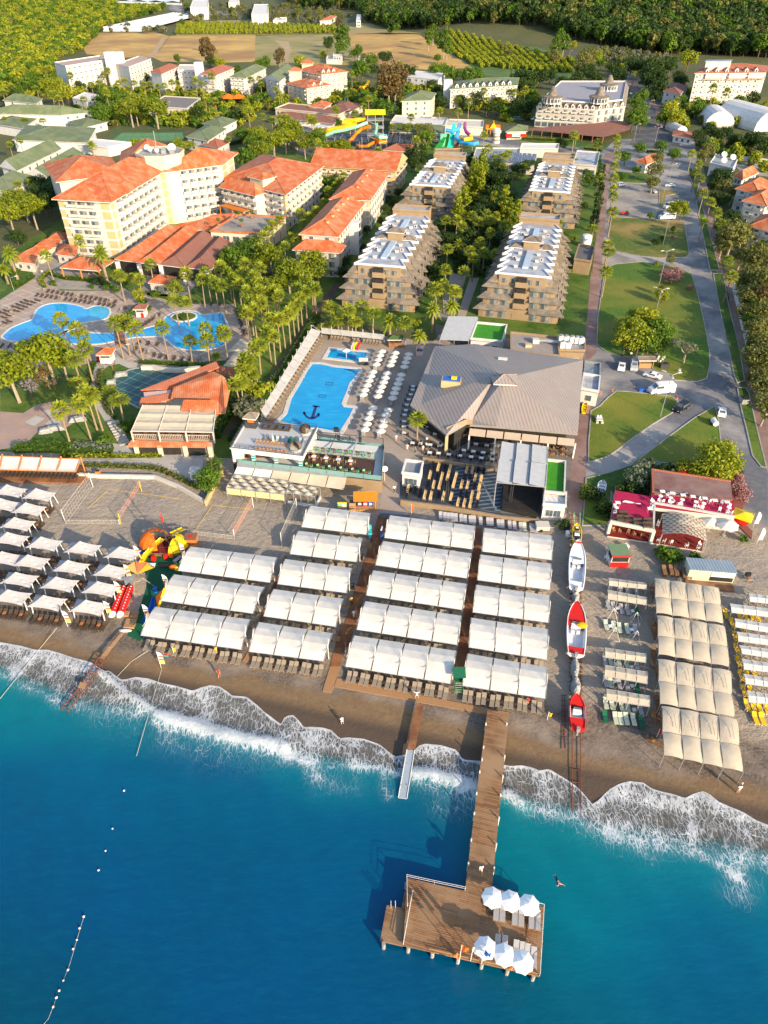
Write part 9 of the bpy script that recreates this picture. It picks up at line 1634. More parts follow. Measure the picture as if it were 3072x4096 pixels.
PALM('r5',Z_('1265,620 1340,615 1380,660 1490,630 1550,620 1600,590 1650,650 1280,800 1270,940 1380,950 1440,590 1450,860 1520,830 1500,760 1210,1060,6 1330,1070,6 1420,820 1560,700 1355,540 1590,840 1590,460 1540,580'),7.5)
PALM('r5',Z_('1355,770,5 1480,770,5 620,250,7'),6,1.1,True)
PALM('r5',Z_('380,600 430,560 480,510 510,510 350,640 330,570 300,745 265,730 220,790 190,620 150,650 120,690 80,720 640,290 610,330 580,370 550,400 510,430 425,185,9 60,800 830,165,7 60,930 350,1010 410,1050 300,1060 30,1040 170,1080'),8)
PALM('r4',Z_('300,845 520,755,10 770,975 850,985,6 900,1000,7 970,905,8 1205,960 1300,1000 1390,1020 1420,920 1480,960 1500,1000 1590,900 1600,1085 1640,985 130,100,7 60,130,7 110,380,6 200,370,6 1480,90,6 1560,960 1340,960 1440,1040'),8.5);PALM('r4',Z_('60,830,8 650,830,9 590,125,6 20,930,5'),8,1.15,True)
PALM('t1',Z_('30,580 70,560 15,600 300,450,9 335,615 395,615 240,575 375,640 545,645 690,600,13 455,490,12 550,425,12 550,500 670,490 700,460,12 770,540 870,540 935,550 975,545 1030,565 1070,555 1110,535 1150,540 1265,525,11 1310,545 1370,495,13 1330,655 160,780,6 280,780,6 1395,655 1380,720 1610,720 1630,515 810,525 840,580 1200,600,6 590,550 640,540'),9,1.25)
PALM('t1',[(30,775,6),(90,795,5)],6,1.2,True)
PALM('t2',Z_('20,510 30,550 130,580 150,610 620,485,12 595,615,7 520,705 640,740 690,690 730,640 930,420,12 40,760 100,780 160,770 200,765 360,790 1005,760 1310,725 1380,590 1380,660 1480,590 1640,600 1500,650 1190,720 1310,650 1240,150,6 490,85,6 155,100,6'),9,1.25)
PALM('t3',Z_('85,580,10 20,600,10 610,420,9 710,430,9 790,480,9 830,475,9 1310,575,14 1390,600,13 1195,650,9 1065,655,9 560,545,6'),9,1.3);PALM('y',Z_('620,115,9 655,215,9 770,270,8 805,250,8 700,280,7 1290,110,9 1460,185,5 60,60,8 130,50,8 755,340,7 850,410,6 905,340,6 1290,300,4'),8,1.1);PALM('x',Z_('600,100,10 640,330,12 560,80,9 1350,165,7 1430,150,7 1510,155,7 1590,160,7 1580,290,9 1210,380,5 260,185,8 820,10,9'),9,1.2)
T('pine','a',Z_('300,520,6.2 210,500,4 60,640,5 10,600,4 400,560,3.5'),5);T('lilac','a',[(180,720)],3);T('greybush','a',[(1600,860,3.2)],3);T('bright','a',[(1135,85,2.6),(900,130,2)],2.6);T('bush','a',Z_('990,110 850,240 880,215 680,1060,1.8 800,960,1.3 870,960,1.5 820,990,1.3 920,165,1.3 340,45,1.1 590,70,1 960,210,1.2'),1.4);T('mid','e',Z_('1350,160,2.6 1390,110,2.3 1340,215,2'),2.4)
T('brightbush','b',Z_('310,735,3 270,760,2.2 330,200,1.5 1330,300,1.5'),2.5);T('greybush','b',[(240,845,3.2),(220,810,2)],3);T('pine','r5',Z_('400,900,4.8 250,960,4.5 130,860,4.4 330,1000,3.8 60,900,3.5 440,960,3.5 190,1040,3.5'),4.5);T('mid','r5',Z_('40,850,3 30,960,3 450,300,4 500,290,4.2 560,280,4.5 600,300,4 480,370,4 540,360,4 430,240,4 470,440,3 1640,930,2.5'),4);T('greybush','r5',[(100,950,3)],3)
T('pine','r5',Z_('250,30,5.5 150,110,5.5 60,60,5 60,175,5 10,100,5 300,80,4.5 600,140,4 560,150,3.5 640,170,3'),5);T('tall','r5',[(1140,80,4),(440,90,4)],4);T('dark','r5',Z_('1050,190,4 1020,210,3.5 1120,190,3 960,430,2.5 900,480,2.5 880,540,2.2 850,620,2 760,670,2 610,880,2.5 600,950,2.2 740,790,1.8 930,500,2.5 1200,740,3 1180,820,3 1200,950,3 1130,940,2.5 1300,740,4 1420,720,4 1560,660,4.5 1480,560,4.5 1620,540,4.5 1610,740,4 1400,860,3.5 1600,260,4 1570,340,4.5 1640,360,5 1600,430,5 1520,500,4.5 1450,640,4 1650,480,5 1380,780,3.5'),4)
T('conifer','r5',Z_('1510,250,3.6 1450,310,3.8 1390,470,3.6 1350,540,2.6 1440,380,3 1640,480,2.6 1490,360,3'),3);T('conifer','r6',Z_('30,470,3.2 110,545,3.2 60,520,2.5'),3);T('cypress','r5',[(1075,180,1.5)],1.5);T('tall','r5',[(1205,520,1.8)],1.8)
T('pine','r4',Z_('150,500,6 60,600,5.5 210,560,4.5 100,470,5 20,520,5'),5);T('dark','r4',Z_('300,450,5 370,400,5 450,345,5 520,290,5 560,250,4.5 250,430,5 330,370,4.5 410,290,4.5 420,400,4.5 480,260,4.5 240,370,4 100,710,3 140,730,2.5 640,1010,2 280,500,4.5 500,330,4.5'),4.8);T('bright','r4',Z_('1230,120,3.5 1150,105,3 1180,140,3 870,115,3 920,125,3'),3);T('mid','r4',Z_('1600,60,5 1630,140,5 1560,50,4.5 1590,210,5 1640,250,4 100,950,2 1500,850,4.5 1560,800,4 1620,850,4 1440,870,3.5 1650,770,4 1590,1000,3'),4);T('bush','r4',Z_('345,1025,1.2 880,960,1.5 700,1040,1.6 750,1060,1.4 810,1010,1.3 1010,1090,1.5 1060,970,1'),1.4)
T('mid','r6',Z_('560,330,3.2 535,300,2.4 780,190,3.4 870,130,3.6 1000,130,3.8 1080,170,4 760,320,2 845,275,2.2 930,560,1.6 1075,640,1.4'),3);T('olive','r6',Z_('960,280,4.5 950,350,3.6 975,210,3.5 1290,150,4.2 1260,190,3.6 1390,390,4.5 1440,420,3.6 1330,440,3 1440,690,5 1510,670,4.5 1380,740,4 1560,820,4.5 1620,850,4.5 1500,800,4 1570,930,4.5 1630,990,4.5 1540,1030,4'),4);T('bright','r6',Z_('1100,490,4 1130,520,3 450,700,1.6 1000,1045,2 970,860,1.2 1070,530,2.5 440,900,1'),3)
T('dark','r6',Z_('1350,300,4 1380,340,4.5 1320,380,3.5 1400,300,3.5 1370,450,4 1440,570,3.6 1380,610,3.4 525,500,1.8 970,720,2 1000,700,1.5 1230,60,4 1290,30,4.5 1350,55,4.5 1400,45,4.5 1450,80,4.5 1520,90,5 1580,80,5 1640,110,5 1250,110,3 1200,310,2.5 1400,700,3.5 1640,760,4'),4);T('cypress','r6',Z_('625,390,1.5 610,470,1.5 632,330,1.4 600,520,1.3 615,290,1.2'),1.4);T('pink','r6',Z_('1060,915,3.4 1020,900,2 1095,905,2.4 1180,1000,1.2 1070,690,.9'),3);T('olive','r6',[(1060,830,1.8)],2);T('brown','r6',[(1005,1010,1.4)],1.4)
T('bright','d',Z_('520,450,4.2 640,360,3.8 480,540,3.4 600,520,4 560,330,3 790,170,1.8'),4);T('mid','d',Z_('740,450,4 780,540,3.6 680,560,3.4 820,480,2.8'),3.5);T('bright','d',Z_('1250,1500,3.8 1320,1460,3 1180,1580,3.2 970,1590,2.2 1370,1560,2.6 1100,1620,2.5 1270,1600,3'),3);T('pink','d',Z_('1420,1740,2.4 1440,1800,2 1380,1660,1.8'),2);T('white','d',Z_('620,1590,2.2 570,1670,2.4 680,1560,1.8'),2);T('darkbush','d',Z_('540,1750 480,1740 600,1760 640,1700 450,1790 880,1610 1400,1620 1330,1650 820,1600 300,1900 330,1960 230,1800 160,1810'),1.8);T('bush','l',Z_('690,930,2 1460,765,1 640,900,1.5 780,950,1.5 960,960,1.2'),1.6);T('brightbush','d',[(330,1930,1.5),(150,1760,1)],1.3);T('darkbush','g',[(985,115,1.4),(1010,105,1)],1.3)
T('olive','d',Z_('1480,60 1560,150 1620,100 1500,300 1580,330 1640,300 1540,480 1600,560 1620,420 1580,700 1640,760 1610,860 1640,930 1520,180 1650,620 1660,1080'),3.8);T('mid','d',Z_('1530,380 1600,230 1560,590 1650,500 1640,680 1490,220,2.5'),3.2);T('brown','d',Z_('1560,830,2.4 1530,60,2.6 1640,180,3'),2.5)
T('bright','t1',Z_('310,530,6.5 385,545,6.5 430,600,5.5 345,610,6 400,500,5 230,470,5'),6);T('mid','t1',Z_('200,500,6.5 170,540,6 230,520,6 110,590,5 700,585,6 740,640,6.5 780,620,6 660,640,6 640,700,5 650,740,6.5 690,730,5 600,710,4 720,690,4'),6);T('pine','t1',Z_('840,700,7 900,670,6.5 1005,710,7 970,690,5 880,730,5'),6.5);T('dark','t1',Z_('720,460,5 940,500,5 500,550,4 880,480,4 735,490,5 1360,385,5 1420,660,4 1280,725,4 1540,745,4 60,600,5 600,580,4 530,560,4'),5);T('brown','t1',Z_('1320,310,6 1365,320,6 1340,270,5'),6);T('bright','t1',Z_('1430,400,5 1400,390,4 1250,720,3'),5);T('mid','t1',Z_('1150,375,4 1060,30,6 1000,60,6 1540,440,4 1210,30,5 1500,60,5 1180,140,5'),5)
T('dark','t2',Z_('470,255,6.5 465,290,5 1180,590,5 1180,640,5 1430,640,5 900,600,6 830,620,6 1560,690,4 1200,660,5 590,555,4 850,370,6 820,360,5 420,510,4 1320,640,4 1510,690,4 990,460,7 960,440,5 760,440,5 1130,550,4 1150,540,4'),5);T('tall','t2',Z_('560,230,8.5 545,300,6 1150,190,7 1120,240,6 1220,240,7 1240,290,6'),7);T('mid','t2',Z_('660,325,6 640,340,5 690,440,7 660,450,6 740,650,5 820,690,7 790,700,6 750,390,6 910,180,6 870,190,5 1160,450,6 1210,450,6 1260,480,6 1310,480,5 1380,490,6 1430,470,5 1450,500,4 1180,370,4 60,400,6 20,410,5 280,430,4 80,60,6 280,60,6 1010,520,3.5'),6)
T('brown','t2',Z_('150,360,5 860,530,9 900,520,8 830,500,7 540,150,5'),6);T('olive','t2',Z_('700,370,5 1600,300,5 1640,340,5 430,90,5 340,90,5 270,80,6 200,40,7'),5);T('brightbush','t2',Z_('430,350,4 920,720,3 280,380,5'),4)
T('tall','t3',Z_('310,250,7 290,300,6 340,270,6'),6.5);T('olive','t3',Z_('470,390,8 500,360,7 450,440,7 280,360,6'),7);T('bright','t3',Z_('400,290,4 560,360,5 1150,370,8 1130,390,6 1030,700,5.5 1060,740,5.5 1000,755,5 560,380,4'),5);T('mid','t3',Z_('800,640,5 830,700,5 790,770,5.5 845,610,5 820,740,5 840,780,5 1200,700,4.5 1240,710,4.5 1480,660,5 1470,700,4 1400,700,4 1350,690,4 1600,720,4.5 580,410,4 1100,640,4 970,760,4'),5)
T('dark','t3',Z_('920,430,8 900,480,8 950,500,8 880,510,7 990,430,7 960,560,6 870,440,7 1080,490,6 1090,520,6 520,490,6 500,460,6 700,470,6 650,440,6 740,420,7 830,420,7 780,400,7 690,500,5 60,540,5 120,560,5 40,700,6 90,690,6 30,660,5 1560,640,5 1240,730,3 1060,620,4 930,620,4 250,480,6 180,490,6 110,500,6 60,480,6 330,520,5 420,500,6 560,500,5 1030,410,7'),6)
T('dark','y',Z_('100,250,3 90,310,3.5 170,300,2.5 1180,165,3 1210,180,3 650,340,4 700,370,4 640,420,4 760,400,3.5 870,360,4 930,340,3.5 980,330,3'),3.5);T('olive','y',Z_('175,110,5 210,120,5 190,80,4'),4.5);T('conifer','y',Z_('540,380,3.4 610,340,3.6 520,450,3'),3.4);T('cypress','y',[(125,250,1.2)],1.2);T('pine','x',Z_('360,200,6 330,260,5.5 220,300,6 120,380,5 420,230,5 620,260,5 660,240,4.5 880,340,4.5 800,355,4 520,350,4 60,250,5'),5.5);T('mid','x',Z_('40,300,5 20,370,4.5 100,420,4 840,125,3 690,100,3'),4.5)
def bare(k,x,y,h,r,label,seed=4):
 rng=random.Random(seed);g=G(k,x,y,h*.55);ro=Em('bare_tree',g,label,'tree');B=MB();tips=[]
 def br(p,d,L,rad,dep):
  e=p+d*L;B.tb([p,(p+e)/2+Vc((rng.uniform(-.1,.1),rng.uniform(-.1,.1),.05))*L,e],[rad,rad*.8,rad*.6],PALEB,n=4,cap=False);
  if dep:
   for _ in Rg(4 if dep>2 else 3):nd=(d+Vc((rng.uniform(-1,1),rng.uniform(-1,1),rng.uniform(-.3,.6)))*.75).normalized();br(e,nd,L*rng.uniform(.6,.8),rad*.55,dep-1)
  else:tips.append(e)
 br(Vz(0),Vz(1),h*.28,.16*r/4,4);B.bd('trunk',ro);B=MB();[Lv(B,t,.35,3,.16,LG['brown'if seed%2 else'grey'],rng)for t in tips];B.bd('crown',ro);ro.scale=(1.9,1.9,1.15)
bare('d',990,610,7.5,4.5,'nearly bare spreading tree at the corner of the big lawn',4);bare('a',300,660,6,3.5,'bare brown tree beside the big round pine at left',7)
for o in[o for o in COL.objects if'pc'in o]:
 B=MB();Lv(B,(0,0,2.4),.85,160,.16,LG['mid'],R);B.bd('crown',o);del o['pc']
def hedge(k,pts,w,h,m,label,per=26,sl=.22):
 L=[P(*q(k,*p))for p in pts];B=MB();rng=random.Random(int(L[0].x*10));base=L[0]
 for a,c in zip(L[:-1],L[1:]):
  d=c-a;n=max(1,int(d.length/.9));s=Vc((-d.y,d.x,0)).normalized()
  for i in Rg(n):
   p=a.lerp(c,(i+.5)/n)
   for _ in Rg(int(per*w)):
    o=s*rng.uniform(-w/2,w/2)+Vc((rng.uniform(-.5,.5),rng.uniform(-.5,.5),0));z=h*(1 if rng.random()<.6 else rng.random())*rng.uniform(.85,1.08);pp=p+o+Vz(z);a1=Vc((rng.uniform(-1,1),rng.uniform(-1,1),rng.uniform(-.4,.4))).normalized();b1=a1.cross(Vc((rng.uniform(-.5,.5),rng.uniform(-.5,.5),1))).normalized();B.face([pp-a1*sl,pp-b1*sl,pp+a1*sl,pp+b1*sl],m)
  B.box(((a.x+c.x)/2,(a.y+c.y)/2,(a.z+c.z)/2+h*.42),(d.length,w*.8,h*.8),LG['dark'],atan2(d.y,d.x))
 tag(B.bd('hedge',None,base),label,'hedge','hedges')
hedge('a',Z_('100,1140 300,1128 480,1130'),2.6,1.3,LG['mid'],'long dense green hedge left of the flowering part below the plaza lawn');hedge('a',[(480,1130),(730,1140)],2.2,1.3,LG['white'],'white-flowering hedge at the left of the garden steps')
hedge('b',Z_('690,270 560,480 460,640 370,760'),1.6,1.6,LG['mid'],'long hedge behind the white awning of the anchor pool');hedge('a',Z_('1520,790 1480,900 1400,1060'),2.2,2.4,LG['mid'],'tall hedge right of the tile-roofed pavilion');hedge('b',Z_('120,800 60,960 10,1060'),2.5,2.2,LG['dark'],'dark hedge beside the brick path end')
hedge('e',Z_('400,42 640,45 850,45 1050,42'),1.0,.6,LG['brightbush']if'brightbush'in LG else LG['bright'],'low yellowish hedge above the promenade');hedge('e',Z_('550,102 800,112 1010,122 1120,165 1250,235 1320,250'),1.0,.6,LG['olive'],'low dry hedge between promenade and seawall')
hedge('r4',Z_('290,1055 265,1010 300,975 340,955'),1.2,1.0,LG['bright'],'curved clipped hedge at the left of the front garden');hedge('r4',Z_('340,975 430,1000 560,1010 700,1040'),1.6,.9,LG['mid'],'long hedge between hotel terrace and pool loungers');hedge('r4',Z_('20,980 120,1050 220,985'),1.2,.8,LG['mid'],'low hedge around the left garden corner')
hedge('b',Z_('180,860 230,940 120,1080'),1.5,1.2,LG['dark'],'dark hedge left of the white beach bar');hedge('a',Z_('900,570 1100,580 1330,590'),1.2,.7,LG['mid'],'low hedge in front of the curved beige wall');hedge('a',Z_('650,620 640,700 650,790 700,880 740,930'),.8,.6,LG['olive'],'low planting strip right of the curved garden path');hedge('a',Z_('610,570 590,650 570,720'),1.0,.7,LG['mid'],'low flowering strip left of the curved garden path')
hedge('w',Z_('1350,215 1500,225 1650,232'),2,1.2,LG['bright'],'clipped bright hedge along the coast road');hedge('r6',Z_('520,150 600,160 630,165'),1.8,1.2,LG['bright'],'bright hedge near the arcade of the turret hotel');hedge('r4',Z_('180,860 330,780 430,700'),1.2,1.0,LG['dark'],'dark hedge along the pine grove path');hedge('r4',Z_('1320,160 1500,130 1659,90'),2.4,1.6,LG['dark'],'dark green hedge behind the cream hotel')
hedge('a',[(1165,268),(1215,280)],3,.6,LG['mid'],'shrubs on the round palm island');hedge('r6',[(905,170),(1010,175)],1.5,1.2,LG['mid'],'hedge under the trees by the crossroads')
# far fields, groves and woods
FIELD=mat('dry_yellow_field',(.56,.37,.10),(.42,.26,.07),.05,c3=(.30,.17,.06),s3=.012);FIELD2=mat('grassy_field',(.26,.23,.07),(.17,.17,.05),.06,c3=(.32,.25,.10),s3=.02)
S('dry_field','t1',Z_('640,212 1010,210 1100,235 1050,300 980,372 760,372 560,350 540,310'),.05,FIELD);S('dry_field','t1',Z_('1105,232 1659,230 1659,400 1450,405 1380,400 1050,400 990,372 1055,300'),.055,FIELD);S('field_track','t1',Z_('1050,240 1080,240 1000,370 965,372'),.065,mat('earth_track',(.40,.30,.17),(.33,.24,.13),.2))
S('grass_field','t2',Z_('-5,235 180,225 430,222 520,225 610,300 700,370 700,420 300,425 -5,420'),.06,FIELD2);S('dry_field','t2',Z_('600,215 900,215 1060,225 1130,260 1200,310 1310,370 1400,440 1100,450 900,440 720,420 700,370 620,330'),.055,FIELD);S('field_track','t2',Z_('120,262 210,268 230,330 200,400 180,400 190,320'),.07,MC['earth_track'])
S('grass_field','t2',Z_('1140,265 1280,225 1659,250 1700,280 1700,520 1440,480 1330,390'),.045,mat('orchard_grass',(.10,.16,.03),(.06,.11,.02),.1));S('grass_field','t3',Z_('-5,260 160,270 420,400 410,500 0,540'),.046,MC['orchard_grass']);S('grass_field','t1',Z_('1140,130 1659,130 1659,235 1140,230'),.05,FIELD2);S('grass_field','t2',Z_('-5,150 520,170 700,130 850,190 1080,215 600,215 -5,225'),.05,FIELD2)
S('forest_floor','t1',Z_('-300,-60 1100,-60 1100,60 660,180 560,300 350,400 340,560 -300,620'),.04,mat('grove_floor',(.10,.14,.02),(.06,.09,.015),.05))
r=Em('greenhouse',G('t1',950,140),'huge low white greenhouse with ridged plastic roof beyond the yellow field','greenhouse');A,B_,C,D=W('t1',Z_('655,185 960,185 1290,100 1120,88'),3)
for i in Rg(8):
 B=MB();a,c,d_,e_=A.lerp(B_,i/8),A.lerp(B_,(i+1)/8),D.lerp(C,(i+1)/8),D.lerp(C,i/8);m0,m1=(a+c)/2+Vz(2),(d_+e_)/2+Vz(2);gm=mat('greenhouse_plastic',(.62,.64,.66),(.5,.53,.55),.05,rough=.4);B.face([a,m0,m1,e_],gm);B.face([m0,c,d_,m1],gm);B.face([a,c,m0],gm);B.face([a-Vz(3),c-Vz(3),c,a],gm);B.bd('roof_bay',r,r.location)
r2=Em('greenhouse',G('t1',950,5),'thin white greenhouse strip at the very top of the scene','greenhouse');A,B_,C,D=W('t1',Z_('745,5 1180,20 1180,0 760,-12'),3)
for i in Rg(4):B=MB();a,c,d_,e_=A.lerp(B_,i/4),A.lerp(B_,(i+1)/4),D.lerp(C,(i+1)/4),D.lerp(C,i/4);m0,m1=(a+c)/2+Vz(3),(d_+e_)/2+Vz(3);B.face([a,m0,m1,e_],gm);B.face([m0,c,d_,m1],gm);B.face([a-Vz(3),c-Vz(3),c,a],gm);B.bd('roof_bay',r2,r2.location)
S('far_road','t1',Z_('1090,45 1160,18 1200,50 1290,72 1480,75 1480,100 1280,98 1100,66'),.08,ASPH)
PC=bpy.data.collections.new('grove_sources')
def src(name,H_,R_,n_cl,m,per,ls,seed,flat_=.8):
 rng=random.Random(seed);B=MB();B.tb([(0,0,0),(0,0,H_*.6)],R_*.06,BARK,n=5)
 for i in Rg(n_cl):
  d=Vc((rng.gauss(0,1),rng.gauss(0,1),rng.gauss(.2,.8))).normalized();p=Vc((d.x*R_*.6,d.y*R_*.6,H_-R_*flat_+d.z*R_*.6*flat_));Lv(B,p,R_*.5,per,ls,m,rng,(1,1,.8),.5)
 o=B.bd(name);COL.objects.unlink(o);return o
def collect(name,objs):
 c=bpy.data.collections.new(name)
 for o in objs:c.objects.link(o)
 return c
CG_=collect('grove',[src('g%d'%i,6.5,4.5,12,LG['bright'if i%3 else'mid'],22,1.0,i)for i in Rg(5)]+[src('g9',5.5,3.8,10,LG['olive'],22,.9,9)])
CF_=collect('forest',[src('f%d'%i,17,6.5,16,LG[('dark','olive','dark','mid','dark')[i]],24,1.3,30+i,1.15)for i in Rg(5)])
CO_=collect('orchard',[src('o%d'%i,3.6,2.2,9,LG['bright'],18,.6,50+i,.8)for i in Rg(3)]);CV_=collect('olives',[src('v%d'%i,5,3,9,LG['grey'if i else'olive'],18,.7,60+i,.8)for i in Rg(3)])
def inside(p,poly):
 c=False;n=len(poly)
 for i in Rg(n):
  a,b_=poly[i],poly[i-1]
  if(a[1]>p[1])!=(b_[1]>p[1])and p[0]<(b_[0]-a[0])*(p[1]-a[1])/(b_[1]-a[1])+a[0]:c=not c
 return c
def scatter(name,pts,col,smin,smax,label,cat='trees'):
 me=bpy.data.meshes.new(name);me.from_pydata([(x,y,gz(x,y)-.1)for x,y in pts],[],[]);o=bpy.data.objects.new(name,me);COL.objects.link(o);tag(o,label,cat,None,'stuff')
 ng=bpy.data.node_groups.new(name,'GeometryNodeTree');ng.interface.new_socket('Geometry',in_out='INPUT',socket_type='NodeSocketGeometry');ng.interface.new_socket('Geometry',in_out='OUTPUT',socket_type='NodeSocketGeometry')
 i_,o_=ng.nodes.new('NodeGroupInput'),ng.nodes.new('NodeGroupOutput');mp=ng.nodes.new('GeometryNodeMeshToPoints');ip=ng.nodes.new('GeometryNodeInstanceOnPoints');ci=ng.nodes.new('GeometryNodeCollectionInfo')
 ci.inputs['Collection'].default_value=col;ci.inputs['Separate Children'].default_value=True;ci.inputs['Reset Children'].default_value=True;ip.inputs['Pick Instance'].default_value=True
 rv=ng.nodes.new('FunctionNodeRandomValue');rv.data_type='FLOAT';fs=[s for s in rv.inputs if s.enabled];rv.inputs[2].default_value=smin;rv.inputs[3].default_value=smax;rr=ng.nodes.new('FunctionNodeRandomValue');rr.data_type='FLOAT_VECTOR';rr.inputs[0].default_value=(0,0,0);rr.inputs[1].default_value=(0,0,6.28);rr.inputs['Seed'].default_value=5
 l=ng.links.new;l(i_.outputs[0],mp.inputs[0]);l(mp.outputs[0],ip.inputs['Points']);l(ci.outputs[0],ip.inputs['Instance']);l(rr.outputs[0],ip.inputs['Rotation']);l(rv.outputs[1],ip.inputs['Scale']);l(ip.outputs[0],o_.inputs[0])
 md=o.modifiers.new('scatter','NODES');md.node_group=ng;return o
def fill(polys,sp,jit,ymax=1e9):
 out=[]
 for poly in polys:
  xs=[p[0]for p in poly];ys=[p[1]for p in poly];y=min(ys)
  while y<min(max(ys),ymax):
   s=sp*(1+max(0,y-900)/900);x=min(xs)+R.uniform(0,s)
   while x<max(xs):
    p=(x+R.uniform(-jit,jit)*s,y+R.uniform(-jit,jit)*s)
    if inside(p,poly):out.append(p)
    x+=s
   y+=s*.9
 return out
def FW(k,pts):
 return[tuple(Pz(*q(k,*p),ZG))[:2]for p in pts]
scatter('orange_grove',fill([FW('t1',Z_('-250,0 740,0 760,40 1080,52 990,92 660,178 620,235 530,315 480,355 360,395 335,470 100,560 -100,600 -250,600'))],8.2,.35,1900),CG_,.75,1.35,'dense yellow-green groves filling the upper left land')
scatter('forest',[(x,y)for x,y in fill([FW('t2',Z_('180,0 260,60 660,70 720,150 860,195 1000,200 1140,225 1300,215 1659,245'))+FW('t3',Z_('180,255 380,290 620,315 1000,365 1200,345 1420,370 1900,390 2100,0'))+[(1300,1700),(60,1700)]],9.0,.4,1750)],CF_,.75,1.3,'dark dense pine and eucalyptus forest covering the rising ground at upper right')
def rows_(quad,nr,nc):
 A,B_,C,D=[Vc(p)for p in quad];return[tuple(A.lerp(B_,(i+R.uniform(-.08,.08))/nr).lerp(D.lerp(C,(i)/nr),j/nc))for i in Rg(nr+1)for j in Rg(nc+1)]
scatter('orchard',[tuple(p[:2])for p in rows_(FW('t1',Z_('1150,222 1659,222 1659,165 1180,160')),16,12)+rows_(FW('t2',Z_('0,222 510,216 500,180 0,165')),16,12)],CO_,1.0,1.5,'orchard of clipped bright green trees planted in straight rows')
ORC=[p for p in rows_(FW('t2',[(1330,430)])+FW('t3',[(480,480),(440,400)])+FW('t2',[(1120,215)]),17,62)if inside(p,FW('t2',Z_('1150,265 1290,228 1659,255'))+FW('t3',Z_('30,262 180,300 405,400 400,470 0,505'))+FW('t2',Z_('1560,440 1440,440 1330,385')))]
scatter('orchard',ORC,CO_,.9,1.3,'citrus orchard of bright round trees on the slope right of the brown field')
scatter('olive_grove',fill([FW('t3',Z_('520,330 700,335 1010,385 1060,430 850,440 700,420 580,400'))],8,.25),CV_,.9,1.3,'olive grove of grey-green trees in front of the dark forest');scatter('tree_belt',fill([FW('t1',Z_('1180,30 1659,50 1659,125 1200,150 1150,120')),FW('t1',Z_('660,190 1120,190 1100,225 640,210'))+[],FW('t2',Z_('0,40 450,60 650,110 500,160 0,145'))],16,.4),CV_,1.0,1.9,'scattered trees and shrubs along the field edges')
scatter('undergrowth',fill([[tuple(p[:2])for p in W('r5',Z_('1180,560 1240,300 1420,200 1659,200 1659,900 1400,1000 1180,1000'))],[tuple(p[:2])for p in W('r4',Z_('180,380 560,200 600,260 460,480 260,560'))]],6,.4),collect('shrubs',[src('u%d'%i,2.5,2,6,LG['dark'],16,.5,80+i)for i in Rg(2)]),.7,1.4,'dark garden undergrowth between the buildings','shrubs')
FOOT+=[FW('t3',Z_('870,829 870,690 800,610 740,535 760,440 850,500 980,700 1080,829')),FW('x',Z_('440,420 1290,420 1640,330 1640,190 840,220 480,200'))]
scatter('shrubbery',[p for p in fill([FW('t1',Z_('430,560 1659,640 1659,829 560,829 480,700')),FW('t2',Z_('0,560 900,560 1659,600 1659,720 0,720')),FW('t1',Z_('-100,560 440,480 480,640 -100,660')),FW('t3',Z_('-60,520 160,520 150,800 -60,800')),FW('t3',Z_('880,560 1190,620 1659,690 1659,829 980,829')),FW('r6',Z_('1230,130 1659,140 1659,300 1470,260'))],9,.45)if not any(inside(p,f)for f in FOOT)],CG_,.5,.95,'garden shrubs and small trees between the distant buildings','shrubs')
# labels and counts
Lk('the far white hotels',G('t1',800,560));Lk('the tennis court',G('r4',950,80));Lk('the long white hall',G('t1',300,740));Lk('the orange and cream hotel',G('t2',400,620));Lk('the long white dormered hotel',G('t2',1450,640));Lk('the white hangars',G('t3',1430,790));Lk('the gravel car park',G('r6',850,460));Lk('the pink flowering bush',G('r6',1060,940));Lk('the orange canopy hotel',G('r5',100,600));Lk('the tiled hotel restaurant',G('r4',1100,900));Lk('the stepped row of blocks',G('r5',560,700));Lk('the brick garden path',G('b',520,420));Lk('the far brown field',G('t2',900,330));Lk('the avenue',G('t3',850,680));Lk('the steel slide tower',G('x',1190,330));Lk('the right boundary wall',G('d',1500,600));Lk('the boat slipway',G('g',1120,1000));Lk('the left rose plaza',G('a',250,980));Lk('the satellite dish building',G('r6',1380,240));Lk('the solar panels',G('y',840,290));Lk('the big leafy lawn',G('d',650,300));Lk('the garden pines',G('r4',150,700));Lk('the white row of street houses',G('r6',1600,520));Lk('the brown cart track',G('t1',1020,320))
bpy.context.view_layer.update()
bk={}
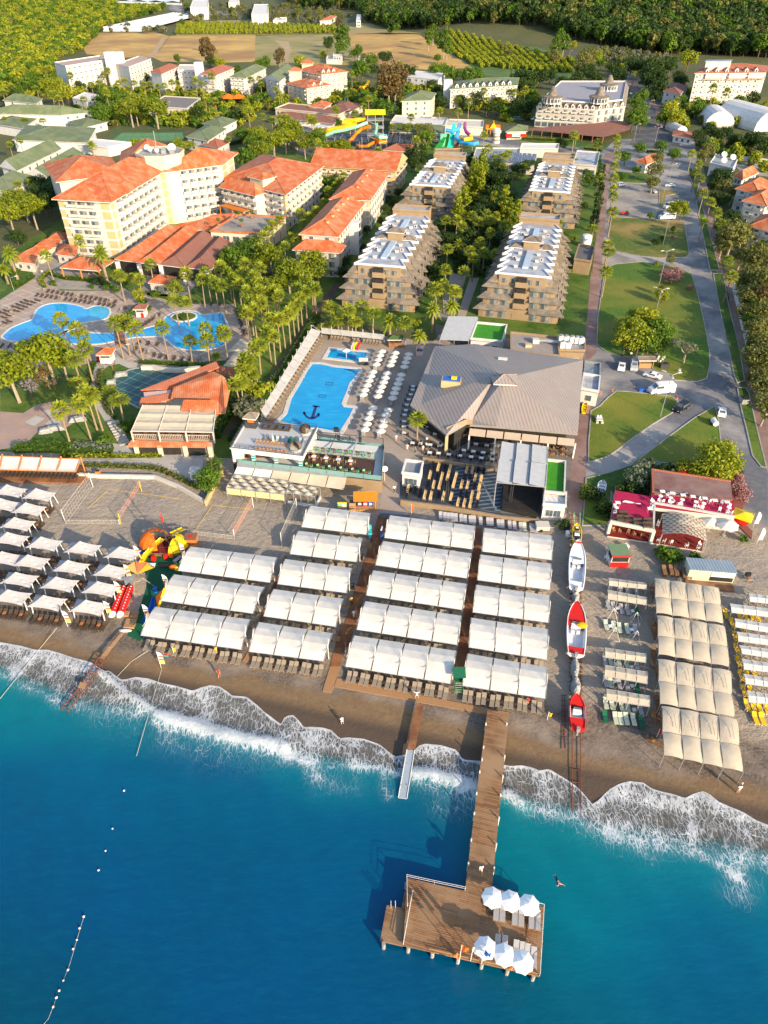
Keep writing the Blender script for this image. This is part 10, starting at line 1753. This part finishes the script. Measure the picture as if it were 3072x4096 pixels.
for o,d in AUTO:
 p=o.location.xy;nm,lp=min(LM,key=lambda l:(l[1]-p).length);v=p-lp;dist=v.length
 rel='near'if dist<6 else('beyond'if v.y>abs(v.x)*.9 else'on the sea side of'if-v.y>abs(v.x)*.9 else'right of'if v.x>0 else'left of')
 bk.setdefault((d,rel,nm),[]).append(o)
for(d,rel,nm),L in bk.items():
 if len(L)==1:L[0]['label']=f'{d} {rel} {nm}'
 else:
  L.sort(key=lambda o:o.location.x/max(1,o.location.y*.782+52))
  for i,o in En(L):o['label']=f'{ORD[i] if i < 30 else "%dth" % (i+1)} {d} from left {rel} {nm}'
seen={}
for o in COL.objects:
 if o.parent is None and'label'in o:
  w_=o['label'].split()
  if len(w_)>16:o['label']=o['label'].replace(' the ',' ',1)if len(w_)==17 else' '.join(w_[:16])
def thin_out(name,keep=295,label='',cat='',far=True):
 L=[o for o in COL.objects if o.parent is None and o.name.split('.')[0]==name and o.type in('MESH','EMPTY')]
 if len(L)<=keep:return
 L.sort(key=lambda o:(o.location-CAM).length);rest=L[keep:];vs,fs,ms,mats=[],[],[],[]
 for o in rest:
  for m_ in([o]if o.type=='MESH'else list(o.children)):
   if m_.type!='MESH':continue
   M=Matrix.LocRotScale(o.location,o.rotation_euler,o.scale);i0=len(vs);me=m_.data
   vs+=[tuple(M@v.co)for v in me.vertices];ix=[]
   for mm in me.materials:
    if mm not in mats:mats.append(mm)
    ix.append(mats.index(mm))
   for p in me.polygons:fs.append(tuple(i0+v for v in p.vertices));ms.append(ix[p.material_index])
 for o in rest:
  for c in list(o.children):bpy.data.objects.remove(c)
  bpy.data.objects.remove(o)
 me=bpy.data.meshes.new(name+'s');me.from_pydata(vs,[],fs);[me.materials.append(m)for m in mats];me.polygons.foreach_set('material_index',ms);o=bpy.data.objects.new(name+'s',me);COL.objects.link(o);tag(o,label,cat,None,'stuff')
thin_out('sun_lounger',295,'remaining small distant sun loungers of the beach, terraces and pools','sun loungers');thin_out('chair',290,'remaining small chairs of theatre and terraces','chairs');thin_out('fan_palm',295,'remaining distant fan palms','palms')
for L in(LB,TB,CHR):[p.end()for p in L.values()]
